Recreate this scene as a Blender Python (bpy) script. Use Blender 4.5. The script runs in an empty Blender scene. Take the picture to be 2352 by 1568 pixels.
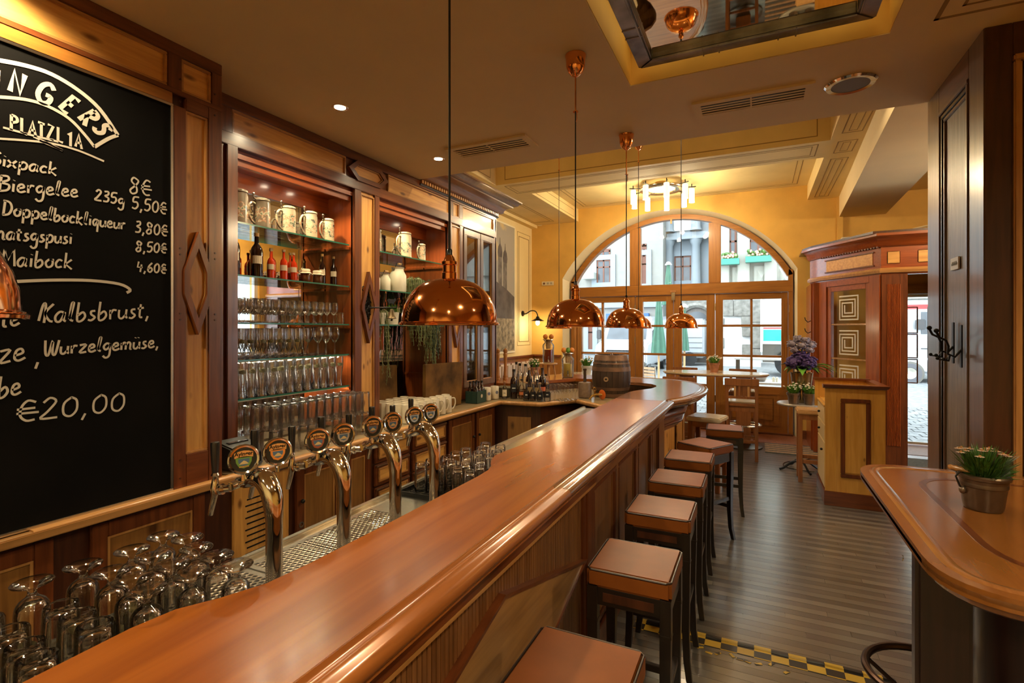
import bpy, bmesh, math, random
from mathutils import Vector, Matrix
R = math.radians
random.seed(7)
C = bpy.context.scene.collection
SC = bpy.context.scene

# ------------------------------------------------------------------ camera
YAW = R(25.5); FX = 1182.0; HY = 757.0; EYE = 1.75
cd = bpy.data.cameras.new('camera'); cam = bpy.data.objects.new('camera', cd); C.objects.link(cam)
cam.location = (0, 0, EYE); cam.rotation_euler = (R(90), 0, YAW)
cd.sensor_width = 36; cd.lens = 36*FX/2352; cd.shift_y = -(784-HY)/2352
cd.clip_start = .02; cd.clip_end = 200
SC.camera = cam
# ------------------------------------------------------------------ world, sun, exposure
W = bpy.data.worlds.new('sky'); SC.world = W; W.use_nodes = True
wn = W.node_tree.nodes; wn.clear()
wo = wn.new('ShaderNodeOutputWorld'); wb = wn.new('ShaderNodeBackground')
wb.inputs[0].default_value = (.80, .91, 1.0, 1); wb.inputs[1].default_value = 5.8
W.node_tree.links.new(wb.outputs[0], wo.inputs[0])
sd = bpy.data.lights.new('sun', 'SUN'); sd.energy = 0.8; sd.angle = R(20); sd.color = (1, .96, .9)
so = bpy.data.objects.new('sun', sd); C.objects.link(so); so.rotation_euler = (R(38), 0, R(-12)); so.location = (0, -5, 20)
SC.view_settings.view_transform = 'Standard'; SC.view_settings.look = 'None'
SC.view_settings.exposure = 0.35; SC.view_settings.gamma = 1; SC.view_settings.use_curve_mapping = False
cy = SC.cycles
cy.max_bounces = 9; cy.diffuse_bounces = 4; cy.glossy_bounces = 4; cy.transmission_bounces = 8
cy.transparent_max_bounces = 96; cy.caustics_reflective = False; cy.caustics_refractive = False
cy.sample_clamp_indirect = 4; cy.use_denoising = True
WARM = (1, .80, .50)

def light(name, kind, loc, energy, color=WARM, size=.1, rot=(0, 0, 0), **k):
    d = bpy.data.lights.new(name, kind); d.energy = energy; d.color = color
    if kind == 'AREA':
        d.size = size
        if 'size_y' in k: d.shape = 'RECTANGLE'; d.size_y = k['size_y']
    else: d.shadow_soft_size = size
    if kind == 'SPOT': d.spot_size = k.get('spot', R(100)); d.spot_blend = .6
    o = bpy.data.objects.new(name, d); C.objects.link(o); o.location = loc; o.rotation_euler = rot
    return o
def portal(loc, rot, sx, sy):
    o = light('daylight_portal', 'AREA', loc, 1, (1, 1, 1), sx, rot, size_y=sy); o.data.cycles.is_portal = True
portal((-1.4, 9.95, 2.0), (R(-90), 0, 0), 3.9, 3.9)
portal((2.4, 10.3, 1.3), (R(-90), 0, 0), 1.3, 2.8)
portal((3.65, 7.0, 1.65), (0, R(90), 0), 2.4, 1.2)

# ------------------------------------------------------------------ measured pixels -> world points
sA, cA = math.sin(YAW), math.cos(YAW)
def ray(px, py):
    u = (px-1176)/FX; return Vector((-sA+u*cA, cA+u*sA, (HY-py)/FX))
def atz(px, py, z): d = ray(px, py); t = (z-EYE)/d.z; return Vector((d.x*t, d.y*t, z))
def aty(px, py, y): d = ray(px, py); t = y/d.y; return Vector((d.x*t, y, EYE+d.z*t))
def atx(px, py, x): d = ray(px, py); t = x/d.x; return Vector((x, d.y*t, EYE+d.z*t))

# ------------------------------------------------------------------ materials
MATS = {}
def newmat(name):
    m = bpy.data.materials.new(name); m.use_nodes = True
    n = m.node_tree.nodes; n.clear(); o = n.new('ShaderNodeOutputMaterial'); b = n.new('ShaderNodeBsdfPrincipled')
    m.node_tree.links.new(b.outputs[0], o.inputs[0]); MATS[name] = m
    return m, n, m.node_tree.links, b, o
def plain(name, col, rough=.5, metal=0, coat=0, emit=0, ecol=None, noise=0, nscale=8, bump=0, spec=.5):
    m, n, l, b, o = newmat(name)
    b.inputs['Base Color'].default_value = (*col, 1); b.inputs['Roughness'].default_value = rough
    b.inputs['Metallic'].default_value = metal; b.inputs['Coat Weight'].default_value = coat
    b.inputs['Coat Roughness'].default_value = .12; b.inputs['Specular IOR Level'].default_value = spec
    if emit:
        b.inputs['Emission Color'].default_value = (*(ecol or col), 1); b.inputs['Emission Strength'].default_value = emit
    if noise or bump:
        tc = n.new('ShaderNodeTexCoord'); nz = n.new('ShaderNodeTexNoise'); nz.inputs['Scale'].default_value = nscale
        nz.inputs['Detail'].default_value = 6; l.new(tc.outputs['Object'], nz.inputs[0])
        if noise:
            mx = n.new('ShaderNodeValToRGB'); mx.color_ramp.elements[0].position = .3; mx.color_ramp.elements[1].position = .7
            mx.color_ramp.elements[0].color = (*[c*(1-noise) for c in col], 1)
            mx.color_ramp.elements[1].color = (*[min(1, c*(1+noise*.6)) for c in col], 1)
            l.new(nz.outputs[0], mx.inputs[0]); l.new(mx.outputs[0], b.inputs['Base Color'])
        if bump:
            bp = n.new('ShaderNodeBump'); bp.inputs['Strength'].default_value = bump; bp.inputs['Distance'].default_value = .01
            l.new(nz.outputs[0], bp.inputs['Height']); l.new(bp.outputs[0], b.inputs['Normal'])
    return m
def wood(name, c1, c2, axis='Z', rough=.3, coat=.4, knots=0, scale=1.0, bump=.1, spec=.5):
    m, n, l, b, o = newmat(name)
    tc = n.new('ShaderNodeTexCoord'); mp = n.new('ShaderNodeMapping')
    sc = {'X': (1.2, 16, 16), 'Y': (16, 1.2, 16), 'Z': (16, 16, 1.2)}[axis]
    mp.inputs['Scale'].default_value = [a*scale for a in sc]
    nz = n.new('ShaderNodeTexNoise'); nz.inputs['Scale'].default_value = 2.2; nz.inputs['Detail'].default_value = 7
    nz.inputs['Distortion'].default_value = .6
    l.new(tc.outputs['Object'], mp.inputs[0]); l.new(mp.outputs[0], nz.inputs[0])
    rp = n.new('ShaderNodeValToRGB'); rp.color_ramp.elements[0].position = .32; rp.color_ramp.elements[1].position = .68
    rp.color_ramp.elements[0].color = (*c1, 1); rp.color_ramp.elements[1].color = (*c2, 1)
    l.new(nz.outputs[0], rp.inputs[0]); out = rp.outputs[0]
    if knots:
        mk = n.new('ShaderNodeMapping'); k = {'X': (.35, 1, 1), 'Y': (1, .35, 1), 'Z': (1, 1, .5)}[axis]
        mk.inputs['Scale'].default_value = k; l.new(tc.outputs['Object'], mk.inputs[0])
        vo = n.new('ShaderNodeTexVoronoi'); vo.inputs['Scale'].default_value = knots*1.9; l.new(mk.outputs[0], vo.inputs[0])
        kr = n.new('ShaderNodeValToRGB'); kr.color_ramp.elements[0].position = .07; kr.color_ramp.elements[1].position = .17
        kr.color_ramp.elements[0].color = (.22, .14, .1, 1); kr.color_ramp.elements[1].color = (1, 1, 1, 1)
        l.new(vo.outputs['Distance'], kr.inputs[0])
        mx = n.new('ShaderNodeMix'); mx.data_type = 'RGBA'; mx.blend_type = 'MULTIPLY'; mx.inputs[0].default_value = .9
        l.new(out, mx.inputs[6]); l.new(kr.outputs[0], mx.inputs[7]); out = mx.outputs[2]
    l.new(out, b.inputs['Base Color']); b.inputs['Roughness'].default_value = rough
    b.inputs['Coat Weight'].default_value = coat; b.inputs['Coat Roughness'].default_value = .15
    b.inputs['Specular IOR Level'].default_value = spec
    if bump:
        bp = n.new('ShaderNodeBump'); bp.inputs['Strength'].default_value = bump; bp.inputs['Distance'].default_value = .004
        l.new(nz.outputs[0], bp.inputs['Height']); l.new(bp.outputs[0], b.inputs['Normal'])
    return m
def thin_glass(name, tint=(1, 1, 1), refl=.9, edge=.35, base=.04, rough=.02):
    """clear thin-walled glass: see-through, reflecting more towards grazing angles"""
    m, n, l, b, o = newmat(name); n.remove(b)
    tr = n.new('ShaderNodeBsdfTransparent'); tr.inputs[0].default_value = (*tint, 1)
    gl = n.new('ShaderNodeBsdfGlossy'); gl.inputs['Roughness'].default_value = rough; gl.inputs['Color'].default_value = (refl, refl, refl, 1)
    lw = n.new('ShaderNodeLayerWeight'); lw.inputs['Blend'].default_value = edge
    mr = n.new('ShaderNodeMapRange'); mr.inputs['To Min'].default_value = base; mr.inputs['To Max'].default_value = .9
    l.new(lw.outputs['Fresnel'], mr.inputs['Value'])
    mx = n.new('ShaderNodeMixShader'); l.new(mr.outputs[0], mx.inputs[0]); l.new(tr.outputs[0], mx.inputs[1]); l.new(gl.outputs[0], mx.inputs[2])
    l.new(mx.outputs[0], o.inputs[0]); return m
def real_glass(name, col=(1, 1, 1), ior=1.45, rough=0):
    m, n, l, b, o = newmat(name)
    b.inputs['Base Color'].default_value = (*col, 1); b.inputs['Transmission Weight'].default_value = 1
    b.inputs['IOR'].default_value = ior; b.inputs['Roughness'].default_value = rough; return m

D1, D2 = (.085, .021, .006), (.18, .05, .013)
dark = {a: wood('mahogany_'+a, D1, D2, a, .3, .5) for a in 'XYZ'}
P1, P2 = (.56, .26, .06), (.76, .41, .11)
pine = {a: wood('pine_'+a, P1, P2, a, .38, .35, knots=5) for a in 'XYZ'}
gold = {a: wood('honey_trim_'+a, (.33, .15, .04), (.5, .25, .08), a, .32, .5) for a in 'XYZ'}
red = {a: wood('cherry_'+a, (.22, .045, .008), (.36, .08, .015), a, .3, .5) for a in 'XYZ'}
brn_ = {a: wood('brown_pine_'+a, (.18, .075, .018), (.28, .13, .032), a, .35, .4, knots=3) for a in 'XYZ'}
barw = {a: wood('bar_front_'+a, (.14, .055, .016), (.26, .11, .035), a, .35, .4) for a in 'XYZ'}
winw = {a: wood('window_larch_'+a, (.26, .10, .014), (.36, .145, .024), a, .42, .2, bump=.05) for a in 'XYZ'}
blackw = wood('near_black_wood', (.006, .003, .002), (.012, .006, .003), 'Z', .35, .25)
worn = wood('worn_grey_wood', (.10, .07, .05), (.22, .16, .11), 'Z', .35, .35, scale=1.6, bump=.5)
dmah = wood('deep_mahogany', (.035, .010, .004), (.07, .02, .007), 'Z', .35, .25)
top_w = wood('counter_top_wood', (.185, .045, .004), (.27, .075, .007), 'Y', .27, .12, scale=.35, bump=.05, spec=.35)
tab_w = wood('table_top_wood', (.22, .075, .014), (.30, .11, .022), 'Y', .2, .6, scale=.4, bump=.03)
board_w = plain('old_board_wood', (.13, .062, .014), .7, noise=.7, nscale=5, bump=.2, spec=.15)
barrel_w = wood('barrel_oak', (.020, .010, .005), (.045, .022, .010), 'Z', .55, .1)
light_w = wood('beech_wood', (.42, .23, .09), (.55, .32, .14), 'Z', .4, .2)
chair_w = wood('chair_wood', (.2, .07, .02), (.3, .11, .035), 'Z', .35, .3)
ceil_m = plain('ceiling_paint', (.78, .62, .35), .7, noise=.05, nscale=2)
coff_m = plain('coffer_paint', (.80, .62, .28), .7, noise=.06, nscale=3)
wall_m = plain('yellow_wall_paint', (.70, .41, .09), .7, noise=.14, nscale=2.5)
wallp_m = plain('pale_wall_paint', (.78, .62, .30), .7, noise=.06, nscale=2)
cream_m = plain('cream_reveal_paint', (.82, .74, .52), .7)
line_m = plain('painted_line', (.30, .19, .07), .8)
line2_m = plain('painted_line_light', (.9, .8, .55), .8)
slate = plain('chalkboard_slate', (.004, .0035, .003), .8, noise=.4, nscale=3, spec=.08)
chalk = plain('chalk_marker', (.62, .56, .46), .9)
copper = plain('polished_copper', (.86, .36, .13), .09, 1)
copper_in = plain('copper_inside', (.9, .5, .25), .3, 1)
chrome = plain('chrome', (.84, .82, .78), .07, 1)
steel = plain('brushed_steel', (.72, .68, .58), .24, 1)
steeld = plain('dark_steel', (.16, .15, .13), .35, 1)
pewter = plain('pewter_frame', (.22, .21, .22), .3, 1, noise=.6, nscale=7, bump=.4)
iron = plain('black_iron', (.012, .012, .012), .4, .6)
rubber = plain('black_plastic', (.008, .008, .008), .25, 0, .3)
cordm = plain('black_cord', (.01, .008, .007), .6)
leather = plain('cognac_leather', (.19, .056, .010), .40, 0, 0, spec=.16, noise=.18, nscale=5, bump=.08)
piping = plain('dark_piping', (.02, .01, .006), .4)
stone = plain('stoneware_cream', (.62, .55, .42), .25, 0, .4, noise=.08, nscale=20)
stoneg = plain('stoneware_grey', (.20, .15, .10), .3, 0, .4, noise=.25, nscale=30)
enamel = plain('cream_enamel', (.70, .66, .52), .3, 0, .3)
white = plain('white_paint', (.7, .7, .68), .4)
btin = plain('brown_tin', (.13, .09, .055), .35, .7, noise=.35, nscale=14)
offw = plain('off_white_plastic', (.72, .64, .46), .5)
paper = plain('label_paper', (.62, .52, .36), .7)
dkliq = plain('dark_liqueur', (.012, .003, .002), .05, 0, .5)
redliq = plain('red_liqueur', (.50, .035, .006), .05, 0, .5, emit=.0)
juice_r = plain('red_iced_tea', (.20, .02, .004), .06, 0, .5)
juice_y = plain('cloudy_lemonade', (.55, .42, .10), .1, 0, .5)
cork = plain('cork', (.35, .22, .11), .9, noise=.4, nscale=60)
orange_m = plain('orange_fruit', (.6, .2, .02), .5, bump=.3, nscale=90)
terrac = plain('terracotta', (.36, .15, .08), .8, noise=.4, nscale=10)
tin = plain('aged_tin', (.22, .17, .13), .35, .8, noise=.3, nscale=14)
bronze = plain('bronze_vase', (.42, .30, .15), .2, 1)
leaf = plain('leaf_green', (.055, .14, .02), .45, noise=.5, nscale=25)
leafb = plain('bright_leaf', (.12, .34, .04), .4, noise=.4, nscale=9)
leafd = plain('dark_leaf', (.02, .045, .015), .4, noise=.5, nscale=15)
grass_m = plain('grassy_plant', (.10, .26, .03), .5, noise=.4, nscale=20)
rhip = plain('rhipsalis_green', (.13, .15, .05), .6, noise=.4, nscale=30)
petal_w = plain('white_petal', (.75, .66, .55), .6)
petal_p = plain('purple_petal', (.06, .03, .16), .6, noise=.5, nscale=40)
petal_g = plain('grey_lilac_petal', (.25, .22, .30), .6, noise=.4, nscale=40)
mirror = plain('mirror_silver', (.86, .86, .84), .01, 1)
mirror_c = plain('ceiling_mirror', (.78, .72, .52), .02, 1)
bench_m = plain('bench_leather', (.62, .50, .40), .4, 0, .1)
fill_led_m = plain('added_led_diffuser', (.7, .65, .5), .5)  # for the strips added under the lower shelves
ORD = 'first second third fourth fifth sixth seventh eighth ninth tenth eleventh twelfth thirteenth fourteenth fifteenth sixteenth'.split()
bulb = plain('lamp_glow', (1, .8, .5), .5, emit=14, ecol=(1, .72, .38))
spotg = plain('downlight_glow', (1, .9, .7), .5, emit=22, ecol=(1, .85, .6))
frost = plain('lit_frosted_glass', (1, .85, .6), .5, emit=1.6, ecol=(1, .75, .4))
marble = plain('pale_marble', (.62, .5, .33), .15, 0, .4, noise=.12, nscale=5)
mat_g = plain('entrance_mat', (.12, .12, .11), .8, noise=.3, nscale=60)
tile_m = plain('terracotta_tiles', (.28, .11, .06), .35, noise=.3, nscale=30)
tgl = thin_glass('drinking_glass', (.995, .995, .985), 1.0, .32, .09, .08)
pgl = thin_glass('window_glass', (.97, .985, .98), .8, .12, .02)
shgl = thin_glass('shelf_glass', (.90, .96, .92), .8, .25, .05)
shedge = plain('shelf_glass_edge', (.03, .16, .11), .1, 0, .3)
ngl = thin_glass('goblet_glass', (.995, .995, .99), 1.0, .28, .03, .02)
jgl = thin_glass('jar_glass', (.99, .99, .98), 1.0, .2, .02, .02)
fac1 = plain('plaster_facade', (.28, .275, .25), .9, noise=.06, nscale=3, bump=.5)
fac2 = plain('pale_blue_facade', (.27, .31, .34), .9, noise=.05, nscale=2)
fac3 = plain('cream_facade', (.30, .295, .25), .9, noise=.08, nscale=3)
ashlar = plain('grey_ashlar', (.20, .19, .165), .9, noise=.4, nscale=5, bump=.6)
winframe = plain('brown_window_frame', (.16, .06, .035), .6)
dgl = plain('far_window_pane', (.05, .06, .07), .12, 0, .3, noise=.5, nscale=1.5)
gate_m = wood('old_gate_wood', (.10, .085, .075), (.17, .15, .13), 'Z', .7, 0)
cobb = plain('cobbles', (.20, .21, .21), .7, noise=.45, nscale=9, bump=.4)
um_m = plain('umbrella_canvas', (.06, .15, .10), .8, noise=.15, nscale=5)
vanw = plain('van_white', (.36, .38, .40), .3, 0, .5)
teal = plain('truck_teal', (.01, .34, .26), .5)

# floor strips: colour of each strip from its own position in the room
m, n, l, b, o = newmat('floor_strips')
tc = n.new('ShaderNodeTexCoord'); sx = n.new('ShaderNodeSeparateXYZ'); l.new(tc.outputs['Object'], sx.inputs[0])
def mth(op, a, v=None):
    q = n.new('ShaderNodeMath'); q.operation = op
    if hasattr(a, 'links') or not isinstance(a, (int, float)): l.new(a, q.inputs[0])
    else: q.inputs[0].default_value = a
    if v is not None:
        if isinstance(v, (int, float)): q.inputs[1].default_value = v
        else: l.new(v, q.inputs[1])
    return q.outputs[0]
row = mth('FLOOR', mth('DIVIDE', sx.outputs[1], .06))
seg = mth('FLOOR', mth('ADD', mth('DIVIDE', sx.outputs[0], .9), mth('MULTIPLY', row, .37)))
cx_ = n.new('ShaderNodeCombineXYZ'); l.new(row, cx_.inputs[0]); l.new(seg, cx_.inputs[1])
wnz = n.new('ShaderNodeTexWhiteNoise'); wnz.noise_dimensions = '2D'; l.new(cx_.outputs[0], wnz.inputs[0])
par = mth('MODULO', mth('ABSOLUTE', row), 2)
fr = mth('ADD', mth('MULTIPLY', par, .55), mth('MULTIPLY', wnz.outputs[0], .45))
rp = n.new('ShaderNodeValToRGB'); rp.color_ramp.elements[0].color = (.045, .042, .039, 1); rp.color_ramp.elements[1].color = (.135, .125, .112, 1)
l.new(fr, rp.inputs[0]); l.new(rp.outputs[0], b.inputs['Base Color'])
nz = n.new('ShaderNodeTexNoise'); nz.inputs['Scale'].default_value = 3; nz.inputs['Detail'].default_value = 8
mp = n.new('ShaderNodeMapping'); mp.inputs['Scale'].default_value = (1, 6, 1); l.new(tc.outputs['Object'], mp.inputs[0]); l.new(mp.outputs[0], nz.inputs[0])
mr = n.new('ShaderNodeMapRange'); mr.inputs['To Min'].default_value = .2; mr.inputs['To Max'].default_value = .45; b.inputs['Coat Weight'].default_value = .8; b.inputs['Coat Roughness'].default_value = .20; b.inputs['Coat IOR'].default_value = 1.8; l.new(nz.outputs[0], mr.inputs[0])
l.new(mr.outputs[0], b.inputs['Roughness']); bp = n.new('ShaderNodeBump'); bp.inputs['Strength'].default_value = .10; bp.inputs['Distance'].default_value = .005
l.new(nz.outputs[0], bp.inputs['Height']); l.new(bp.outputs[0], b.inputs['Normal'])
floor_m = m
# yellow-black hazard tape
m, n, l, b, o = newmat('hazard_tape')
tc = n.new('ShaderNodeTexCoord'); mp = n.new('ShaderNodeMapping'); mp.inputs['Scale'].default_value = (12, 17, 1)
ck = n.new('ShaderNodeTexChecker'); ck.inputs['Scale'].default_value = 1; ck.inputs['Color1'].default_value = (.55, .36, .04, 1); ck.inputs['Color2'].default_value = (.01, .01, .012, 1)
l.new(tc.outputs['Object'], mp.inputs[0]); l.new(mp.outputs[0], ck.inputs[0]); l.new(ck.outputs[0], b.inputs['Base Color']); b.inputs['Roughness'].default_value = .35
tape_m = m
# stein print: coloured glaze picture band on cream stoneware
def stein_mat(name, seedv, c=(.44, .37, .24)):
    m, n, l, b, o = newmat(name)
    tc = n.new('ShaderNodeTexCoord'); mp = n.new('ShaderNodeMapping'); mp.inputs['Location'].default_value = (seedv, seedv*2, 0)
    l.new(tc.outputs['Object'], mp.inputs[0])
    vo = n.new('ShaderNodeTexNoise'); vo.inputs['Scale'].default_value = 34; vo.inputs['Detail'].default_value = 3; l.new(mp.outputs[0], vo.inputs[0])
    rp = n.new('ShaderNodeValToRGB'); e = rp.color_ramp.elements; e[0].position = .36; e[0].color = (.10, .09, .08, 1); e[1].position = .62; e[1].color = (*c, 1)
    for p, q in ((.42, (.16, .2, .12, 1)), (.47, (.5, .42, .3, 1)), (.53, (.34, .14, .07, 1)), (.56, (*c, 1))):
        x = e.new(p); x.color = q
    l.new(vo.outputs[0], rp.inputs[0])
    sx = n.new('ShaderNodeSeparateXYZ'); l.new(tc.outputs['Object'], sx.inputs[0])
    a = n.new('ShaderNodeMath'); a.operation = 'COMPARE'; a.inputs[1].default_value = .09; a.inputs[2].default_value = .05; l.new(sx.outputs[2], a.inputs[0])
    mx = n.new('ShaderNodeMix'); mx.data_type = 'RGBA'; l.new(a.outputs[0], mx.inputs[0]); mx.inputs[6].default_value = (*c, 1); l.new(rp.outputs[0], mx.inputs[7])
    l.new(mx.outputs[2], b.inputs['Base Color']); b.inputs['Roughness'].default_value = .22; b.inputs['Coat Weight'].default_value = .4
    return m
# mural: painted wall picture
def mural_mat():
    m, n, l, b, o = newmat('mural_sky'); tc = n.new('ShaderNodeTexCoord')
    nz = n.new('ShaderNodeTexNoise'); nz.inputs['Scale'].default_value = 1.3; nz.inputs['Detail'].default_value = 4; l.new(tc.outputs['Object'], nz.inputs[0])
    rp = n.new('ShaderNodeValToRGB'); e = rp.color_ramp.elements; e[0].position = .5; e[0].color = (.36, .33, .27, 1); e[1].position = .56; e[1].color = (.62, .46, .2, 1)
    l.new(nz.outputs[0], rp.inputs[0]); l.new(rp.outputs[0], b.inputs['Base Color']); b.inputs['Roughness'].default_value = .8; return m
mural_m = mural_mat()

# ------------------------------------------------------------------ mesh builder
class MB:
    def __init__(s): s.v = []; s.f = []
    def add(s, vs, fs):
        k = len(s.v); s.v += [tuple(a) for a in vs]; s.f += [tuple(i+k for i in f) for f in fs]; return s
    def box(s, x0, x1, y0, y1, z0, z1):
        if x0 > x1: x0, x1 = x1, x0
        if y0 > y1: y0, y1 = y1, y0
        if z0 > z1: z0, z1 = z1, z0
        return s.add([(x0, y0, z0), (x1, y0, z0), (x1, y1, z0), (x0, y1, z0), (x0, y0, z1), (x1, y0, z1), (x1, y1, z1), (x0, y1, z1)],
                     [(0, 3, 2, 1), (4, 5, 6, 7), (0, 1, 5, 4), (1, 2, 6, 5), (2, 3, 7, 6), (3, 0, 4, 7)])
    def hexa(s, a, b): # two quads (4 pts each), a below b
        return s.add(list(a)+list(b), [(0, 3, 2, 1), (4, 5, 6, 7), (0, 1, 5, 4), (1, 2, 6, 5), (2, 3, 7, 6), (3, 0, 4, 7)])
    def prism(s, poly, z0, z1):
        n = len(poly); ar = sum(poly[i][0]*poly[(i+1) % n][1]-poly[(i+1) % n][0]*poly[i][1] for i in range(n))
        if ar < 0: poly = poly[::-1]
        return s.add([(p[0], p[1], z0) for p in poly]+[(p[0], p[1], z1) for p in poly],
                     [tuple(range(n))[::-1], tuple(range(n, 2*n))]+[(i, (i+1) % n, n+(i+1) % n, n+i) for i in range(n)])
    def lathe(s, prof, c=(0, 0, 0), n=16, axis=None, closed=False):
        vs = []; fs = []; c = Vector(c); q = Matrix.Identity(3)
        if axis: q = Vector(axis).to_track_quat('Z', 'Y').to_matrix()
        idx = []
        for r, z in prof:
            if r < 1e-6: idx.append([len(vs)]); vs.append(q @ Vector((0, 0, z))+c)
            else:
                idx.append(list(range(len(vs), len(vs)+n)))
                vs += [q @ Vector((r*math.cos(2*math.pi*i/n), r*math.sin(2*math.pi*i/n), z))+c for i in range(n)]
        pr = list(zip(idx, idx[1:]))
        if closed: pr.append((idx[-1], idx[0]))
        for a, b in pr:
            for i in range(n):
                j = (i+1) % n
                if len(a) == 1 and len(b) == 1: continue
                if len(a) == 1: fs.append((a[0], b[j], b[i]))
                elif len(b) == 1: fs.append((a[i], a[j], b[0]))
                else: fs.append((a[i], a[j], b[j], b[i]))
        return s.add(vs, fs)
    def cyl(s, p0, p1, r0, r1=None, n=12):
        p0 = Vector(p0); p1 = Vector(p1); L = (p1-p0).length; r1 = r0 if r1 is None else r1
        return s.lathe([(0, 0), (r0, 0), (r1, L), (0, L)], p0, n, tuple(p1-p0))
    def ball(s, c, r, n=12, m=7, sq=(1, 1, 1)):
        k = len(s.v); s.lathe([(r*math.sin(math.pi*i/m), -r*math.cos(math.pi*i/m)) for i in range(m+1)], (0, 0, 0), n)
        for i in range(k, len(s.v)): v = s.v[i]; s.v[i] = (v[0]*sq[0]+c[0], v[1]*sq[1]+c[1], v[2]*sq[2]+c[2])
        return s
    def tube(s, pts, r, n=8, closed=False, rr=None, flat=1):
        P = [Vector(p) for p in pts]; N = len(P); vs = []; fs = []; up = None
        for i in range(N):
            if closed: t = P[(i+1) % N]-P[i-1]
            else: t = P[min(i+1, N-1)]-P[max(i-1, 0)]
            t.normalize()
            if up is None: up = Vector((0, 0, 1)) if abs(t.z) < .9 else Vector((1, 0, 0))
            a = t.cross(up)
            if a.length < 1e-4: a = t.cross(Vector((1, .3, 0)))
            a.normalize(); bb = a.cross(t).normalized(); up = bb
            q = r if rr is None else rr[i]
            vs += [P[i]+a*math.cos(2*math.pi*k/n)*q*flat+bb*math.sin(2*math.pi*k/n)*q for k in range(n)]
        for i in range(N if closed else N-1):
            for k in range(n):
                j = (i+1) % N; k2 = (k+1) % n; fs.append((i*n+k, j*n+k, j*n+k2, i*n+k2))
        if not closed: fs += [tuple(range(n)), tuple(range((N-1)*n, N*n))[::-1]]
        return s.add(vs, fs)
    def sweep(s, path, prof, closed=False):
        """profile (offset to the right of travel, z) swept along a flat path with mitred corners"""
        P = [Vector((p[0], p[1])) for p in path]; N = len(P); m = len(prof); vs = []; fs = []
        for i in range(N):
            d0 = (P[i]-P[i-1]) if (i > 0 or closed) else (P[1]-P[0]); d1 = (P[(i+1) % N]-P[i]) if (i < N-1 or closed) else (P[i]-P[i-1])
            d0.normalize(); d1.normalize(); n0 = Vector((d0.y, -d0.x)); n1 = Vector((d1.y, -d1.x)); mm = (n0+n1)
            if mm.length < 1e-6: mm = n0
            mm.normalize(); k = 1/max(.35, mm.dot(n0))
            vs += [(P[i].x+mm.x*o*k, P[i].y+mm.y*o*k, z) for o, z in prof]
        for i in range(N if closed else N-1):
            j = (i+1) % N
            for a in range(m): c = (a+1) % m; fs.append((i*m+a, j*m+a, j*m+c, i*m+c))
        if not closed: fs += [tuple(range(m)), tuple(range((N-1)*m, N*m))[::-1]]
        return s.add(vs, fs)
    def quad(s, a, b, c, d): return s.add([a, b, c, d], [(0, 1, 2, 3)])
    def ribbon(s, pts, w, nrm):
        """flat stroke of width w through pts lying in the plane of normal nrm"""
        P = [Vector(p) for p in pts]; N = len(P); nrm = Vector(nrm); vs = []
        for i in range(N):
            t = (P[min(i+1, N-1)]-P[max(i-1, 0)]).normalized(); a = t.cross(nrm).normalized()*w/2
            vs += [P[i]+a, P[i]-a]
        return s.add(vs, [(2*i, 2*i+1, 2*i+3, 2*i+2) for i in range(N-1)])
    def xf(s, M): s.v = [tuple(M @ Vector(v)) for v in s.v]; return s
    def build(s, name, mat, parent=None, smooth=35, bev=0, kind=None, mats=None):
        o3 = Vector((0, 0, 0)); p = parent
        while p is not None: o3 += p.location; p = p.parent
        me = bpy.data.meshes.new(name); me.from_pydata([(a[0]-o3.x, a[1]-o3.y, a[2]-o3.z) for a in s.v], [], s.f); me.update()
        bm = bmesh.new(); bm.from_mesh(me)
        bmesh.ops.recalc_face_normals(bm, faces=bm.faces)
        if bev: bmesh.ops.bevel(bm, geom=list(bm.edges), offset=bev, segments=2, affect='EDGES', clamp_overlap=True)
        bm.to_mesh(me); bm.free()
        if smooth: me.polygons.foreach_set('use_smooth', [True]*len(me.polygons)); me.set_sharp_from_angle(angle=R(smooth))
        me.materials.append(mat); ob = bpy.data.objects.new(name, me); C.objects.link(ob)
        if parent is not None: ob.parent = parent
        if kind: ob['kind'] = kind
        return ob
def tag(o, label=None, cat=None, group=None, kind=None):
    if label: o['label'] = label
    if cat: o['category'] = cat
    if group: o['group'] = group
    if kind: o['kind'] = kind
    return o
def thing(name, label, cat, loc=(0, 0, 0), group=None):
    o = bpy.data.objects.new(name, None); C.objects.link(o); o.location = loc; o.empty_display_size = .1
    return tag(o, label, cat, group)
def struct(name, mb, mat, label, parent=None, **k):
    o = mb.build(name, mat, parent, **k)
    if parent is None: tag(o, label, None, None, 'structure'); o['category'] = name.split('_')[0]
    return o
def dup(root, loc, rz=0, label=None, group=None, scale=None):
    r = root.copy(); C.objects.link(r); r.location = loc; r.rotation_euler = (root.rotation_euler[0], root.rotation_euler[1], rz)
    if scale: r.scale = scale
    if label: r['label'] = label
    if group: r['group'] = group
    for ch in list(root.children):
        c = ch.copy(); C.objects.link(c); c.parent = r
        for g in list(ch.children): d = g.copy(); C.objects.link(d); d.parent = c
    return r
def text_mesh(s, size, M, align='CENTER', bold=0):
    cu = bpy.data.curves.new('t', 'FONT'); cu.body = s; cu.size = size; cu.align_x = align; cu.resolution_u = 2; cu.offset = bold
    ob = bpy.data.objects.new('t', cu); C.objects.link(ob); dg = bpy.context.evaluated_depsgraph_get()
    me = bpy.data.meshes.new_from_object(ob.evaluated_get(dg)); mb = MB()
    mb.add([v.co for v in me.vertices], [tuple(p.vertices) for p in me.polygons]); mb.xf(M)
    bpy.data.objects.remove(ob); bpy.data.curves.remove(cu); bpy.data.meshes.remove(me); return mb
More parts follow.
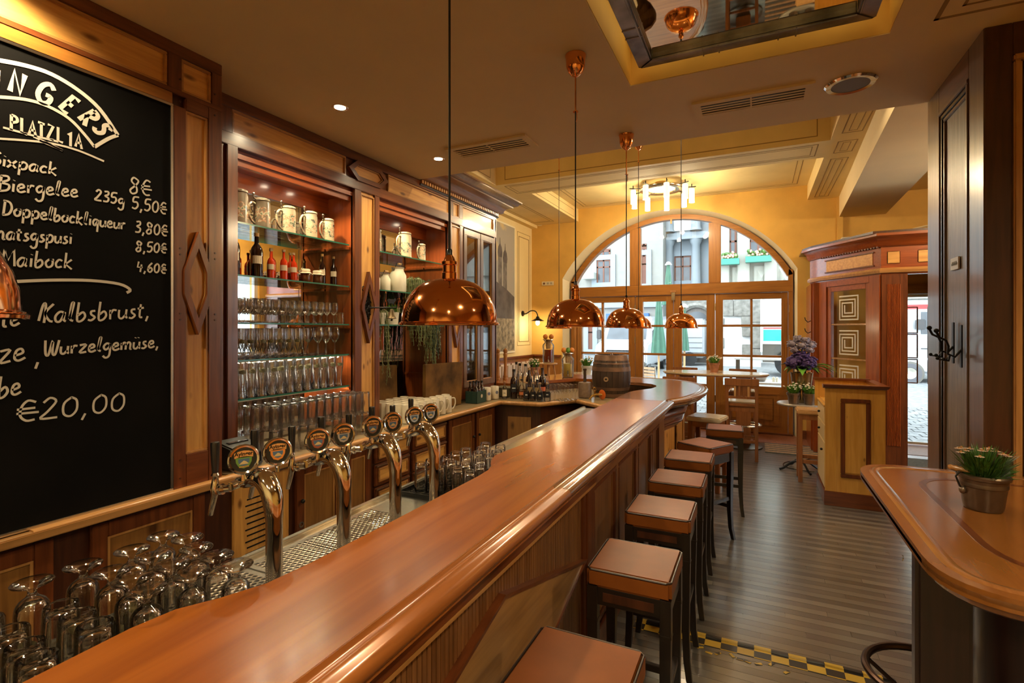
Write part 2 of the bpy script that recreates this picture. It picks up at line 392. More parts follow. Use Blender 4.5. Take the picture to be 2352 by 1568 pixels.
def basis(o, ex, ey): # matrix: local x -> ex, y -> ey
    ex = Vector(ex).normalized(); ey = Vector(ey); ez = ex.cross(ey).normalized(); ey = ez.cross(ex)
    M = Matrix((ex, ey, ez)).transposed().to_4x4(); M.translation = Vector(o); return M

# boxes on a vertical plane: plane 'x' -> a is y; plane 'y' -> a is x; d measured outwards (sg) from pos
def pb(mb, plane, pos, sg, a0, a1, z0, z1, d0, d1):
    p, q = pos+sg*d0, pos+sg*d1
    return mb.box(p, q, a0, a1, z0, z1) if plane == 'x' else mb.box(a0, a1, p, q, z0, z1)
def framed(root, plane, pos, sg, a0, a1, z0, z1, st=.06, mf=dark, mp=pine, dep=.02, trim=gold, names=('stile', 'rail', 'panel', 'moulding'), rl=None, pax='Z', bev=.002):
    """frame-and-panel work: two stiles, two rails, recessed panel, light moulding"""
    ax = 'Y' if plane == 'x' else 'X'; rl = rl or st
    for u0, u1 in ((a0, a0+st), (a1-st, a1)):
        pb(MB(), plane, pos, sg, u0, u1, z0, z1, 0, dep).build(names[0], mf['Z'], root, bev=bev)
    for w0, w1 in ((z0, z0+rl), (z1-rl, z1)):
        pb(MB(), plane, pos, sg, a0+st, a1-st, w0, w1, 0, dep).build(names[1], mf[ax], root, bev=bev)
    pb(MB(), plane, pos, sg, a0+st, a1-st, z0+rl, z1-rl, -.004, dep*.25).build(names[2], mp[pax], root)
    if trim:
        t = .010; mb = MB(); u0, u1, w0, w1 = a0+st, a1-st, z0+rl, z1-rl
        for q in ((u0, u1, w0, w0+t), (u0, u1, w1-t, w1), (u0, u0+t, w0+t, w1-t), (u1-t, u1, w0+t, w1-t)): pb(mb, plane, pos, sg, *q, 0, dep*.75)
        mb.build(names[3], trim[ax], root, bev=.002)
def outline_frame(mb, plane, pos, sg, a0, a1, z0, z1, t, d0, d1):
    for q in ((a0, a1, z0, z0+t), (a0, a1, z1-t, z1), (a0, a0+t, z0+t, z1-t), (a1-t, a1, z0+t, z1-t)): pb(mb, plane, pos, sg, *q, d0, d1)
    return mb
def hex_frame(mb, plane, pos, sg, pts, w, d0, d1):
    """closed polygonal raised border (a,z points), width w inwards"""
    n = len(pts); cx = sum(p[0] for p in pts)/n; cz = sum(p[1] for p in pts)/n
    P = [Vector(p) for p in pts]; inn = []
    ar = sum(P[i].x*P[(i+1) % n].y-P[(i+1) % n].x*P[i].y for i in range(n)); sgn = 1 if ar > 0 else -1
    for i in range(n):
        d0_ = (P[i]-P[i-1]).normalized(); d1_ = (P[(i+1) % n]-P[i]).normalized()
        n0 = Vector((-d0_.y, d0_.x))*sgn; n1 = Vector((-d1_.y, d1_.x))*sgn; mm = (n0+n1).normalized(); inn.append(P[i]+mm*w/max(.2, mm.dot(n0)))
    def W3(p, d): return (pos+sg*d, p[0], p[1]) if plane == 'x' else (p[0], pos+sg*d, p[1])
    vs = [W3(p, d0) for p in P]+[W3(p, d1) for p in P]+[W3(p, d1) for p in inn]+[W3(p, d0) for p in inn]
    fs = []
    for i in range(n):
        j = (i+1) % n
        for a, b_ in ((0, n), (n, 2*n), (2*n, 3*n), (3*n, 0)): fs.append((a+i, a+j, b_+j, b_+i))
    mb.add(vs, fs); return inn
def poly_plate(mb, plane, pos, sg, pts, d0, d1):
    def W3(p, d): return (pos+sg*d, p[0], p[1]) if plane == 'x' else (p[0], pos+sg*d, p[1])
    n = len(pts); return mb.add([W3(p, d0) for p in pts]+[W3(p, d1) for p in pts], [tuple(range(n))[::-1], tuple(range(n, 2*n))]+[(i, (i+1) % n, n+(i+1) % n, n+i) for i in range(n)])
#==SHELL==
# ================================================================== ROOM SHELL
XL, XR, YB, YW = -4.07, 3.2, -2.6, 9.45
fl = MB().box(XL-.3, XR+.3, YB-.3, 9.75, -.12, -.006).build('floor', steeld, None, smooth=0)
tag(fl, 'narrow strip wood floor with alternating dark and light strips', 'floor', None, 'structure')
near = [0]
def strips():
    rest = MB(); y0 = -2.58
    for r_ in range(int((8.9+2.6)/.06)):
        y = math.floor(y0/.06)*.06+r_*.06; row = math.floor(y/.06+.5)
        off = -(row*.37) % 1
        xs = [XL]+[(-row*.37+k)*.9 for k in range(-200, 200) if XL < (-row*.37+k)*.9 < XR]+[XR]
        for a, b in zip(xs, xs[1:]):
            vis = 1.9 < y < 4.75 and b > -.7 and a < 1.2
            if vis and near[0] < 290:
                near[0] += 1
                MB().box(a+.0008, b-.0008, y+.0008, y+.0592, -.006, random.uniform(-.0006, 0)).build('plank', floor_m, fl, smooth=0)
            else: rest.box(a+.0008, b-.0008, y+.0008, y+.0592, -.006, -.0003)
    tag(rest.build('plank_field', floor_m, fl, smooth=0), 'floor strips further away', None, None, 'stuff')
strips()
MB().box(-1.2, XR, 8.9, 9.8, -.006, .004).build('tile_strip', tile_m, fl, smooth=0)
mt = thing('entrance_mat', 'pale ribbed entrance mat in front of the big glazed doors', 'mat', (.45, 8.5, 0))
for k in range(11): MB().box(.10, .80, 8.17+k*.062, 8.17+k*.062+.045, 0, .012).build('mat_slat', light_w if k % 2 else mat_g, mt, smooth=0)
mt = thing('door_mat', 'dark grey rubber mat before the street door by the coat hooks', 'mat', (2.2, 8.35, 0))
for k in range(9): MB().box(1.62, 2.9, 8.1+k*.06, 8.1+k*.06+.045, 0, .012).build('mat_slat', mat_g, mt, smooth=0)
# walls
struct('wall_left', MB().box(XL-.3, XL, 5.2, 9.8, 0, 4.4).box(XL-.3, -3.3, YB-.3, 5.4, 0, 4.4), wallp_m, 'pale yellow side wall beyond the bar cabinets', smooth=0)
struct('wall_back', MB().box(-3.4, XR+.3, YB-.3, YB, 0, 3.4), wallp_m, 'plain yellow wall behind the viewer', smooth=0)
struct('wall_right', MB().box(XR, XR+.3, YB-.3, 6.45, 0, 4.4).box(XR, XR+.3, 7.5, 9.8, 0, 4.4).box(XR, XR+.3, 6.45, 7.5, 0, .45).box(XR, XR+.3, 6.45, 7.5, 2.8, 4.4), wall_m, 'yellow right-hand wall', smooth=0)
w3 = thing('window_3', 'tall right-hand window seen only in the niche mirrors', 'window', (XR+.1, 7, .45)); w3['kind'] = 'structure'
outline_frame(MB(), 'x', XR+.05, 1, 6.45, 7.5, .45, 2.8, .08, 0, .08).box(XR+.06, XR+.12, 6.955, 6.995, .5, 2.75).box(XR+.06, XR+.12, 6.5, 7.45, 1.9, 1.95).box(XR+.06, XR+.12, 6.5, 7.45, 1.25, 1.29).build('window_frame', white, w3, smooth=0)
MB().box(XR+.085, XR+.09, 6.5, 7.45, .5, 2.75).build('pane', pgl, w3, smooth=0)
def arc(xc, half, spring, rise, base, n=28):
    Rr = (half*half+rise*rise)/(2*rise); zc = spring+rise-Rr; a0 = math.asin(half/Rr); pts = [(xc-half, base)]
    for i in range(n+1): a = -a0+2*a0*i/n; pts.append((xc+Rr*math.sin(a), zc+Rr*math.cos(a)))
    return pts+[(xc+half, base)]
OUT = arc(-1.42, 2.0, 2.74, 1.15, 0); INN = arc(-1.39, 1.92, 2.67, 1.16, 0); GLS = arc(-1.385, 1.83, 2.64, 1.105, 2.57)
def wall_face(y0, y1, O, x0, x1, top, holes=()):
    mb = MB(); mb.box(x0, O[0][0], y0, y1, 0, top)
    for a, b in zip(O[1:], O[2:-1]): mb.hexa([(a[0], y0, a[1]), (b[0], y0, b[1]), (b[0], y1, b[1]), (a[0], y1, a[1])], [(a[0], y0, top), (b[0], y0, top), (b[0], y1, top), (a[0], y1, top)])
    return mb
wf = wall_face(9.45, 9.55, OUT, XL, 0, 4.4)
wf.box(OUT[-1][0], 1.7, 9.45, 9.55, 0, 4.4).box(1.7, 3.1, 9.45, 9.55, 3.0, 4.4).box(3.1, XR, 9.45, 9.55, 0, 4.4)
wf.box(1.7, 3.1, 9.45, 9.55, 2.28, 2.62).box(2.05, 3.1, 9.45, 9.55, 2.62, 3.0)
wall_w = struct('wall_window', wf, wall_m, 'ochre yellow end wall around the arched glazed doors', smooth=0)
wb_ = wall_face(9.8, 9.9, INN, XL-.3, 0, 4.5)
wb_.box(INN[-1][0], 1.75, 9.8, 9.9, 0, 4.5).box(1.75, 3.0, 9.8, 9.9, 2.9, 4.5).box(3.0, XR+.3, 9.8, 9.9, 0, 4.5).box(1.75, 3.0, 9.8, 9.9, 2.3, 2.6)
wb_.build('outer_face', fac1, wall_w, smooth=0)
rv = MB()
for (a, b), (c, d) in zip(zip(OUT, OUT[1:]), zip(INN, INN[1:])):
    rv.add([(a[0], 9.455, a[1]), (b[0], 9.455, b[1]), (d[0], 9.82, d[1]), (c[0], 9.82, c[1])], [(0, 1, 2, 3)])
rv.build('reveal', cream_m, wall_w, smooth=40)
rb = MB(); rb.box(1.68, 1.72, 9.45, 9.85, 0, 3.0).box(3.08, 3.12, 9.45, 9.85, 0, 3.0).box(1.7, 3.1, 9.45, 9.85, 2.28, 2.34).box(1.7, 2.07, 9.45, 9.85, 2.56, 2.62).box(1.7, 3.1, 9.45, 9.85, 2.98, 3.02)
rb.build('reveal', wallp_m, wall_w, smooth=0)
MB().box(1.12, 1.20, 9.40, 9.45, 0, 3.9).build('pilaster', wall_m, wall_w, bev=.004)
# ceilings
X0, X1, Y0, Y1 = -.66, .565, 1.74, 2.965
cm = MB(); cm.box(-3.3, X0, YB, 3.96, 3.15, 3.5).box(X1, XR, YB, 3.96, 3.15, 3.5).box(X0, X1, YB, Y0, 3.15, 3.5).box(X0, X1, Y1, 3.96, 3.15, 3.5)
cm.box(XL, XR, 3.86, 3.96, 3.49, 4.3)
ce = struct('ceiling', cm, ceil_m, 'low tan ceiling over the bar', smooth=0)
MB().box(X0-.02, X1+.02, Y0-.02, Y1+.02, 3.42, 3.46).build('recess_top', coff_m, ce, smooth=0)
rl_ = MB(); outline = [(X0, Y0), (X1, Y0), (X1, Y1), (X0, Y1)]
rl_.box(X0-.004, X0+.002, Y0, Y1, 3.155, 3.43).box(X1-.002, X1+.004, Y0, Y1, 3.155, 3.43).box(X0, X1, Y0-.004, Y0+.002, 3.155, 3.43).box(X0, X1, Y1-.002, Y1+.004, 3.155, 3.43)
rl_.build('recess_lining', wall_m, ce, smooth=0)
# painted rectangle on the low ceiling at the right
pl = MB()
def zline(mb, z, x0, x1, y0, y1, t=.012):
    for q in ((x0, x1, y0, y0+t), (x0, x1, y1-t, y1), (x0, x0+t, y0, y1), (x1-t, x1, y0, y1)): mb.box(*q, z-.0015, z+.001)
zline(pl, 3.15, .72, 2.6, .6, 2.93, .018); zline(pl, 3.15, .80, 2.52, .7, 2.85, .012)
pl.build('painted_line', line_m, ce, smooth=0)
cf = MB(); ZB = 3.82
cf.box(XL-.2, -3.39, 3.96, 9.6, ZB, 4.4).box(-3.39, .72, 6.57, 7.2, ZB, 4.4).box(.72, 3.3, 3.96, 9.6, ZB, 4.4).box(-3.39, -3.1, 7.2, 9.6, ZB, 4.4)
cf.box(-3.39, .72, 3.96, 6.57, 4.2, 4.4).box(-3.1, .72, 7.2, 9.6, 4.06, 4.4)
cf.box(XL, -3.95, 3.96, 9.5, 3.76, ZB)
cc = tag(cf.build('ceiling_coffer', coff_m, None, smooth=0), 'pale yellow coffered ceiling with painted lines by the windows', 'ceiling', None, 'structure')
cl = MB()
for a in ((XL+.12, -3.5, 4.1, 6.4), (XL+.12, -3.5, 6.66, 7.1), (XL+.12, -3.5, 7.3, 9.2), (-3.3, .62, 6.66, 7.1), (.80, .99, 4.1, 6.4), (.80, .99, 6.66, 7.08), (.80, .99, 7.3, 9.3)):
    zline(cl, ZB, *a, .012); zline(cl, ZB, a[0]+.055, a[1]-.055, a[2]+.055, a[3]-.055, .008)
zline(cl, 4.06, -2.95, .57, 7.35, 9.3, .012); zline(cl, 4.06, -2.88, .50, 7.42, 9.23, .008)
outline_frame(cl, 'y', 6.57, -1, -3.25, .6, 3.88, 4.1, .010, -.001, .0015)
outline_frame(cl, 'x', -3.39, 1, 4.1, 6.4, 3.88, 4.1, .010, -.001, .0015); outline_frame(cl, 'x', -3.1, 1, 7.3, 9.2, 3.86, 4.0, .008, -.001, .0015)
cl.build('painted_line', line_m, cc, smooth=0)
bx = MB().hexa([(.936, 3.96, 3.5), (1.62, 3.96, 3.5), (1.75, 9.5, 3.5), (1.15, 9.5, 3.5)], [(.936, 3.96, 3.9), (1.62, 3.96, 3.9), (1.75, 9.5, 3.9), (1.15, 9.5, 3.9)])
bx.build('beam_box', ceil_m, cc, smooth=0)
# roof slab keeps daylight out
struct('trim_1', MB().box(XL-.4, XR+.4, YB-.4, 9.9, 4.4, 4.6), ceil_m, 'roof slab above the room', smooth=0)
# arched niche on the end wall above the street door
nm = MB(); A = arc(2.45, .85, 3.0, .28, 2.95, 16); poly_plate(nm, 'y', 9.45, -1, A, -.001, .004)
nm.build('arched_niche', wall_m, wall_w, smooth=0)
nl = MB(); Ao = [(x, z) for x, z in A[1:-1]]; nl.tube([(x, 9.44, z+.01) for x, z in Ao], .012, 5); nl.build('arch_line', cream_m, wall_w)
# dado on window and left wall
dd = thing('baseboard_left', 'brown wooden dado along the corner behind the bench', 'dado'); dd['kind'] = 'structure'
MB().box(XL, XL+.04, 5.9, 9.45, 0, 1.22).box(XL, OUT[0][0]-.02, 9.41, 9.45, 0, 1.22).build('dado_panel', winw['Z'], dd)
MB().box(XL, XL+.07, 5.9, 9.45, 1.22, 1.26).box(XL, OUT[0][0]-.02, 9.38, 9.45, 1.22, 1.26).build('dado_cap', dark['Y'], dd, bev=.005)
bb = MB().box(OUT[-1][0]+.02, 1.1, 9.41, 9.45, 0, .14); struct('baseboard_window', bb, dark['X'], 'brown skirting right of the glazed doors')
# outlet strip
t = thing('wall_socket', 'row of cream sockets on the yellow wall beside the arch', 'socket', (-3.72, 9.45, 2.66))
MB().box(-3.85, -3.60, 9.435, 9.45, 2.62, 2.70).build('cover_plate', offw, t, bev=.003)
for x in (-3.80, -3.72, -3.65): MB().lathe([(0, 0), (.022, 0), (.02, .004), (0, .004)], (x, 9.435, 2.66), 12, (0, -1, 0)).build('socket_ring', dark['Z'] if x < -3.79 else plain('socket_grey', (.4, .36, .28), .5) if 'socket_grey' not in MATS else MATS['socket_grey'], t)
# mural and painted wall fields
mu = thing('wall_mural', 'tall wall painting of two domed church towers over grey roofs', 'mural', (XL, 7.9, 1.36))
MB().box(XL, XL+.012, 7.0, 8.60, 1.36, 3.62).build('picture_field', mural_m, mu, smooth=0)
gr1 = plain('mural_grey', (.17, .15, .13), .8, noise=.5, nscale=7); gr2 = plain('mural_roof', (.10, .085, .08), .8, noise=.4, nscale=5); gr3 = plain('mural_crowd', (.27, .22, .14), .8, noise=.7, nscale=12)
for yc, dz in ((8.02, 0), (8.22, -.08)):
    poly_plate(MB(), 'x', XL, 1, [(yc-.075, 2.1), (yc+.075, 2.1), (yc+.07, 3.02+dz), (yc-.07, 3.02+dz)], .010, .015).build('tower', gr1, mu, smooth=0)
    dm = [(yc-.07, 3.02+dz), (yc+.07, 3.02+dz), (yc+.085, 3.1+dz), (yc+.06, 3.2+dz), (yc+.012, 3.25+dz), (yc, 3.36+dz), (yc-.012, 3.25+dz), (yc-.06, 3.2+dz), (yc-.085, 3.1+dz)]
    poly_plate(MB(), 'x', XL, 1, dm, .012, .017).build('tower_dome', gr2, mu, smooth=0)
poly_plate(MB(), 'x', XL, 1, [(7.0, 1.95), (8.6, 1.95), (8.6, 2.35), (8.25, 2.48), (7.8, 2.6), (7.0, 2.7)], .013, .018).build('painted_roof', gr2, mu, smooth=0)
poly_plate(MB(), 'x', XL, 1, [(7.0, 1.38), (8.6, 1.38), (8.6, 1.95), (7.0, 1.95)], .013, .017).build('painted_crowd', gr3, mu, smooth=0)
outline_frame(MB(), 'x', XL, 1, 6.97, 8.63, 1.33, 3.65, .03, 0, .02).build('mural_border', cream_m, mu, bev=.002)
wl = thing('trim_2', 'painted rectangular fields beside the wall painting', 'painted trim'); wl['kind'] = 'structure'
q = MB(); outline_frame(q, 'x', XL, 1, 8.76, 9.36, 1.45, 3.6, .008, 0, .004); outline_frame(q, 'x', XL, 1, 8.82, 9.30, 1.52, 3.52, .012, 0, .006); q.build('painted_line', line_m, wl, smooth=0)
# ---- right-hand wooden partition
pt = thing('wall_partition', 'tall dark wooden partition with coat hooks at the right', 'partition'); pt['kind'] = 'structure'
MB().box(.962, 1.5, 3.112, 3.96, 0, 3.15).box(1.4, XR, 3.112, 3.3, 0, 3.15).build('core', dmah, pt, smooth=0)
shin = wood('shiny_dark_wood', (.10, .05, .03), (.17, .09, .05), 'Z', .28, .6)
SW = {a: shin for a in 'XYZ'}; WW = {a: worn for a in 'XYZ'}; DM = {a: dmah for a in 'XYZ'}
pb(MB(), 'x', .962, -1, 3.10, 3.29, 0, 3.15, 0, .014).build('stile', shin, pt, bev=.003)
pb(MB(), 'x', .962, -1, 3.75, 3.97, 0, 3.15, 0, .014).build('stile', shin, pt, bev=.003)
pb(MB(), 'x', .962, -1, 3.29, 3.75, 3.0, 3.15, 0, .014).build('rail', dark['Y'], pt, bev=.003)
pb(MB(), 'x', .962, -1, 3.29, 3.75, .1, 3.0, -.002, .003).build('panel', worn, pt, smooth=0)
for k, (u, c_) in enumerate(((0, shin), (.03, rubber), (.055, shin))):
    outline_frame(MB(), 'x', .962, -1, 3.29+u*.25, 3.75-u*1.2, .1+u, 3.0-u, .022, 0, .020-.004*k).build('moulding', c_, pt, bev=.003)
pb(MB(), 'y', 3.112, -1, .95, 1.05, 0, 3.15, 0, .014).build('stile', dmah, pt, bev=.003)
pb(MB(), 'y', 3.112, -1, 1.05, XR, 3.0, 3.15, 0, .014).build('rail', dmah, pt, bev=.003)
outline_frame(MB(), 'y', 3.112, -1, 1.05, 2.3, -.1, 3.0, .03, 0, .03).build('moulding', gold['Z'], pt, bev=.006)
outline_frame(MB(), 'y', 3.112, -1, 1.085, 2.26, -.1, 2.965, .03, 0, .02).build('moulding', dmah, pt, bev=.004)
# sign plate on the partition
sg = thing('sign_plate', 'small white sign with grey lettering on the worn partition panel', 'sign', (.94, 3.5, 2.1))
MB().box(.949, .957, 3.44, 3.56, 2.07, 2.135).build('plate', white, sg, bev=.001)
q = MB()
for k in range(9): q.box(.9475, .949, 3.455+k*.010, 3.455+k*.010+.006, 2.094, 2.094+.012+.008*(k % 2))
q.build('lettering', plain('grey_ink', (.2, .2, .2), .7), sg, smooth=0)
def hook(loc, lab):
    t = thing('coat_hook', lab, 'hook', loc, 'iron coat hooks'); X = loc[0]; y = loc[1]; z = loc[2]
    MB().box(X-.006, X, y-.014, y+.014, z-.11, z+.11).build('back_plate', iron, t, bev=.002)
    MB().tube([(X-.004, y, z-.02), (X-.03, y-.005, z-.055), (X-.06, y-.01, z-.04), (X-.058, y-.012, z), (X-.068, y-.01, z+.03), (X-.095, y-.012, z+.045), (X-.108, y-.012, z+.075)], .006, 7).build('long_arm', iron, t)
    MB().ball((X-.108, y-.012, z+.08), .012).build('knob', iron, t)
    for s_ in (-1, 1):
        MB().tube([(X-.05, y, z-.05), (X-.06, y+s_*.02, z-.075), (X-.085, y+s_*.045, z-.07)], .005, 6).build('short_arm', iron, t); MB().ball((X-.088, y+s_*.048, z-.066), .009).build('knob', iron, t)
hook((.948, 3.50, 1.68), 'black iron coat hook further left on the worn partition')
hook((.948, 3.38, 1.665), 'black iron coat hook nearer the smooth partition edge')

# ================================================================== BIG GLAZED DOORS
wd = thing('window_1', 'arched larch glazed doors with fanlight and small panes', 'window', (-1.4, 9.7, 0)); wd['kind'] = 'structure'
ya, yb = 9.66, 9.76
q = MB()
for i in range(1, len(INN)-2):
    a, b = INN[i], INN[i+1]; c_, d_ = GLS[i], GLS[i+1]
    q.hexa([(c_[0], ya-.02, c_[1]), (d_[0], ya-.02, d_[1]), (d_[0], yb+.02, d_[1]), (c_[0], yb+.02, c_[1])], [(a[0], ya-.02, a[1]), (b[0], ya-.02, b[1]), (b[0], yb+.02, b[1]), (a[0], yb+.02, a[1])])
q.build('arch_head', winw['X'], wd, smooth=30)
MB().box(-3.31, .53, ya-.03, yb+.02, 2.38, 2.57).build('transom', winw['X'], wd, bev=.006)
def arcz(x):
    Rr = (1.83**2+1.105**2)/2.21; return 2.64+1.105-Rr+math.sqrt(max(0, Rr*Rr-(x+1.385)**2))
for x0, x1 in ((-2.16, -1.959), (-.775, -.577)):
    MB().box(x0, x1, ya-.012, yb+.012, 2.57, arcz((x0+x1)/2)+.01).build('mullion', winw['Z'], wd, bev=.006)
MB().box(-3.31, -3.2, ya-.02, yb+.02, 0, 2.7).build('jamb', winw['Z'], wd, bev=.004); MB().box(.46, .53, ya-.02, yb+.02, 0, 2.75).build('jamb', winw['Z'], wd, bev=.004)
for x0, x1 in ((-3.2, -2.16), (-1.959, -.775), (-.577, .46)):
    pts = [(x0, 2.56), (x1, 2.56)]+[(x1+(x0-x1)*k/12, arcz(x1+(x0-x1)*k/12)+.02) for k in range(13)]
    poly_plate(MB(), 'y', 9.71, 1, pts, 0, .006).build('fanlight_pane', pgl, wd, smooth=0)
    outline_frame(MB(), 'y', 9.70, -1, x0, x1, 2.555, 3.9, .0, 0, .01) if 0 else None
ROWS = [(1.84, 2.27), (1.32, 1.80), (.79, 1.28), (.27, .75)]
def leaf_(x0, x1, cols, rows, panel=None, hinges=()):
    MB().box(x0+.004, cols[0][0], ya, yb, .02, 2.376).build('stile', winw['Z'], wd, bev=.004)
    MB().box(cols[-1][1], x1-.004, ya, yb, .02, 2.376).build('stile', winw['Z'], wd, bev=.004)
    MB().box(cols[0][0], cols[-1][1], ya, yb, rows[0][1], 2.376).build('rail', winw['X'], wd, bev=.004)
    lo = rows[-1][0]
    MB().box(cols[0][0], cols[-1][1], ya, yb, .02, lo).build('bottom_rail', winw['X'], wd, bev=.004)
    for a, b in zip(rows, rows[1:]): MB().box(cols[0][0], cols[-1][1], ya+.02, yb-.02, b[1], a[0]).build('glazing_bar', winw['X'], wd, bev=.004)
    for a, b in zip(cols, cols[1:]): MB().box(a[1], b[0], ya+.018, yb-.022, lo, rows[0][1]).build('glazing_bar', winw['Z'], wd, bev=.004)
    for c0, c1 in cols:
        for r0, r1 in rows: MB().box(c0-.004, c1+.004, 9.708, 9.713, r0-.004, r1+.004).build('pane', pgl, wd, smooth=0)
    # beads cut along the stiles
    for u0, u1 in ((x0+.02, cols[0][0]-.012), (cols[-1][1]+.012, x1-.02)):
        nb = max(2, int((u1-u0)/.028)); w_ = (u1-u0)/nb; q = MB()
        for k in range(nb): q.box(u0+k*w_+.003, u0+(k+1)*w_-.003, ya-.005, ya, .1, 2.28)
        q.build('bead', winw['Z'], wd, bev=.002)
    q = MB()
    for k in range(2): q.box(cols[0][0]+.02, cols[-1][1]-.02, ya-.004, ya, rows[0][1]+.03+k*.03, rows[0][1]+.05+k*.03)
    q.build('bead', winw['X'], wd, bev=.002)
    if panel:
        q = MB(); outline_frame(q, 'y', ya, -1, cols[0][0]+.03, cols[-1][1]-.03, .14, lo-.10, .03, 0, .012); q.build('panel_moulding', winw['X'], wd, bev=.004)
        MB().box(cols[0][0]+.12, cols[-1][1]-.12, ya-.012, ya, .23, lo-.19).build('raised_panel', winw['X'], wd, bev=.008)
leaf_(-3.2, -2.06, [(-3.098, -2.71), (-2.666, -2.184)], ROWS)
leaf_(-2.06, -1.37, [(-1.919, -1.499)], ROWS); leaf_(-1.37, -.67, [(-1.227, -.811)], ROWS)
leaf_(-.67, .46, [(-.542, -.112), (-.074, .359)], ROWS[:3], True)
for x, z in ((-2.06, 2.15), (-2.06, 1.55), (-2.06, .5), (-.67, 2.15), (-.67, .55), (.47, 2.1), (.47, 1.6), (.47, .5)):
    MB().cyl((x, ya-.012, z-.06), (x, ya-.012, z+.06), .009, n=8).build('hinge', steel, wd)
MB().box(-1.40, -1.34, ya-.045, ya-.02, 2.28, 2.42).build('door_bolt', steel, wd, bev=.004); MB().box(-1.42, -1.32, ya-.05, ya-.02, 2.42, 2.46).build('bolt_cap', copper_in, wd, bev=.004)
MB().box(-1.42, -1.39, ya-.06, ya-.02, 3.66, 3.74).build('fanlight_catch', brz if 'brz' in globals() else gold['Z'], wd, bev=.003)
struct('trim_5', MB().box(-3.31, .53, 9.58, 9.9, -.01, .03), dark['X'], 'threshold under the glazed doors')

# ================================================================== STREET DOOR AND VESTIBULE
sdr = thing('door_1', 'white street door with small brown-edged panes', 'door', (2.4, 9.7, 0)); sdr['kind'] = 'structure'
cols = [(1.78, 1.94), (2.03, 2.18), (2.31, 2.46), (2.60, 2.75)]
rws = [(1.70, 2.09), (1.325, 1.68), (.945, 1.30)]
outline_frame(MB(), 'y', 9.64, 1, 1.74, 3.0, .02, 2.28, .035, 0, .06).build('door_frame', white, sdr, bev=.004)
MB().box(1.775, 2.965, 9.668, 9.674, .05, 2.245).build('glass_leaf', pgl, sdr, smooth=0)
for c0, c1 in cols:
    for r0, r1 in rws: outline_frame(MB(), 'y', 9.668, -1, c0-.008, c1+.008, r0-.008, r1+.008, .016, 0, .02).build('pane_bead', dark['Z'], sdr, bev=.003)
struct('window_2', outline_frame(MB(), 'y', 9.72, 1, 1.74, 2.05, 2.62, 2.98, .05, 0, .05), dark['X'], 'small upper window beside the street door')
struct('trim_3', MB().box(1.7, 3.1, 9.40, 9.5, 2.10+.18, 2.42), winw['X'], 'orange wooden lintel above the street door')
vs_ = thing('vestibule', 'carved wooden porch with spiral-etched glass panes and dentil cornice', 'porch', (1.4, 7.6, 0)); vs_['kind'] = 'structure'
A_, B_ = Vector((.805, 8.47, 0)), Vector((1.36, 7.6, 0)); L_ = (B_-A_).length; ux = (B_-A_).normalized(); nn = Vector((-ux.y, ux.x, 0)); nn = nn if nn.y < 0 else -nn
def vbox(mb, a0, a1, z0, z1, d0, d1): # box on the slanted face
    P = [A_+ux*a0-nn*-d0, A_+ux*a1-nn*-d0, A_+ux*a1-nn*-d1, A_+ux*a0-nn*-d1]
    return mb.hexa([(p.x, p.y, z0) for p in P], [(p.x, p.y, z1) for p in P])
def vB(name, mat, *a, bev=.003): return vbox(MB(), *a).build(name, mat, vs_, bev=bev)
vB('stile', red['Z'], 0, .14, 0, 2.42, -.05, .02); vB('stile', red['Z'], L_-.16, L_, 0, 2.42, -.05, .02)
vB('top_rail', red['X'], .14, L_-.16, 2.34, 2.42, -.05, .02); vB('bottom_rail', red['X'], .14, L_-.16, 0, .65, -.05, .02)
vB('glazing_frame', red['Z'], .14, .21, .65, 2.34, -.04, .005); vB('glazing_frame', red['Z'], L_-.23, L_-.16, .65, 2.34, -.04, .005)
vB('glazing_frame', red['X'], .21, L_-.23, 2.27, 2.34, -.04, .005)
gx0, gx1 = .21, L_-.23
for k in range(4):
    z1 = 2.27-k*.46; z0 = z1-.44
    if z0 < .5: break
    vbox(MB(), gx0, gx1, z0, z1, -.018, -.014).build('etched_pane', pgl, vs_, smooth=0); vB('glazing_bar', gold['X'], gx0, gx1, z0-.02, z0, -.03, .0)
    cxm = (gx0+gx1)/2; czm = (z0+z1)/2-.01; w_ = .018; h0 = .155; g = .0345
    # square spiral etched on the pane
    lim = [h0]*4; x_, z_ = -h0*1.0, h0+.0; pts = [(-h0, h0), (h0, h0), (h0, -h0), (-h0, -h0), (-h0, h0-1.35*g), (h0-1.35*g, h0-1.35*g), (h0-1.35*g, -h0+1.25*g), (-h0+1.25*g, -h0+1.25*g), (-h0+1.25*g, h0-2.6*g), (h0-2.6*g, h0-2.6*g), (h0-2.6*g, -h0+2.5*g), (-h0+2.5*g, -h0+2.5*g), (-h0+2.5*g, h0-3.7*g)]
    q = MB()
    for (p0, p1), (r0, r1) in zip(pts, pts[1:]):
        vbox(q, cxm+min(p0, r0)-w_/2, cxm+max(p0, r0)+w_/2, czm+min(p1, r1)-w_/2, czm+max(p1, r1)+w_/2, -.013, -.011)
    q.build('etched_spiral', plain('etched_white', (.75, .7, .6), .8) if 'etched_white' not in MATS else MATS['etched_white'], vs_, smooth=0)
path = [(.70, 8.75), (A_.x, A_.y), (B_.x, B_.y), (3.1, 7.6)]
VB = [(0, 2.42), (0, 2.78), (-.1, 2.78), (-.1, 2.42)]
MB().sweep(path, VB).build('frieze', red['X'], vs_)
MB().sweep(path, [(-.02, 2.44), (.03, 2.44), (.04, 2.47), (.02, 2.50), (-.02, 2.50)]).build('lower_moulding', gold['X'], vs_)
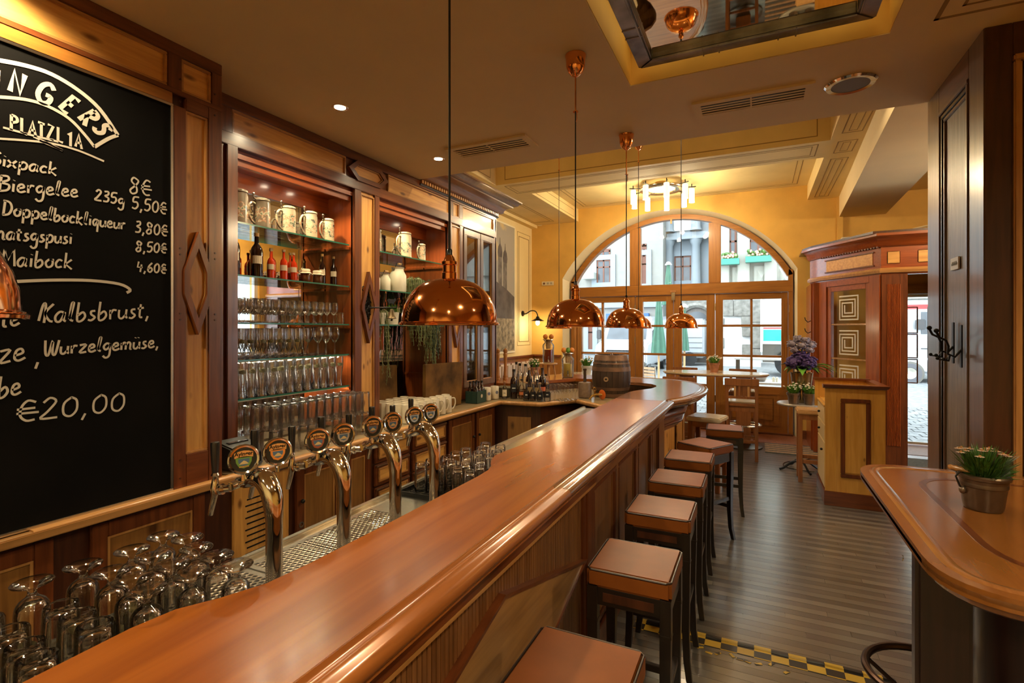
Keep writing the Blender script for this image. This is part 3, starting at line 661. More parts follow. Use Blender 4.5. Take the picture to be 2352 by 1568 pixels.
MB().sweep(path, [(-.02, 2.76), (.02, 2.76), (.045, 2.80), (.05, 2.83), (.09, 2.87), (.12, 2.88), (.12, 2.91), (-.02, 2.91)]).build('cornice', red['X'], vs_, smooth=50)
MB().prism([(.6, 8.75), (A_.x-.12, A_.y), (B_.x-.1, B_.y-.1), (3.15, 7.48), (3.15, 9.4), (.6, 9.4)], 2.91, 2.94).build('roof_board', dmah, vs_, smooth=0)
for k in range(22):
    vbox(MB(), .02+k*.046, .02+k*.046+.024, 2.75, 2.78, .0, .025).build('dentil', dark['Z'], vs_, smooth=0)
vB('frieze_panel', pine['X'], .12, L_-.12, 2.55, 2.70, .0, .006); hexm = MB(); vbox(hexm, .10, L_-.10, 2.70, 2.715, 0, .015); vbox(hexm, .10, L_-.10, 2.535, 2.55, 0, .015); hexm.build('panel_moulding', dark['X'], vs_)
MB().box(1.36, 1.62, 7.58, 7.66, 0, 2.42).build('pilaster', dmah if 0 else dark['Z'], vs_, bev=.003)
q = MB()
for k in range(9): q.cyl((1.425+k*.015, 7.578, .35), (1.425+k*.015, 7.578, 2.3), .006, n=6)
q.build('fluting', red['Z'], vs_)
for x0, x1 in ((1.42, 1.55), (1.72, 2.3)): MB().box(x0, x1, 7.592, 7.605, 2.55, 2.70).build('frieze_panel', pine['X'], vs_, bev=.008)
MB().box(2.75, 3.15, 7.58, 7.66, 0, 2.42).build('pilaster', dark['Z'], vs_, bev=.003)
MB().box(.70, .74, 8.6, 9.4, 0, 2.42).box(.72, .80, 8.47, 8.62, 0, 2.42).build('side_frame', red['Z'], vs_, bev=.003)
for z, x in ((1.88, .66), (1.72, .66)):
    MB().tube([(.70, 8.62, z), (.66, 8.60, z-.02), (.63, 8.59, z+.01), (.62, 8.59, z+.05)], .006, 6).build('coat_hook', iron, vs_)
for x, y in ((1.08, 8.25), (2.1, 7.8)):
    MB().tube([(x-.08, y, 2.95), (x-.04, y, 3.0), (x+.04, y, 3.0), (x+.08, y, 2.95)], .008, 6).build('cable_loop', white, vs_)

# ================================================================== STREET OUTSIDE
gd = MB().box(-30, 30, 9.9, 60, -.3, -.05); struct('street', gd, cobb, 'grey cobbled street outside the windows', smooth=0).name = 'street'
# paving stones nearest the door
q = MB()
for j in range(18):
    for i in range(60):
        x = -7+i*.25+(j % 2)*.12; y = 10.2+j*.25; q.box(x, x+.225, y, y+.225, -.05, -.035+random.uniform(-.004, .004))
pv = tag(q.build('paving_field', cobb, None, smooth=0), 'small cobblestones outside the glazed doors', 'cobblestones', None, 'stuff')
def far_window(root, px0, px1, pz0, pz1, Y, rows=(.3,), cols=1, fm=winframe, surround=None):
    a = aty(px0, pz1, Y); b = aty(px1, pz1, Y); c_ = aty((px0+px1)/2, pz0, Y); d_ = aty((px0+px1)/2, pz1, Y)
    x0, x1, z1, z0 = a.x, b.x, c_.z, d_.z
    if surround: outline_frame(MB(), 'y', Y, -1, x0-.35, x1+.35, z0-.25, z1+.35, .35, -.1, .14).build('window_surround', surround, root)
    f = outline_frame(MB(), 'y', Y, -1, x0, x1, z0, z1, .10, -.05, .06)
    for k in range(1, cols+1):
        xx = x0+(x1-x0)*k/(cols+1); f.box(xx-.05, xx+.05, Y-.06, Y, z0, z1)
    for rr in rows: zz = z1-(z1-z0)*rr; f.box(x0, x1, Y-.06, Y, zz-.05, zz+.05)
    fo = f.build('window_frame', fm, root, smooth=0)
    for k in range(cols+1):
        xa = x0+(x1-x0)*k/(cols+1); xb = x0+(x1-x0)*(k+1)/(cols+1); MB().box(xa+.05, xb-.05, Y-.03, Y-.01, z0+.05, z1-.05).build('pane', dgl, fo, smooth=0)
    return x0, x1, z0, z1
Y1_, Y2_, Y3_ = 36, 38, 30
b1 = thing('building', 'pale rendered house with blue-edged windows across the street at left', 'building', (-20, Y1_, 0))
xa = aty(1523, 700, Y1_).x
MB().box(-32, xa, Y1_, Y1_+6, -.05, 27).build('wall', fac1, b1, smooth=0)
for a in ((1371, 1403, 597, 652), (1370, 1402, 572, 590), (1474, 1485, 586, 655), (1474, 1485, 560, 576), (1290, 1318, 597, 652), (1383, 1405, 800, 860), (1352, 1362, 745, 805)): far_window(b1, *a, Y1_, surround=fac2 if a[3]-a[2] > 40 else None)
MB().box(-32, xa, Y1_-.25, Y1_, 3.3, 3.6).build('string_course', fac2, b1, smooth=0)
MB().box(aty(1345, 0, Y1_).x, aty(1371, 0, Y1_).x, Y1_-.8, Y1_, aty(1360, 642, Y1_).z, aty(1360, 628, Y1_).z).build('hanging_sign', plain('pale_sign', (.5, .55, .5), .6), b1, smooth=0)
MB().box(aty(1395, 0, Y1_).x, aty(1492, 0, Y1_).x, Y1_-.4, Y1_, aty(1440, 738, Y1_).z, aty(1440, 720, Y1_).z).build('shop_fascia', plain('blue_fascia', (.04, .12, .35), .5), b1, smooth=0)
b2 = thing('building', 'ornate pale blue palace front with columns seen through the middle fanlight', 'building', (-2, Y2_, 0))
xb = aty(1632, 700, Y2_).x
MB().box(xa+.02, xb+3, Y2_, Y2_+5, -.05, 28).build('wall', fac2, b2, smooth=0)
for a in ((1548, 1588, 497, 528), (1549, 1588, 588, 648)): far_window(b2, *a, Y2_, rows=(.4,), cols=1, surround=fac2)
for px in (1539, 1600):
    c0 = aty(px, 600, Y2_); r_ = .32
    MB().lathe([(r_*1.3, 4.6), (r_*1.3, 4.8), (r_, 5.0), (r_*.85, 7.6), (r_*1.2, 7.8), (r_*1.3, 8.0)], (c0.x, Y2_-.5, 0), 12).build('column', fac2, b2)
    MB().lathe([(r_*1.3, 8.6), (r_, 8.8), (r_*.85, 11.6), (r_*1.3, 12)], (c0.x, Y2_-.5, 0), 12).build('column', fac2, b2)
for z in (4.4, 8.0, 12.1):
    MB().box(xa+.02, xb+3, Y2_-.9, Y2_, z, z+.2).build('cornice', fac2, b2, smooth=0); MB().box(xa+.02, xb+3, Y2_-.6, Y2_, z+.2, z+.5).build('cornice', fac2, b2, smooth=0)
MB().box(aty(1545, 0, Y2_).x, aty(1592, 0, Y2_).x, Y2_-.3, Y2_, 8.7, 10.4).build('relief_panel', white, b2, smooth=0)
# arched old gate in the palace
gx0, gx1 = aty(1562, 760, 30).x, aty(1640, 760, 30).x
gt = thing('town_gate', 'grey weathered arched wooden gate behind the middle panes', 'gate', ((gx0+gx1)/2, 30, 0))
MB().box(gx0-.6, gx1+.05, 30.0, 31, -.05, 3.9).build('stone_wall', ashlar, gt, smooth=0)
Ag = arc((gx0+gx1)/2, (gx1-gx0)/2, 1.9, 1.2, -.05, 14)
poly_plate(MB(), 'y', 30, -1, Ag, 0, .06).build('gate_leaf', gate_m, gt, smooth=0)
q = MB(); q.tube([(x, 29.9, z) for x, z in Ag], .16, 6); q.build('stone_arch', ashlar, gt)
Af = arc((gx0+gx1)/2, (gx1-gx0)*.36, 1.95, .8, 1.9, 12); poly_plate(MB(), 'y', 30, -1, Af, .06, .09).build('fanlight', dgl, gt, smooth=0)
q = MB(); gm = (gx0+gx1)/2
for s_ in (-1, 1):
    for k in range(5): q.tube([(gm+s_*.08, 29.92, .3+k*.28), (gm+s_*.75, 29.92, .05+k*.28+.5)], .03, 4)
q.box(gm-.05, gm+.05, 29.88, 29.95, 0, 1.9); q.build('gate_board', gate_m, gt)
b3 = thing('building', 'cream corner house with oriel and flower boxes across the street at right', 'building', (8, Y3_, 0))
xc0 = aty(1640, 700, Y3_).x
MB().box(xc0+.6, 26, Y3_, Y3_+6, 3.4, 25).build('wall', fac3, b3, smooth=0)
MB().box(xc0+.6, 26, Y3_+1.0, Y3_+6, -.05, 3.5).build('wall', white, b3, smooth=0)
MB().box(xc0+.4, 26, Y3_-.3, Y3_, 3.2, 3.5).build('string_course', fac3, b3, smooth=0)
MB().box(xc0+.4, 26, Y3_-.2, Y3_, 5.3, 5.55).build('sill_course', fac3, b3, smooth=0)
for k in range(9):
    x = xc0+.9+k*1.05; MB().box(x, x+.75, Y3_-.12, Y3_, 3.75, 5.1).build('relief_panel', fac3, b3, bev=.03); q = MB(); q.add([(x+.15, Y3_-.12, 3.95), (x+.6, Y3_-.12, 3.95), (x+.6, Y3_-.12, 4.9), (x+.15, Y3_-.12, 4.9), (x+.375, Y3_-.3, 4.42)], [(0, 1, 4), (1, 2, 4), (2, 3, 4), (3, 0, 4)]); q.build('pyramid_relief', fac3, b3, smooth=0)
for px in (1662, 1708, 1770):
    c0 = aty(px, 600, Y3_); MB().box(c0.x-.3, c0.x+.3, Y3_-.35, Y3_, 3.5, 12).build('pilaster', fac3, b3, bev=.03)
for a in ((1662, 1692, 524, 598), (1720, 1764, 524, 592)):
    x0, x1, z0, z1 = far_window(b3, *a, Y3_, rows=(.42,), cols=1)
    MB().box(x0-.15, x1+.15, Y3_-.85, Y3_-.4, z0-.3, z0).build('flower_box', plain('box_green', (.03, .2, .15), .6) if 'box_green' not in MATS else MATS['box_green'], b3)
    q = MB()
    for k in range(40): q.ball((random.uniform(x0, x1), Y3_-.6+random.uniform(-.15, .15), z0+random.uniform(0, .3)), random.uniform(.06, .13), 6, 4)
    q.build('box_flowers', leaf, b3)
    q = MB()
    for k in range(14): q.ball((random.uniform(x0, x1), Y3_-.8, z0+random.uniform(.05, .35)), .06, 6, 4)
    q.build('box_blossoms', plain('coral_blossom', (.7, .3, .22), .6) if 'coral_blossom' not in MATS else MATS['coral_blossom'], b3)
# stone quoins of the corner house
qz = [(1660, 1685, 688, 726), (1685, 1726, 688, 726), (1726, 1748, 688, 740), (1702, 1726, 726, 752), (1726, 1748, 740, 800), (1704, 1726, 790, 816), (1704, 1726, 752, 772), (1726, 1748, 800, 818), (1660, 1664, 730, 750), (1660, 1664, 775, 800)]
for a in qz:
    p = aty(a[0], a[3], 27.5); r_ = aty(a[1], a[3], 27.5); u_ = aty(a[0], a[2], 27.5); MB().box(p.x+.01, r_.x-.01, 27.4, 28.2, max(p.z, -.05), u_.z-.01).build('quoin', ashlar, b3, bev=.02)
p = aty(1640, 700, 27.6).x; MB().box(p, aty(1748, 0, 27.6).x, 27.6, Y3_, -.05, 3.5).build('wall', white, b3, smooth=0)
# truck at right
tx0, tx1 = aty(1752, 800, 22).x, 3.7
tk = thing('truck', 'white box truck with a teal band parked at right', 'truck', (tx0, 22, 0))
zt = aty(1770, 755, 22).z
MB().box(tx0, tx1, 22, 24.4, zt+.02, 3.6).build('cargo_box', white, tk, bev=.03)
MB().box(tx0+.02, tx1-.02, 21.985, 22.0, aty(1770, 783, 22).z, aty(1770, 757, 22).z).build('teal_band', teal, tk, smooth=0)
MB().box(tx0+.02, tx1-.02, 21.985, 22.0, aty(1770, 756, 22).z+.02, aty(1770, 756, 22).z+.07).build('red_line', plain('signal_red', (.5, .03, .03), .5), tk, smooth=0)
MB().box(tx0, tx1, 21.99, 24.4, aty(1770, 790, 22).z, zt+.02).build('box_side', white, tk, smooth=0); MB().box(tx0, tx1, 22.1, 24.2, .5, aty(1770, 790, 22).z).build('chassis', steeld, tk, smooth=0)
for x in (tx0+.9, tx0+2.8): MB().cyl((x, 21.95, .5), (x, 22.3, .5), .5, n=20).build('wheel', rubber, tk)
MB().tube([(tx0-.05, 21.9, .9), (tx0-.05, 21.9, 3.4)], .04, 6).build('door_bar', steel, tk)
# coach seen through the street door
co = thing('minibus', 'white minibus behind the street door panes', 'van', (6, 21.6, 0))
YC_ = 21.6; cw = aty(2090, 857, YC_); cx0 = cw.x-.85
MB().box(cx0, cx0+5.2, YC_, YC_+2.0, .22, 2.75).build('body', vanw, co, bev=.12)
for k in range(3): MB().box(cx0+1.15+k*1.35, cx0+2.35+k*1.35, YC_-.012, YC_, 1.6, 2.35).build('side_window', dgl, co, bev=.005)
MB().lathe([(0, 0), (.40, 0), (.40, .06), (0, .06)], (cw.x, YC_-.02, cw.z), 28, (0, 1, 0)).build('wheel_arch', steeld, co)
MB().lathe([(.20, 0), (.33, 0), (.34, .05), (.34, .2), (.20, .2)], (cw.x, YC_-.06, cw.z), 28, (0, 1, 0), closed=True).build('tyre', plain('tyre', (.10, .10, .11), .8), co)
MB().lathe([(0, 0), (.05, 0), (.06, .03), (.19, .01), (.20, .05), (0, .05)], (cw.x, YC_-.05, cw.z), 24, (0, 1, 0)).build('wheel_rim', steel, co)
MB().box(cw.x+.12, cw.x+.40, YC_-.2, YC_-.08, 1.75, 2.1).build('wing_mirror', rubber, co, bev=.03)
MB().box(cx0, cx0+5.2, YC_-.012, YC_, 2.45, 2.6).build('roof_stripe', MATS['signal_red'], co, smooth=0); MB().box(cw.x+.3, cw.x+.6, YC_-.02, YC_, 1.1, 1.13).build('door_handle', rubber, co)
# van at left
vx = aty(1410, 790, 20).x
vn = thing('delivery_van', 'white delivery van facing the bar behind the left panes', 'van', (vx, 20, 0))
v0, v1 = aty(1366, 800, 20).x, aty(1366, 800, 20).x+2.05
Zg = -.05
prof = [(20.0, .35), (20.0, .95), (20.25, 1.2), (20.95, 1.32), (21.55, 2.05), (21.8, 2.3), (26, 2.4), (26, .35)]
mbv = MB(); n_ = len(prof)
vs0 = [(v0+(.12 if z > 1.5 else 0), y, z) for y, z in prof]+[(v1-(.12 if z > 1.5 else 0), y, z) for y, z in prof]
mbv.add(vs0, [tuple(range(n_)), tuple(range(n_, 2*n_))[::-1]]+[(i, (i+1) % n_, n_+(i+1) % n_, n_+i) for i in range(n_)]); mbv.build('body', vanw, vn, bev=.06)
MB().add([(v0+.22, 20.93, 1.36), (v1-.22, 20.93, 1.36), (v1-.26, 21.53, 2.07), (v0+.26, 21.53, 2.07)], [(0, 1, 2, 3)]).build('windscreen', dgl, vn, smooth=0)
MB().box(v0+.45, v1-.45, 19.96, 20.02, .55, .95).build('grille', rubber, vn, bev=.03)
for s_ in (v0+.05, v1-.42): MB().box(s_, s_+.37, 19.96, 20.15, .88, 1.15).build('headlight', steel, vn, bev=.05)
MB().box(v0+.02, v1-.02, 19.93, 20.1, .3, .52).build('bumper', steeld, vn, bev=.05)
for x in (v0+.05, v1-.25):
    for y in (20.8, 24.5): MB().cyl((x, y, .29), (x+.2, y, .29), .34, n=18).build('wheel', rubber, vn)
for x in (v0-.22, v1+.02): MB().box(x, x+.2, 21.0, 21.1, 1.35, 1.75).build('wing_mirror', rubber, vn, bev=.03)
MB().box(v0+.55, v1-.55, 19.95, 19.97, .40, .50).build('number_plate', white, vn)
w0, w1 = aty(1484, 800, 27).x, aty(1545, 800, 27).x
vr = thing('parked_van', 'white van side with dark lettering behind the middle panes', 'van', (w0, 27, 0))
MB().box(w0, w1+1.5, 27, 28.8, .35, 2.3).build('body', vanw, vr, bev=.08)
MB().box(w0, w1+1.5, 26.98, 27, .42, .62).build('sill_trim', steeld, vr)
for x in (w0+.6, w1+.8): MB().cyl((x, 26.95, .3), (x, 27.2, .3), .34, n=18).build('wheel', rubber, vr)
tp = aty(1489, 772, 26.97); text_mesh('AXENBE', .30, basis((tp.x, 26.975, tp.z-.08), (1, 0, 0), (0, 0, 1)), 'LEFT', .004).build('lettering', rubber, vr, smooth=0)
for k in range(3): MB().box(w0+.05, w1+1.4, 26.975, 26.985, .85+k*.25, .87+k*.25).build('panel_seam', steeld, vr, smooth=0)
# folded parasols
def parasol(px, py_top, py_bot, Y, wpx, lab):
    a = aty(px, py_top, Y); b = aty(px, py_bot, Y); w_ = wpx/FX*Y*.95
    t = thing('folded_parasol', lab, 'parasol', (a.x, Y, 0), 'folded green parasols')
    MB().cyl((a.x, Y, -.034), (a.x, Y, a.z-.1), .03).build('pole', light_w, t)
    q = MB(); n_ = 32; vs = []; L = a.z-b.z
    lv = [(0, .05), (.05, .22), (.3, .42), (.55, .55), (.8, .85), (1, 1)]
    for f_, r_ in lv: vs += [(a.x+math.cos(2*math.pi*i/n_)*r_*w_/2*(1 if i % 4 < 2 else .72), Y+math.sin(2*math.pi*i/n_)*r_*w_/2*(1 if i % 4 < 2 else .72), a.z-f_*L) for i in range(n_)]
    fs = [(k*n_+i, k*n_+(i+1) % n_, (k+1)*n_+(i+1) % n_, (k+1)*n_+i) for k in range(len(lv)-1) for i in range(n_)]
    q.add(vs, fs+[tuple(range(n_))]); q.build('canopy', um_m, t, smooth=60)
    MB().lathe([(0, .12), (.05, .1), (.12, 0), (.0, 0)], (a.x, Y, a.z-.08), 12).build('cap', white, t)
    MB().cyl((a.x, Y, -.034 if Y < 14 else -.034), (a.x, Y, .08), .3).build('base', steeld, t)
parasol(1535, 603, 700, 17.5, 30, 'folded green parasol whose white tip shows in the middle fanlight')
parasol(1513, 670, 812, 15.5, 36, 'folded green parasol standing left of the middle door leaves')
parasol(1572, 700, 805, 16.5, 22, 'folded green parasol half hidden behind the copper lamp at right')
# pavement furniture
def slat_chair(x, y, rz, lab):
    t = thing('slatted_chair', lab, 'chair', (0, 0, 0), 'folding chairs on the pavement')
    for k in range(5): MB().box(-.2, .2, -.2+k*.08, -.2+k*.08+.06, .43, .45).build('seat_slat', light_w, t)
    for k in range(5): MB().box(-.2, .2, .2, .215, .52+k*.075, .52+k*.075+.055).build('back_slat', light_w, t)
    for s_ in (-.21, .21):
        MB().tube([(s_, .21, .9), (s_, .19, .4), (s_, -.2, -.02)], .012, 6).build('leg', steel, t); MB().tube([(s_, -.2, .44), (s_, .22, -.02)], .012, 6).build('leg', steel, t)
    t.location = (x, y, 0); t.rotation_euler = (0, 0, rz)
p = atz(1500, 900, -.04)
slat_chair(-2.2, 12.4, 2.6, 'slatted folding chair outside nearest the left door leaf'); slat_chair(-2.9, 13.6, 2.2, 'slatted folding chair outside further up the street')
def ext_table(x0, x1, y0, y1, z, lab, stuff=True):
    t = thing('pavement_table', lab, 'table', ((x0+x1)/2, (y0+y1)/2, 0))
    MB().box(x0, x1, y0, y1, z-.04, z).build('top', white, t, bev=.005)
    for x in (x0+.06, x1-.06):
        for y in (y0+.06, y1-.06): MB().box(x-.03, x+.03, y-.03, y+.03, -.031, z-.04).build('leg', steeld, t)
    MB().box(x0+.05, x1-.05, y0+.05, y1-.05, z-.55, z-.5).build('shelf', light_w, t)
ext_table(-.45, 1.6, 12.0, 12.8, 1.15, 'long white serving counter on the pavement behind the right panes')
ext_table(-.5, .9, 10.5, 11.1, .78, 'low white table on the pavement just outside the right door')
bk = thing('bread_basket', 'woven basket with green cloth on the pavement table', 'basket', (.03, 10.75, .78))
MB().lathe([(0, 0), (.1, 0), (.14, .09), (.13, .09), (.095, .01), (0, .01)], (.03, 10.75, .78), 20).build('basket_bowl', tin, bk); MB().lathe([(0, .12), (.06, .11), (.1, .07), (.12, .08)], (.03, 10.75, .79), 14).build('napkin', teal, bk)
for k, x in enumerate((.27, .33)):
    t = thing('condiment_pot', ('cream' if k == 0 else 'white')+' condiment pot beside the bread basket outside', 'pot', (x, 10.72, .78)); MB().lathe([(0, 0), (.025, 0), (.025, .07), (.018, .09), (0, .095)], (x, 10.72, .78), 12).build('body', enamel if k else offw, t)
# ================================================================== BACK BAR
XC, XF, XM = -2.56, -2.87, -3.14
# chalkboard wall
cbw = thing('chalkboard_surround', 'pine and mahogany panelled surround of the chalkboard', 'wall panelling', (XC, 0, .97)); cbw['kind'] = 'structure'
MB().box(-3.3, XC-.03, YB, 1.795, .97, 3.15).build('core', dmah, cbw, smooth=0)
pb(MB(), 'x', XC, -1, -.7, 1.545, 2.845, 2.90, 0, .03).build('rail', winw['Y'], cbw, bev=.003)
pb(MB(), 'x', XC-.03, 1, YB, -.7, .97, 3.15, 0, .02).build('stile', dark['Z'], cbw, bev=.003)
for z0, z1, mt_ in ((2.90, 2.925, dark['Y']), (3.09, 3.15, dark['Y'])): pb(MB(), 'x', XC-.03, 1, -.7, 1.80, z0, z1, 0, .03).build('rail', mt_, cbw, bev=.003)
for y0, y1 in ((1.525, 1.59), (1.745, 1.80)): pb(MB(), 'x', XC-.03, 1, y0, y1, 2.925, 3.09, 0, .028).build('stile', dark['Z'], cbw, bev=.002)
for y0, y1 in ((-.7, 1.525), (1.59, 1.745)):
    pb(MB(), 'x', XC-.03, 1, y0, y1, 2.925, 3.09, 0, .008).build('panel', pine['Y'], cbw, smooth=0)
    outline_frame(MB(), 'x', XC-.03, 1, y0, y1, 2.925, 3.09, .014, 0, .022).build('moulding', gold['Y'], cbw, bev=.003)
pb(MB(), 'x', XC-.03, 1, 1.547, 1.61, .97, 2.845, 0, .03).build('stile', dark['Z'], cbw, bev=.003)
pb(MB(), 'x', XC-.03, 1, 1.725, 1.80, .97, 2.9, 0, .03).build('stile', dark['Z'], cbw, bev=.003)
pb(MB(), 'x', XC-.03, 1, 1.61, 1.725, 2.84, 2.9, 0, .03).build('rail', dark['Y'], cbw, bev=.003)
pb(MB(), 'x', XC-.03, 1, 1.61, 1.725, .97, 1.13, 0, .03).build('rail', dark['Y'], cbw, bev=.003)
pb(MB(), 'x', XC-.03, 1, 1.61, 1.725, 1.13, 2.84, 0, .008).build('panel', pine['Z'], cbw, smooth=0)
outline_frame(MB(), 'x', XC-.03, 1, 1.61, 1.725, 1.13, 2.84, .010, 0, .024).build('moulding', gold['Z'], cbw, bev=.002)
def rhombus(root, yc, zc, hw, hh, pos, w=.028, flat=.06, mf=None, plate=True):
    pts = [(yc, zc-hh), (yc+hw, zc-flat), (yc+hw, zc+flat), (yc, zc+hh), (yc-hw, zc+flat), (yc-hw, zc-flat)]
    q = MB(); inn = hex_frame(q, 'x', pos, 1, pts, w, 0, .035); q.build('diamond_frame', mf or dark['Z'], root, smooth=0)
    if plate: poly_plate(MB(), 'x', pos, 1, [tuple(p) for p in inn], 0, .016).build('diamond_panel', pine['Z'], root, smooth=0)
    q = MB(); hex_frame(q, 'x', pos, 1, [tuple(p) for p in inn], .006, 0, .026); q.build('diamond_moulding', gold['Z'], root, smooth=0)
rhombus(cbw, 1.668, 1.985, .072, .26, XC-.025)
for z in (1.80, 1.83, 2.12, 2.15, 1.02, 1.11, 2.87, 2.98):
    for y in (1.58, 1.76): MB().cyl((XC-.002, y, z), (XC+.003, y, z), .005, n=8).build('peg', dmah, cbw)
lg = MB().box(-3.3, -2.52, YB, 1.84, .93, .965); struct('trim_4', lg, wood('ledge_wood', (.30, .14, .04), (.42, .21, .07), 'Y', .3, .5), 'light wooden ledge under the chalkboard', bev=.004)
cb = thing('chalkboard', 'black chalkboard menu with white handwriting above the wooden ledge', 'chalkboard', (XC, .4, .97))
MB().box(XC-.03, XC-.005, -.7, 1.547, .97, 2.845).build('slate', slate, cb, smooth=0)
outline_frame(MB(), 'x', XC-.01, 1, -.7, 1.547, .97, 2.845, .012, 0, .012).build('frame_bead', steel, cb, bev=.001)
# --- stroke font (x,y pairs; | lifts the pen; ! = straight strokes)
G = {
'S': (5, '4.5,7.5 3,8.8 1,8 .8,6 3,4.8 4.6,3.2 4,.8 2,0 .3,1'), 'i': (2, '1,4.5 1,0|1,6.3 1.1,6.6'), 'x': (4.5, '!0,4.5 4,0|4,4.8 0,-.2'), 'p': (4.6, '.8,4.5 .6,-4|.7,3 2.2,4.8 4,3.6 3.6,.8 1.8,0 .7,1'),
'a': (4.8, '3.8,4 2,4.6 .4,2.6 .8,.4 2.4,.4 3.8,3.8|3.9,4.4 3.7,1 4.6,.2'), 'c': (3.8, '3.4,3.8 1.8,4.5 .4,2.4 1.2,.3 3.4,.8'), 'k': (4.6, '!.8,8.5 .6,0|!3.8,4.8 .8,2.2 4.2,-.6'), 'B': (5.2, '1,8.5 .8,4 .8,0|.6,8.3 3.6,8.4 4.2,6.4 1.2,4.6 4.6,3.6 4.2,.8 .4,-.2'),
'e': (4.2, '.6,2.2 3.2,3 2.6,4.6 1,4 .6,1.2 2,.1 4.2,1'), 'r': (3.6, '.6,4.5 .8,0|.8,2.6 1.8,4.4 3.4,4.2'), 'g': (4.6, '3.8,4 2,4.7 .5,2.8 1.6,.8 3.6,2.4 3.9,4.4 3.9,-2.6 2,-4.2 .4,-2.8'), 'l': (2.6, '.6,1 1.6,6 1.8,8.6 1,7.6 .8,1.4 2.2,.2'),
'D': (5.6, '1.2,8.6 .8,0|.2,8.6 3.6,8 5,4.6 3.6,.8 .3,-.2'), 'o': (4.4, '2,4.5 .4,2.6 1.4,.2 3.4,1 3.6,3.6 2,4.5 3,4.2 4.2,4.4'), 'b': (4.4, '.8,8.6 .6,.6 2.4,0 3.8,2 2.8,4 .9,2.6'), 'q': (4.6, '3.6,4.2 1.6,4.4 .5,2.2 1.8,.2 3.6,3.4|3.8,4.4 3.8,-4'),
'u': (4.6, '.5,4.4 .6,1 2,.1 3.7,2|3.9,4.5 3.8,1 4.6,.3'), 'M': (6.4, '!.4,0 1.2,8.4 3,3 5.2,8.6 6,0'), 'n': (4.8, '.6,4.4 .6,0|.6,2.4 2,4.6 3.4,3.6 3.6,.2 4.6,.4'), 't': (3.4, '1.4,6.8 1.2,.8 2.6,.2|0,4.6 3,5'), 's': (3.6, '3,4.4 1.4,4.2 1.4,2.8 3,1.4 1.6,0 .2,.4'),
'K': (5.4, '.2,1 1.2,7.4 2.2,8.4 2.4,4 2.2,0|5.2,8.2 2.4,4.4 4,1 5.4,.4'), 'W': (7, '.4,8.4 1,1 2.4,.2 3.8,8 4.2,1 5.6,.4 6.8,8.2'), 'z': (4.2, '.4,4.5 3.6,4.6 .6,.3 4,.4'), 'm': (6.6, '.5,4.4 .6,0|.6,2.8 2,4.6 3,3.4 3,0|3,2.8 4.4,4.6 5.6,3.6 5.6,.4 6.4,.3'),
'ü': (4.6, '.5,4.4 .6,1 2,.1 3.7,2|3.9,4.5 3.8,1 4.6,.3|1.2,7 1.3,7.4|3,7 3.1,7.4'), '8': (5, '3.4,7.6 1.6,8.4 .8,6.4 3.2,3.8 3.6,1 1.6,0 .5,1.8 2.8,4.4 4,6.6 3.4,7.6'), '€': (5.2, '4.4,7.2 2.4,8 1,5.6 1,2.2 2.6,.2 4.6,.4|!0,4.8 4.4,5|!0,3.2 5.4,3.2'),
'2': (4.8, '.6,6.6 2.2,8.4 3.8,6.8 1.8,2.8 .3,.4 4.6,.3'), '3': (4.6, '.8,7.8 3.2,8.2 3.4,6 1.4,4.6 3.8,3.2 3.2,.6 .4,.4'), '5': (4.8, '4.4,8.4 1.2,8 .8,4.8 3.2,4.8 4,2.4 2.4,.2 .3,.8'), '0': (5, '2.6,8 .7,5.6 .9,1.4 2.8,.2 4.3,2.6 4,6.6 2.4,8'), ',': (2.4, '!1.4,.6 .6,-2'), '4': (4.8, '!1,8.2 .4,3.4 4.4,3.6|!3.4,6 2.8,-.6'), '6': (4.8, '3.6,8.2 1.2,5 .6,1.6 2.4,0 4,2 2.8,4 1,2.6'),
'I': (2.4, '!1.2,8.5 1.2,0'), 'N': (6, '!.8,0 1,8.5 4.6,.3 5,8.6'), 'G': (6.4, '5.6,7.2 3.4,8.7 1,6.6 .7,2.4 3,.1 5.4,1.2 5.6,3.8 3.4,3.9'), 'E': (5, '!4.4,8.4 .9,8.4 .8,.1 4.6,.1|!.8,4.4 3.8,4.4'), 'R': (5.4, '!.9,0 1,8.5|1,8.5 4,8.2 4.4,6 1.1,4.4|!1.1,4.4 4.8,0'),
'P': (5, '!.9,0 1,8.5|1,8.5 4,8.2 4.4,6 1.1,4.3'), 'L': (4.6, '!.9,8.5 .8,.2 4.4,.1'), 'A': (5.4, '!.3,0 2.6,8.6 4.9,0|!1,3 4.3,3'), 'T': (5, '!.2,8.4 4.9,8.5|!2.5,8.4 2.5,0'), 'Z': (5, '!.6,8.4 4.5,8.5 .5,.2 4.8,.1'), '1': (3.4, '!.4,6 2.2,8.6 2,0'), ' ': (3, ''), '-': (3, '!0,4 3,4')}
def smooth_pts(P, n=4):
    if len(P) < 3: return P
    out = []
    for i in range(len(P)-1):
        p0, p1, p2, p3 = P[max(i-1, 0)], P[i], P[i+1], P[min(i+2, len(P)-1)]
        for k in range(n):
            t = k/n; out.append(tuple(.5*((2*p1[a])+(-p0[a]+p2[a])*t+(2*p0[a]-5*p1[a]+4*p2[a]-p3[a])*t*t+(-p0[a]+3*p1[a]-3*p2[a]+p3[a])*t**3) for a in range(2)))
    return out+[P[-1]]
def glyph_strokes(ch):
    w, s = G[ch]; out = []
    for st in s.split('|'):
        if not st: continue
        sm = not st.startswith('!'); P = [tuple(float(v) for v in p.split(',')) for p in st.lstrip('!').split()]; out.append(smooth_pts(P) if sm else P)
    return w, out
XT = XC-.0035
def yz(px, py): p = atx(px, py, XC); return Vector((p.y, p.z))
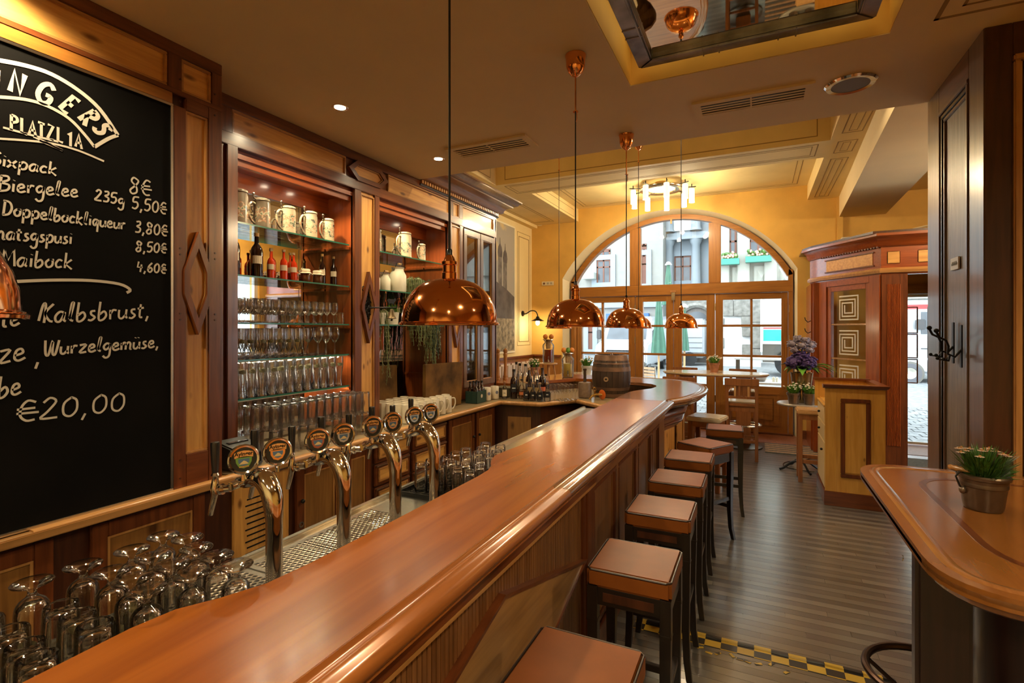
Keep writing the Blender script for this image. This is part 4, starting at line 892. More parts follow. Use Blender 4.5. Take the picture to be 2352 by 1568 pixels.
def word(s, p0, p1, lw=.0075, name='chalk_word', hs=1.0):
    a, b = yz(*p0), yz(*p1); W_ = sum(G[c][0]+.5 for c in s); L = (b-a).length; k = L/W_; ex = (b-a).normalized(); ey = Vector((0, 1)); mb = MB(); x = 0
    for c in s:
        w, sts = glyph_strokes(c)
        for st in sts: mb.ribbon([(XT, a.x+ex.x*(x+p[0]+p[1]*.08)*k, a.y+ex.y*(x+p[0])*k+p[1]*k*hs) for p in st], lw, (1, 0, 0))
        x += w+.5
    mb.build(name, chalk, cb, smooth=0)
for s, a, b, h in (('Sixpack', (-24, 376), (134, 402), .95), ('Biergelee', (-4, 437), (182, 453), 1.05), ('235g', (218, 459), (288, 471), 1), ('8€', (297, 443), (350, 450), 1), ('5,50€', (303, 478), (385, 492), 1.05), ('Doppelbockliqueur', (5, 492), (290, 527), 1.15),
    ('3,80€', (310, 533), (387, 542), 1.05), ('natsgspusi', (-8, 548), (168, 560), 1.2), ('8,50€', (312, 577), (385, 581), 1), ('Maibock', (2, 610), (170, 616), 1.1), ('4,60€', (315, 622), (384, 628), 1)): word(s, a, b, .0075, hs=h)
for s, a, b, h in (('te', (2, 752), (48, 746), 1.3), ('Kalbsbrust,', (88, 742), (347, 728), 1.05), ('ze', (-4, 835), (62, 826), 1.1), (',', (80, 835), (96, 835), 1.3), ('Wurzelgemüse,', (100, 816), (368, 797), 1.0), ('be', (-6, 914), (52, 904), 1.2), ('€20,00', (36, 970), (292, 942), .78)): word(s, a, b, .0085, hs=h)
mb = MB()
for P, w in ((((0, 138), (60, 150), (120, 170), (180, 206), (230, 250), (272, 310)), .016), (((272, 310), (250, 318), (218, 337)), .014), (((0, 222), (60, 228), (110, 243), (160, 272), (195, 308), (218, 337)), .012), (((8, 292), (70, 309), (135, 325)), .008), (((0, 318), (60, 322), (120, 329), (180, 345), (240, 370)), .008), (((78, 313), (145, 345)), .009), (((145, 345), (92, 322)), .008), (((20, 647), (120, 643), (210, 644), (275, 652), (300, 665), (292, 672)), .012)):
    MB().ribbon([(XT, *q_) for q_ in smooth_pts([tuple(yz(*p)) for p in P])], w, (1, 0, 0)).build('chalk_line', chalk, cb, smooth=0)
for ch, (cx, cyy), hp, ang in (('I', (-6, 185), 54, -2), ('N', (42, 190), 52, -8), ('G', (106, 214), 50, -18), ('E', (162, 240), 46, -34), ('R', (206, 270), 44, -44), ('S', (237, 296), 36, -58)):
    w, sts = glyph_strokes(ch); c0 = yz(cx, cyy); c1 = yz(cx, cyy-hp); k = (c1-c0).length/8.6; Mr = Matrix.Rotation(R(ang), 2); mb = MB()
    for st in sts:
        P = []
        for p in st: v = Mr @ Vector(((p[0]-w/2)*k*.78, (p[1]-4.3)*k)); P.append((XT, c0.x+v.x, c0.y+v.y))
        mb.ribbon(P, .017, (1, 0, 0))
    mb.build('chalk_letter', chalk, cb, smooth=0)
mb = MB()
for ch, cx, cyy, hp in (('P', 33, 283, 36), ('L', 56, 289, 34), ('A', 76, 294, 32), ('T', 96, 298, 32), ('Z', 117, 303, 32), ('L', 139, 309, 32), ('1', 162, 318, 34), ('A', 182, 323, 32)):
    w, sts = glyph_strokes(ch); c0 = yz(cx, cyy); k = (yz(cx, cyy-hp)-c0).length/8.6
    for st in sts: mb.ribbon([(XT, c0.x+(p[0]-w/2)*k*.70, c0.y+(p[1]-4.3)*k-(p[0]-w/2)*k*.12) for p in st], .0095, (1, 0, 0))
mb.build('chalk_word', chalk, cb, smooth=0)


# main back bar cabinet
bbk = thing('back_bar', 'tall pine and mahogany back bar with mirrored shelf niches', 'cabinet', (XF, 3.5, .97))
MB().box(-3.29, XM-.01, 1.8, 5.5, .98, 3.1).build('carcass', dmah, bbk, smooth=0)
def fb(name, mat, y0, y1, z0, z1, d0=0, d1=.02, bev=.003): return pb(MB(), 'x', XF, 1, y0, y1, z0, z1, d0, d1).build(name, mat, bbk, bev=bev)
Z1 = 2.857
fb('top_rail', dark['Y'], 1.80, 5.52, 3.08, 3.149, -.02, .025); fb('lower_rail', dark['Y'], 1.80, 5.52, Z1, 2.93, -.03, .025)
fb('stile', dark['Z'], 1.80, 2.10, .98, Z1, -.03, .01); fb('stile', dark['Z'], 2.03, 2.10, .98, Z1, -.02, .03)
for y0, y1 in ((3.11, 3.185), (3.345, 3.405), (4.47, 4.53), (4.69, 4.76)): fb('stile', dark['Z'], y0, y1, 1.0, Z1, -.02, .022)
for y0, y1 in ((3.185, 3.345), (4.53, 4.69)):
    fb('panel', pine['Z'], y0, y1, 1.0, Z1, -.02, .004); pb(MB(), 'x', XF, 1, y0, y1, 1.0, 1.06, 0, .02).build('rail', dark['Y'], bbk)
    outline_frame(MB(), 'x', XF, 1, y0, y1, 1.06, Z1-.02, .012, 0, .018).build('moulding', gold['Z'], bbk, bev=.002)
rhombus(bbk, 3.265, 1.93, .088, .29, XF+.003, .03, .02, plate=False); rhombus(bbk, 4.61, 1.85, .088, .29, XF+.003, .03, .02)
q = MB()
for k in range(26):
    a = k*2.4; r_ = .012+.0018*k; yy = 3.265+math.cos(a)*r_*.8; zz = 1.93+(k-13)*.0125; q.tube([(XF+.012, yy+.02*math.cos(b), zz+.02*math.sin(b)) for b in [j*math.pi/4 for j in range(7)]], .004, 4)
q.box(XF+.003, XF+.01, 3.225, 3.305, 1.80, 2.06)
q.build('iron_scrollwork', iron, bbk)
# frieze
def frz(y0, y1, m_=pine): fb('frieze_panel', m_['Y'], y0, y1, 2.93, 3.08, -.02, .004); outline_frame(MB(), 'x', XF, 1, y0, y1, 2.93, 3.08, .014, 0, .018).build('moulding', gold['Y'], bbk, bev=.002)
frz(2.07, 3.02); frz(3.52, 4.50); frz(4.56, 4.68); frz(4.75, 5.47)
fb('frieze_stile', dark['Z'], 1.98, 2.07, 2.93, 3.08); fb('frieze_panel', dark['Y'], 3.02, 3.52, 2.93, 3.08, -.02, .0)
hp_ = [(3.03, 3.005), (3.13, 3.085), (3.40, 3.085), (3.50, 3.005), (3.40, 2.925), (3.13, 2.925)]
q = MB(); inn = hex_frame(q, 'x', XF, 1, hp_, .035, 0, .038); q.build('diamond_frame', dark['Y'], bbk, smooth=0)
poly_plate(MB(), 'x', XF, 1, [tuple(p) for p in inn], 0, .012).build('diamond_panel', pine['Y'], bbk, smooth=0)
q = MB(); hex_frame(q, 'x', XF, 1, [tuple(p) for p in inn], .008, 0, .026); q.build('diamond_moulding', gold['Y'], bbk, smooth=0)
fb('frieze_stile', dark['Z'], 4.50, 4.56, 2.93, 3.08); fb('frieze_stile', dark['Z'], 4.68, 4.75, 2.93, 3.08); fb('frieze_stile', dark['Z'], 5.47, 5.53, .98, 3.1)
# niches
for y0, y1 in ((2.10, 3.11), (3.405, 4.47)):
    MB().box(XM-.006, XM, y0, y1, .98, 2.80).build('mirror_back', mirror, bbk, smooth=0)
    for s_, yy in ((1, y0), (-1, y1)): MB().box(XM, XF-.002, yy, yy-s_*.02, .98, Z1).build('side_panel', red['Z'], bbk, smooth=0)
    MB().box(XM, XF-.002, y0, y1, 2.80, 2.83).build('soffit_board', red['Y'], bbk, smooth=0)
    MB().box(XM, XM+.015, y0, y1, 2.68, 2.80).build('valance', red['Y'], bbk, bev=.002)
    MB().box(XF-.05, XF-.02, y0, y1, 2.76, Z1).build('valance', red['Y'], bbk, bev=.002)
    for z in (1.30, 1.78, 2.08, 2.40): MB().box(XM+.01, XF-.02, y1-.018, y1-.004, z-.02, z-.001).build('shelf_rest', red['Y'], bbk, smooth=0)
MB().box(XM+.01, XF-.04, 3.134, 3.38, .985, 2.84).build('divider', dmah, bbk, smooth=0); MB().box(XM+.01, XF-.04, 4.494, 4.755, .985, 2.84).build('divider', dmah, bbk, smooth=0)
for yy in (2.35, 2.62, 2.85, 3.7, 4.15):
    MB().lathe([(0, 0), (.02, 0), (.024, -.006), (0, -.004)], (XF-.12, yy, 2.80), 12).build('niche_spot', spotg, bbk)
    light('niche_light', 'SPOT', (XF-.10, yy, 2.79), 18, WARM, .02, (0, R(-6), 0), spot=R(130))
# glazed doors
for y0, y1 in ((4.76, 5.12), (5.13, 5.47)):
    q = outline_frame(MB(), 'x', XF, 1, y0, y1, 1.12, 2.84, .065, 0, .03); dr = q.build('glass_door', shin, bbk, bev=.003)
    outline_frame(MB(), 'x', XF, 1, y0+.06, y1-.06, 1.18, 2.78, .012, 0, .02).build('glazing_bead', gold['Z'], dr, bev=.002)
    MB().box(XF+.008, XF+.012, y0+.06, y1-.06, 1.18, 2.78).build('door_pane', pgl, dr, smooth=0)
MB().ball((XF+.045, 5.105, 1.80), .012).build('door_knob', iron, bbk)
MB().box(XM+.05, XM+.056, 4.77, 5.47, 1.1, 2.84).build('mirror_back', mirror, bbk, smooth=0)
fb('lower_rail', dark['Y'], 4.76, 5.5, 1.0, 1.12, -.02, .02)
for z in (1.3, 1.62, 1.95, 2.3): MB().box(XM+.06, XF-.01, 4.78, 5.46, z, z+.008).build('inner_shelf', shgl, bbk, smooth=0)
MB().box(XM-.15, XF+.02, 5.50, 5.54, .98, 3.1).build('end_panel', dark['Z'], bbk, bev=.002)
# cornice with dentils
path = [(XF+.02, 3.965), (XF+.02, 5.55), (-3.3, 5.55)]
MB().sweep(path, [(-.02, 3.10), (.01, 3.10), (.02, 3.115), (-.02, 3.115)]).build('cornice_bead', steeld, bbk)
MB().sweep(path, [(-.02, 3.15), (.04, 3.15), (.06, 3.165), (.065, 3.19), (.10, 3.225), (.15, 3.235), (.15, 3.25), (-.02, 3.25)]).build('cornice', barw['Y'], bbk, smooth=50)
MB().sweep(path, [(-.02, 3.25), (.16, 3.25), (.19, 3.262), (.21, 3.285), (.235, 3.295), (.235, 3.31), (-.02, 3.31)]).build('cornice_cap', shin, bbk, smooth=50)
den = MB().box(XF+.02, XF+.05, 3.97, 3.994, 3.118, 3.148)
d0 = den.build('dentil', gold['Z'], bbk, smooth=0)
for k in range(1, 39):
    c_ = d0.copy(); C.objects.link(c_); c_.location = (d0.location.x, d0.location.y+k*.0405, d0.location.z)
# glass shelves
def shelf(y0, y1, z, lab, x0=XM+.004, x1=XF-.015):
    t = thing('glass_shelf', lab, 'shelf', ((x0+x1)/2, (y0+y1)/2, z))
    MB().box(x0, x1-.004, y0+.022, y1-.022, z-.010, z).build('pane', shgl, t, smooth=0); MB().box(x1-.004, x1, y0+.022, y1-.022, z-.010, z).build('front_edge', shedge, t, smooth=0)
    if z < 1.7: MB().box(x1-.022, x1-.008, y0+.03, y1-.03, z-.016, z-.011).build('added_led_strip', fill_led_m, t, smooth=0); light('added_shelf_fill', 'AREA', (x1-.015, (y0+y1)/2, z-.018), 4, (1, .85, .60), .012, (0, R(30), 0), size_y=y1-y0-.08)  # strip and lamp added under lower shelves to brighten the glasses
    return t
SH = {}
for z, nm_ in ((2.418, 'topmost, carrying the beer steins'), (2.092, 'second from top, carrying liqueur bottles'), (1.795, 'third from top, carrying small stemmed glasses'), (1.562, 'fourth from top, carrying tall goblets'), (1.318, 'lowest, carrying slim wheat beer glasses')): shelf(2.10, 3.11, z, 'glass shelf of the left niche, '+nm_)
for z, nm_ in ((2.418, 'topmost, carrying steins'), (2.092, 'middle, carrying milk cans'), (1.795, 'lowest, carrying green hanging plants')): shelf(3.405, 4.47, z, 'glass shelf of the right niche, '+nm_)
# back counter
wk = thing('back_counter', 'long low wooden worktop running under the mirrored niches', 'counter', (-2.7, 3, .97))
CF = [(-2.55, 1.85), (-2.55, 5.05), (-2.1, 5.08), (-1.83, 5.53), (-1.46, 5.22), (-1.22, 5.42), (-1.25, 6.0), (-1.45, 6.40), (-1.75, 6.58), (-2.19, 6.56), (-2.70, 5.66), (-3.12, 5.58), (-3.12, 1.85)]
MB().prism(CF, .945, .968).build('worktop', plain('worktop_laminate', (.30, .22, .12), .28, 0, .3, noise=.2, nscale=6), wk, smooth=0)
MB().sweep([(-2.545, 1.0), (-2.545, 5.04), (-2.095, 5.07), (-1.83, 5.51), (-1.46, 5.21), (-1.22, 5.41)], [(-.02, .93), (.012, .93), (.02, .937), (.02, .965), (.014, .972), (-.02, .972)]).build('edge_strip', gold['Y'], wk, smooth=60)
# under-counter cabinets
uc = thing('under_counter', 'row of dark framed cupboards and drawers below the back worktop', 'cabinet', (-2.62, 2.5, 0))
MB().box(-3.2, -2.625, YB, 5.3, 0, .93).prism([(-2.7, 5.06), (-2.12, 5.16), (-1.88, 5.62), (-1.45, 5.34), (-1.30, 5.5), (-1.35, 6.3), (-2.3, 6.4), (-2.7, 5.6)], 0, .944).build('carcass', dmah, uc, smooth=0)
def door(y0, y1, z0=.14, z1=.90, knob=None, mp=brn_):
    d = pb(MB(), 'x', -2.625, 1, y0+.005, y1-.005, z0, z1, 0, .008).build('cupboard_door', dark['Z'], uc, smooth=0)
    for a, b, e, f in ((y0+.005, y0+.07, z0, z1), (y1-.07, y1-.005, z0, z1), (y0+.07, y1-.07, z0, z0+.07), (y0+.07, y1-.07, z1-.07, z1)): pb(MB(), 'x', -2.625, 1, a, b, e, f, 0, .024).build('door_frame', dark['Z'], d, bev=.004)
    pb(MB(), 'x', -2.625, 1, y0+.07, y1-.07, z0+.07, z1-.07, .008, .012).build('door_panel', mp['Z'], d, smooth=0)
    outline_frame(MB(), 'x', -2.625, 1, y0+.07, y1-.07, z0+.07, z1-.07, .010, .008, .02).build('door_bead', gold['Z'], d, smooth=0)
    if knob: MB().ball((-2.585, knob, (z0+z1)/2+.15), .014).build('knob', iron, d)
    return d
door(-.1, .55); door(.6, 1.10); door(1.22, 1.74)
for y0, y1, k_ in ((2.32, 2.72, 2.36), (2.74, 3.02, None), (4.08, 4.58, 4.53), (4.60, 5.02, 4.65)): door(y0, y1, knob=k_, mp=brn_)
MB().lathe([(.012, 0), (.018, 0), (.018, .004), (.012, .004)], (-2.60, 2.36, .52), 16, (1, 0, 0), closed=True).build('lock_ring', steel, uc)
lv = pb(MB(), 'x', -2.625, 1, 1.90, 2.27, .14, .90, 0, .02).build('louvre_door', pine['Z'], uc, bev=.003)
for k in range(17): pb(MB(), 'x', -2.605, 1, 1.97 if k % 2 else 1.98, 2.20, .24+k*.034, .248+k*.034, -.001, .002).build('slot', rubber, lv, smooth=0)
for c0, c1 in ((3.05, 3.50), (3.52, 4.06)):
    for k in range(4):
        z1 = .90-k*.175; z0 = z1-.165
        d = pb(MB(), 'x', -2.625, 1, c0+.01, c1-.01, z0, z1, 0, .02).build('drawer', dark['Y'], uc, bev=.005)
        pb(MB(), 'x', -2.605, 1, c0+.06, c1-.06, z0+.04, z1-.04, 0, .004).build('drawer_panel', pine['Y'], d, smooth=0)
        outline_frame(MB(), 'x', -2.605, 1, c0+.045, c1-.045, z0+.03, z1-.03, .014, 0, .012).build('drawer_bead', gold['Y'], d, bev=.003)
        pb(MB(), 'x', -2.605, 1, c0+.02, c1-.02, z1-.018, z1-.006, 0, .014).build('drawer_lip', shin, d, bev=.003)
for a, b in (((-2.55, 5.065), (-2.16, 5.15)), ((-1.86, 5.62), (-1.47, 5.35))):
    d = (Vector(b)-Vector(a)); nn_ = Vector((d.y, -d.x)).normalized()
    P = [Vector(a)+d*.2, Vector(a)+d*.85]; q = MB(); q.hexa([(P[0].x, P[0].y, .14), (P[1].x, P[1].y, .14), (P[1].x+nn_.x*.012, P[1].y+nn_.y*.012, .14), (P[0].x+nn_.x*.012, P[0].y+nn_.y*.012, .14)], [(P[0].x, P[0].y, .80), (P[1].x, P[1].y, .80), (P[1].x+nn_.x*.012, P[1].y+nn_.y*.012, .80), (P[0].x+nn_.x*.012, P[0].y+nn_.y*.012, .80)]); q.build('end_panel', brn_['Z'], uc, smooth=0)

# raised ledge behind the lower counter (joins the bar)
ld = thing('raised_ledge', 'raised wooden ledge carrying the juice dispensers behind the bottles', 'counter', (-2.5, 6.3, 0))
LD = [(-3.29, 5.56), (-2.72, 5.60), (-2.19, 6.56), (-1.75, 6.60), (-1.46, 6.43), (-1.60, 7.13), (-2.55, 7.2), (-3.29, 6.0)]
MB().prism(LD, 1.06, 1.10).build('ledge_top', top_w, ld, bev=.006)
LB = [(-3.2, 5.60), (-2.78, 5.66), (-2.24, 6.62), (-1.78, 6.66), (-1.66, 6.85), (-1.72, 7.0), (-2.5, 7.08), (-3.2, 5.95)]
MB().prism(LB, 0, 1.06).build('ledge_body', barw['Z'], ld, smooth=0)

# ================================================================== BAR COUNTER
bar = thing('bar_counter', 'long polished wooden bar with rounded far end and panelled front', 'bar', (-.95, 3, 0))
inner = [(-1.22, -.9), (-1.222, .45), (-1.233, .653), (-1.222, .743), (-1.176, .823), (-1.137, .92), (-1.126, 1.05), (-1.12, 1.4), (-1.12, 2.0), (-1.127, 2.10), (-1.150, 2.18), (-1.185, 2.24), (-1.21, 2.30), (-1.228, 2.37), (-1.222, 2.5), (-1.205, 2.65), (-1.213, 3.6), (-1.217, 5.25), (-1.205, 5.45), (-1.15, 5.62), (-1.07, 5.80), (-1.04, 6.0), (-1.07, 6.17), (-1.15, 6.30), (-1.28, 6.38), (-1.43, 6.42)]
outer = [(-.685, -.9), (-.685, 4.9), (-.66, 4.97), (-.60, 5.10), (-.55, 5.28), (-.505, 5.55), (-.485, 5.85), (-.495, 6.15), (-.54, 6.43), (-.62, 6.66), (-.74, 6.84), (-.92, 7.0), (-1.10, 7.09), (-1.30, 7.13), (-1.60, 7.14)]
# flat top stops short of the moulded edge
def inset(path, d):
    out = []
    for i, p in enumerate(path):
        a = Vector(path[max(i-1, 0)]); b = Vector(path[min(i+1, len(path)-1)]); t = (b-a).normalized(); out.append((p[0]-t.y*d, p[1]+t.x*d))
    return out
topo = inset(outer, .085)
n1 = 12; # two boards with a visible joint at y ~2.1
slab = MB(); ns = len(inner)
def lerp_path(P, n):
    L = [0]
    for a, b in zip(P, P[1:]): L.append(L[-1]+math.dist(a, b))
    out = []
    for k in range(n+1):
        s = L[-1]*k/n; i = 0
        while i < len(P)-2 and L[i+1] < s: i += 1
        t = (s-L[i])/(L[i+1]-L[i]); out.append((P[i][0]+(P[i+1][0]-P[i][0])*t, P[i][1]+(P[i+1][1]-P[i][1])*t))
    return out
def strip(PI, PO, z0, z1): # closed slab between two polylines with equal counts
    n = len(PI); mb = MB(); vs = [(p[0], p[1], z1) for p in PI]+[(p[0], p[1], z1) for p in PO]+[(p[0], p[1], z0) for p in PI]+[(p[0], p[1], z0) for p in PO]; fs = []
    for i in range(n-1): fs += [(i, i+1, n+i+1, n+i), (2*n+i, 3*n+i, 3*n+i+1, 2*n+i+1), (i, 2*n+i, 2*n+i+1, i+1), (n+i, n+i+1, 3*n+i+1, 3*n+i)]
    fs += [(0, n, 3*n, 2*n), (n-1, 3*n-1, 4*n-1, 2*n-1)]
    return mb.add(vs, fs)
iA = [p for p in inner if p[1] <= 2.11 and p[0] > -1.5][:10]; oA = [(-.77, y) for _, y in iA]; oA[-1] = (-.77, 2.0)
strip(iA, oA, 1.065, 1.10).build('countertop_board', top_w, bar, smooth=30)
ytop = [2.10, 2.18, 2.24, 2.30, 2.37, 2.5, 2.65, 3.6, 4.85]
iB = inner[9:17]+[(-1.217, 4.85)]; oB = [(-.77, 2.002)]+[(-.77, y) for y in ytop[1:]]
strip(iB, oB, 1.065, 1.0985).build('countertop_board', top_w, bar, smooth=30)
iC = [(-1.217, 4.851)]+inner[17:]; oC0 = [(-.77, 4.851)]+[p for p in topo[2:]]
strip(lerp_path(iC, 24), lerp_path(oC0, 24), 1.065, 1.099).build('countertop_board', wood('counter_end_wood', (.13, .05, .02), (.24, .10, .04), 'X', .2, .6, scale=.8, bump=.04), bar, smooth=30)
EP = [(-.088, 1.06), (-.088, 1.10), (-.080, 1.103), (-.074, 1.094), (-.060, 1.092), (-.052, 1.099), (-.044, 1.102), (-.036, 1.097), (-.020, 1.097), (-.006, 1.090), (.0, 1.078), (-.004, 1.064), (-.014, 1.056), (-.014, 1.046), (-.03, 1.040), (-.045, 1.02), (-.06, 1.02)]
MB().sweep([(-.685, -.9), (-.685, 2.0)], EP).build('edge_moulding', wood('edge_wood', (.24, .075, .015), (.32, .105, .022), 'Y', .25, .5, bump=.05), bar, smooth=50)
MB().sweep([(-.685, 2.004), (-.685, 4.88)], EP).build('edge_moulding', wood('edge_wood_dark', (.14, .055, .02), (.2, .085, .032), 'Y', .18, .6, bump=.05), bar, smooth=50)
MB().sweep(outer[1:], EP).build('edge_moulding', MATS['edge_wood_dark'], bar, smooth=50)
# front
XB = -.80
bodyI = [(-1.08, -.9), (-1.08, 4.6), (-1.10, 5.3), (-1.0, 5.8), (-1.0, 6.2), (-1.15, 6.5), (-1.5, 6.6)]
bodyO = [(XB-.02, -.9), (XB-.02, 4.9), (-.78, 5.1), (-.70, 5.4), (-.73, 5.8), (-.755, 6.2), (-.82, 6.55), (-.98, 6.82), (-1.25, 6.95), (-1.60, 6.97)]
strip(lerp_path(bodyI, 22), lerp_path(bodyO, 22), 0, 1.04).build('body', barw['Z'], bar, smooth=0)
def fr(name, mat, y0, y1, z0, z1, d0, d1, bev=.003): return pb(MB(), 'x', XB, 1, y0, y1, z0, z1, d0-.02, d1).build(name, mat, bar, bev=bev)
fr('top_rail', dark['Y'], -.9, 2.60, .965, 1.02, 0, .05); fr('light_bead', gold['Y'], -.9, 2.60, .945, .965, 0, .045)
fr('plinth', dark['Y'], -.9, 5.0, 0, .13, 0, .03); fr('light_bead', gold['Y'], -.9, 2.55, .13, .15, 0, .035)
fl2 = MB()
for k in range(int(3.4/.022)): y = -.88+k*.022; pb(fl2, 'x', XB, 1, y, y+.017, .15, .945, -.005, .004)
tag(fl2.build('reeded_field', barw['Z'], bar, smooth=0), None, None, None, 'stuff')
DP = [(2.42, .60), (1.55, .86), (1.12, .76), (.9, .42), (1.25, .17), (1.9, .20)]
DP = [(2.45, .62), (1.545, .85), (.66, .62), (.66, .45), (1.545, .17), (2.30, .40)]
q = MB(); inn = hex_frame(q, 'x', XB, 1, [(2.49, .60), (1.56, .855), (.62, .60), (1.56, .34)], .012, 0, .034); q.build('diamond_frame', dark['Y'], bar, smooth=0)
poly_plate(MB(), 'x', XB, 1, [tuple(p) for p in inn], 0, .026).build('diamond_board', wood('bar_pine', (.26, .12, .035), (.40, .20, .06), 'Y', .35, .4, knots=4), bar, smooth=0)
fr('stile', dark['Z'], 2.50, 2.62, .13, 1.02, 0, .03); pb(MB(), 'x', XB, 1, 2.47, 2.50, .13, .945, 0, .02).build('stile_bead', dark['Z'], bar, bev=.004)
FP = [(2.62, 3.10), (3.16, 3.68), (3.74, 4.24), (4.28, 4.62)]
fr('top_rail', barw['Y'], 2.62, 4.9, .93, 1.03, 0, .03)
for (a, b) in FP:
    fr('front_panel', barw['Z'], a+.03, b-.03, .20, .90, 0, .006)
    outline_frame(MB(), 'x', XB, 1, a, b, .16, .93, .03, -.01, .026).build('panel_moulding', dark['Z'], bar, bev=.006); outline_frame(MB(), 'x', XB, 1, a+.035, b-.035, .195, .895, .012, -.01, .014).build('panel_bead', barw['Z'], bar, bev=.003)
for a, b in ((3.10, 3.16), (3.68, 3.74), (4.24, 4.28), (4.62, 4.9)): fr('stile', barw['Z'], a, b, .13, .93, 0, .024)
bo = bodyO[1:9]
MB().sweep(bo, [(-.02, .90), (.02, .90), (.045, .915), (.05, .94), (.045, .965), (.02, .985), (-.02, .985)]).build('torus_moulding', dark['X'], bar, smooth=60)
MB().sweep(bo, [(-.02, .83), (.01, .83), (.022, .845), (.01, .86), (-.02, .86)]).build('lower_moulding', dark['X'], bar, smooth=60)
MB().sweep(bo, [(-.02, 0), (.03, 0), (.03, .13), (.015, .15), (-.02, .15)]).build('plinth', dark['X'], bar)
lp = lerp_path(bodyO[1:9], 6)
for a, b in zip(lp, lp[1:]):
    A2, B2 = Vector(a), Vector(b); d = B2-A2; nn_ = Vector((d.y, -d.x)).normalized(); P = [A2+d*.12, B2-d*.12]
    MB().hexa([(P[0].x, P[0].y, .20), (P[1].x, P[1].y, .20), (P[1].x+nn_.x*.012, P[1].y+nn_.y*.012, .20), (P[0].x+nn_.x*.012, P[0].y+nn_.y*.012, .20)], [(P[0].x, P[0].y, .80), (P[1].x, P[1].y, .80), (P[1].x+nn_.x*.012, P[1].y+nn_.y*.012, .80), (P[0].x+nn_.x*.012, P[0].y+nn_.y*.012, .80)]).build('front_panel', pine['Z'], bar, smooth=0)
# steel work area
sw = thing('steel_worktop', 'brushed steel bar sink and drip area behind the wooden counter', 'worktop', (-1.35, 2, 0))
MB().box(-1.60, -1.09, -.9, 5.05, .90, .955).build('steel_top', steel, sw, bev=.003); MB().box(-1.605, -1.575, -.9, 5.05, .93, .972).build('raised_rim', steel, sw, bev=.006)
MB().box(-1.56, -1.085, -.9, 5.0, 0, .90).build('steel_base', steeld, sw, smooth=0)
def tray(y0, y1, lab):
    t = thing('drip_tray', lab, 'drip tray', (-1.35, y0, .956), 'perforated drip trays'); x0, x1 = -1.55, -1.15
    MB().box(x0, x1, y0, y1, .955, .961).build('tray_plate', steel, t, bev=.002)
    ho = MB(); ri = MB(); pit = .0205; i = 0; y = y0+.03
    while y < y1-.025:
        x = x0+.03+(pit/2 if i % 2 else 0)
        while x < x1-.025: ho.lathe([(0, .9620), (.0074, .9620)], (x, y, 0), 8); ri.lathe([(.0074, .9612), (.0080, .9632), (.0092, .9612)], (x, y, 0), 8); x += pit
        y += pit*.866; i += 1
    tag(ho.build('hole', rubber, t, smooth=0), kind='stuff'); tag(ri.build('hole_rim', steel, t), kind='stuff')
tray(.55, 1.16, 'perforated steel drip tray nearest the upturned goblets'); tray(1.165, 1.80, 'perforated steel drip tray under the further beer taps')
gm_ = thing('drainer_mat', 'black wire glass drainer mat behind the last beer tap', 'mat', (-1.4, 2.1, .956)); q = MB()
for k in range(14): q.box(-1.56, -1.16, 2.005+k*.04, 2.011+k*.04, .957, .965)
for k in range(13): q.box(-1.56+k*.033, -1.554+k*.033, 2.005, 2.53, .957, .965)
outline = [(-1.56, -1.16, 2.0, 2.01), (-1.56, -1.16, 2.525, 2.535), (-1.565, -1.555, 2.0, 2.53), (-1.165, -1.155, 2.0, 2.53)]
for a in outline: q.box(*a, .955, .975)
q.build('wire_grid', rubber, gm_, smooth=0)
sk = thing('drainer_grille', 'short ribbed steel grille set in the worktop beside the bar', 'grille', (-1.24, 3.2, .956))
for k in range(26): MB().box(-1.30, -1.235, 2.95+k*.022, 2.961+k*.022, .956, .966).build('rib', steel, sk, smooth=0)
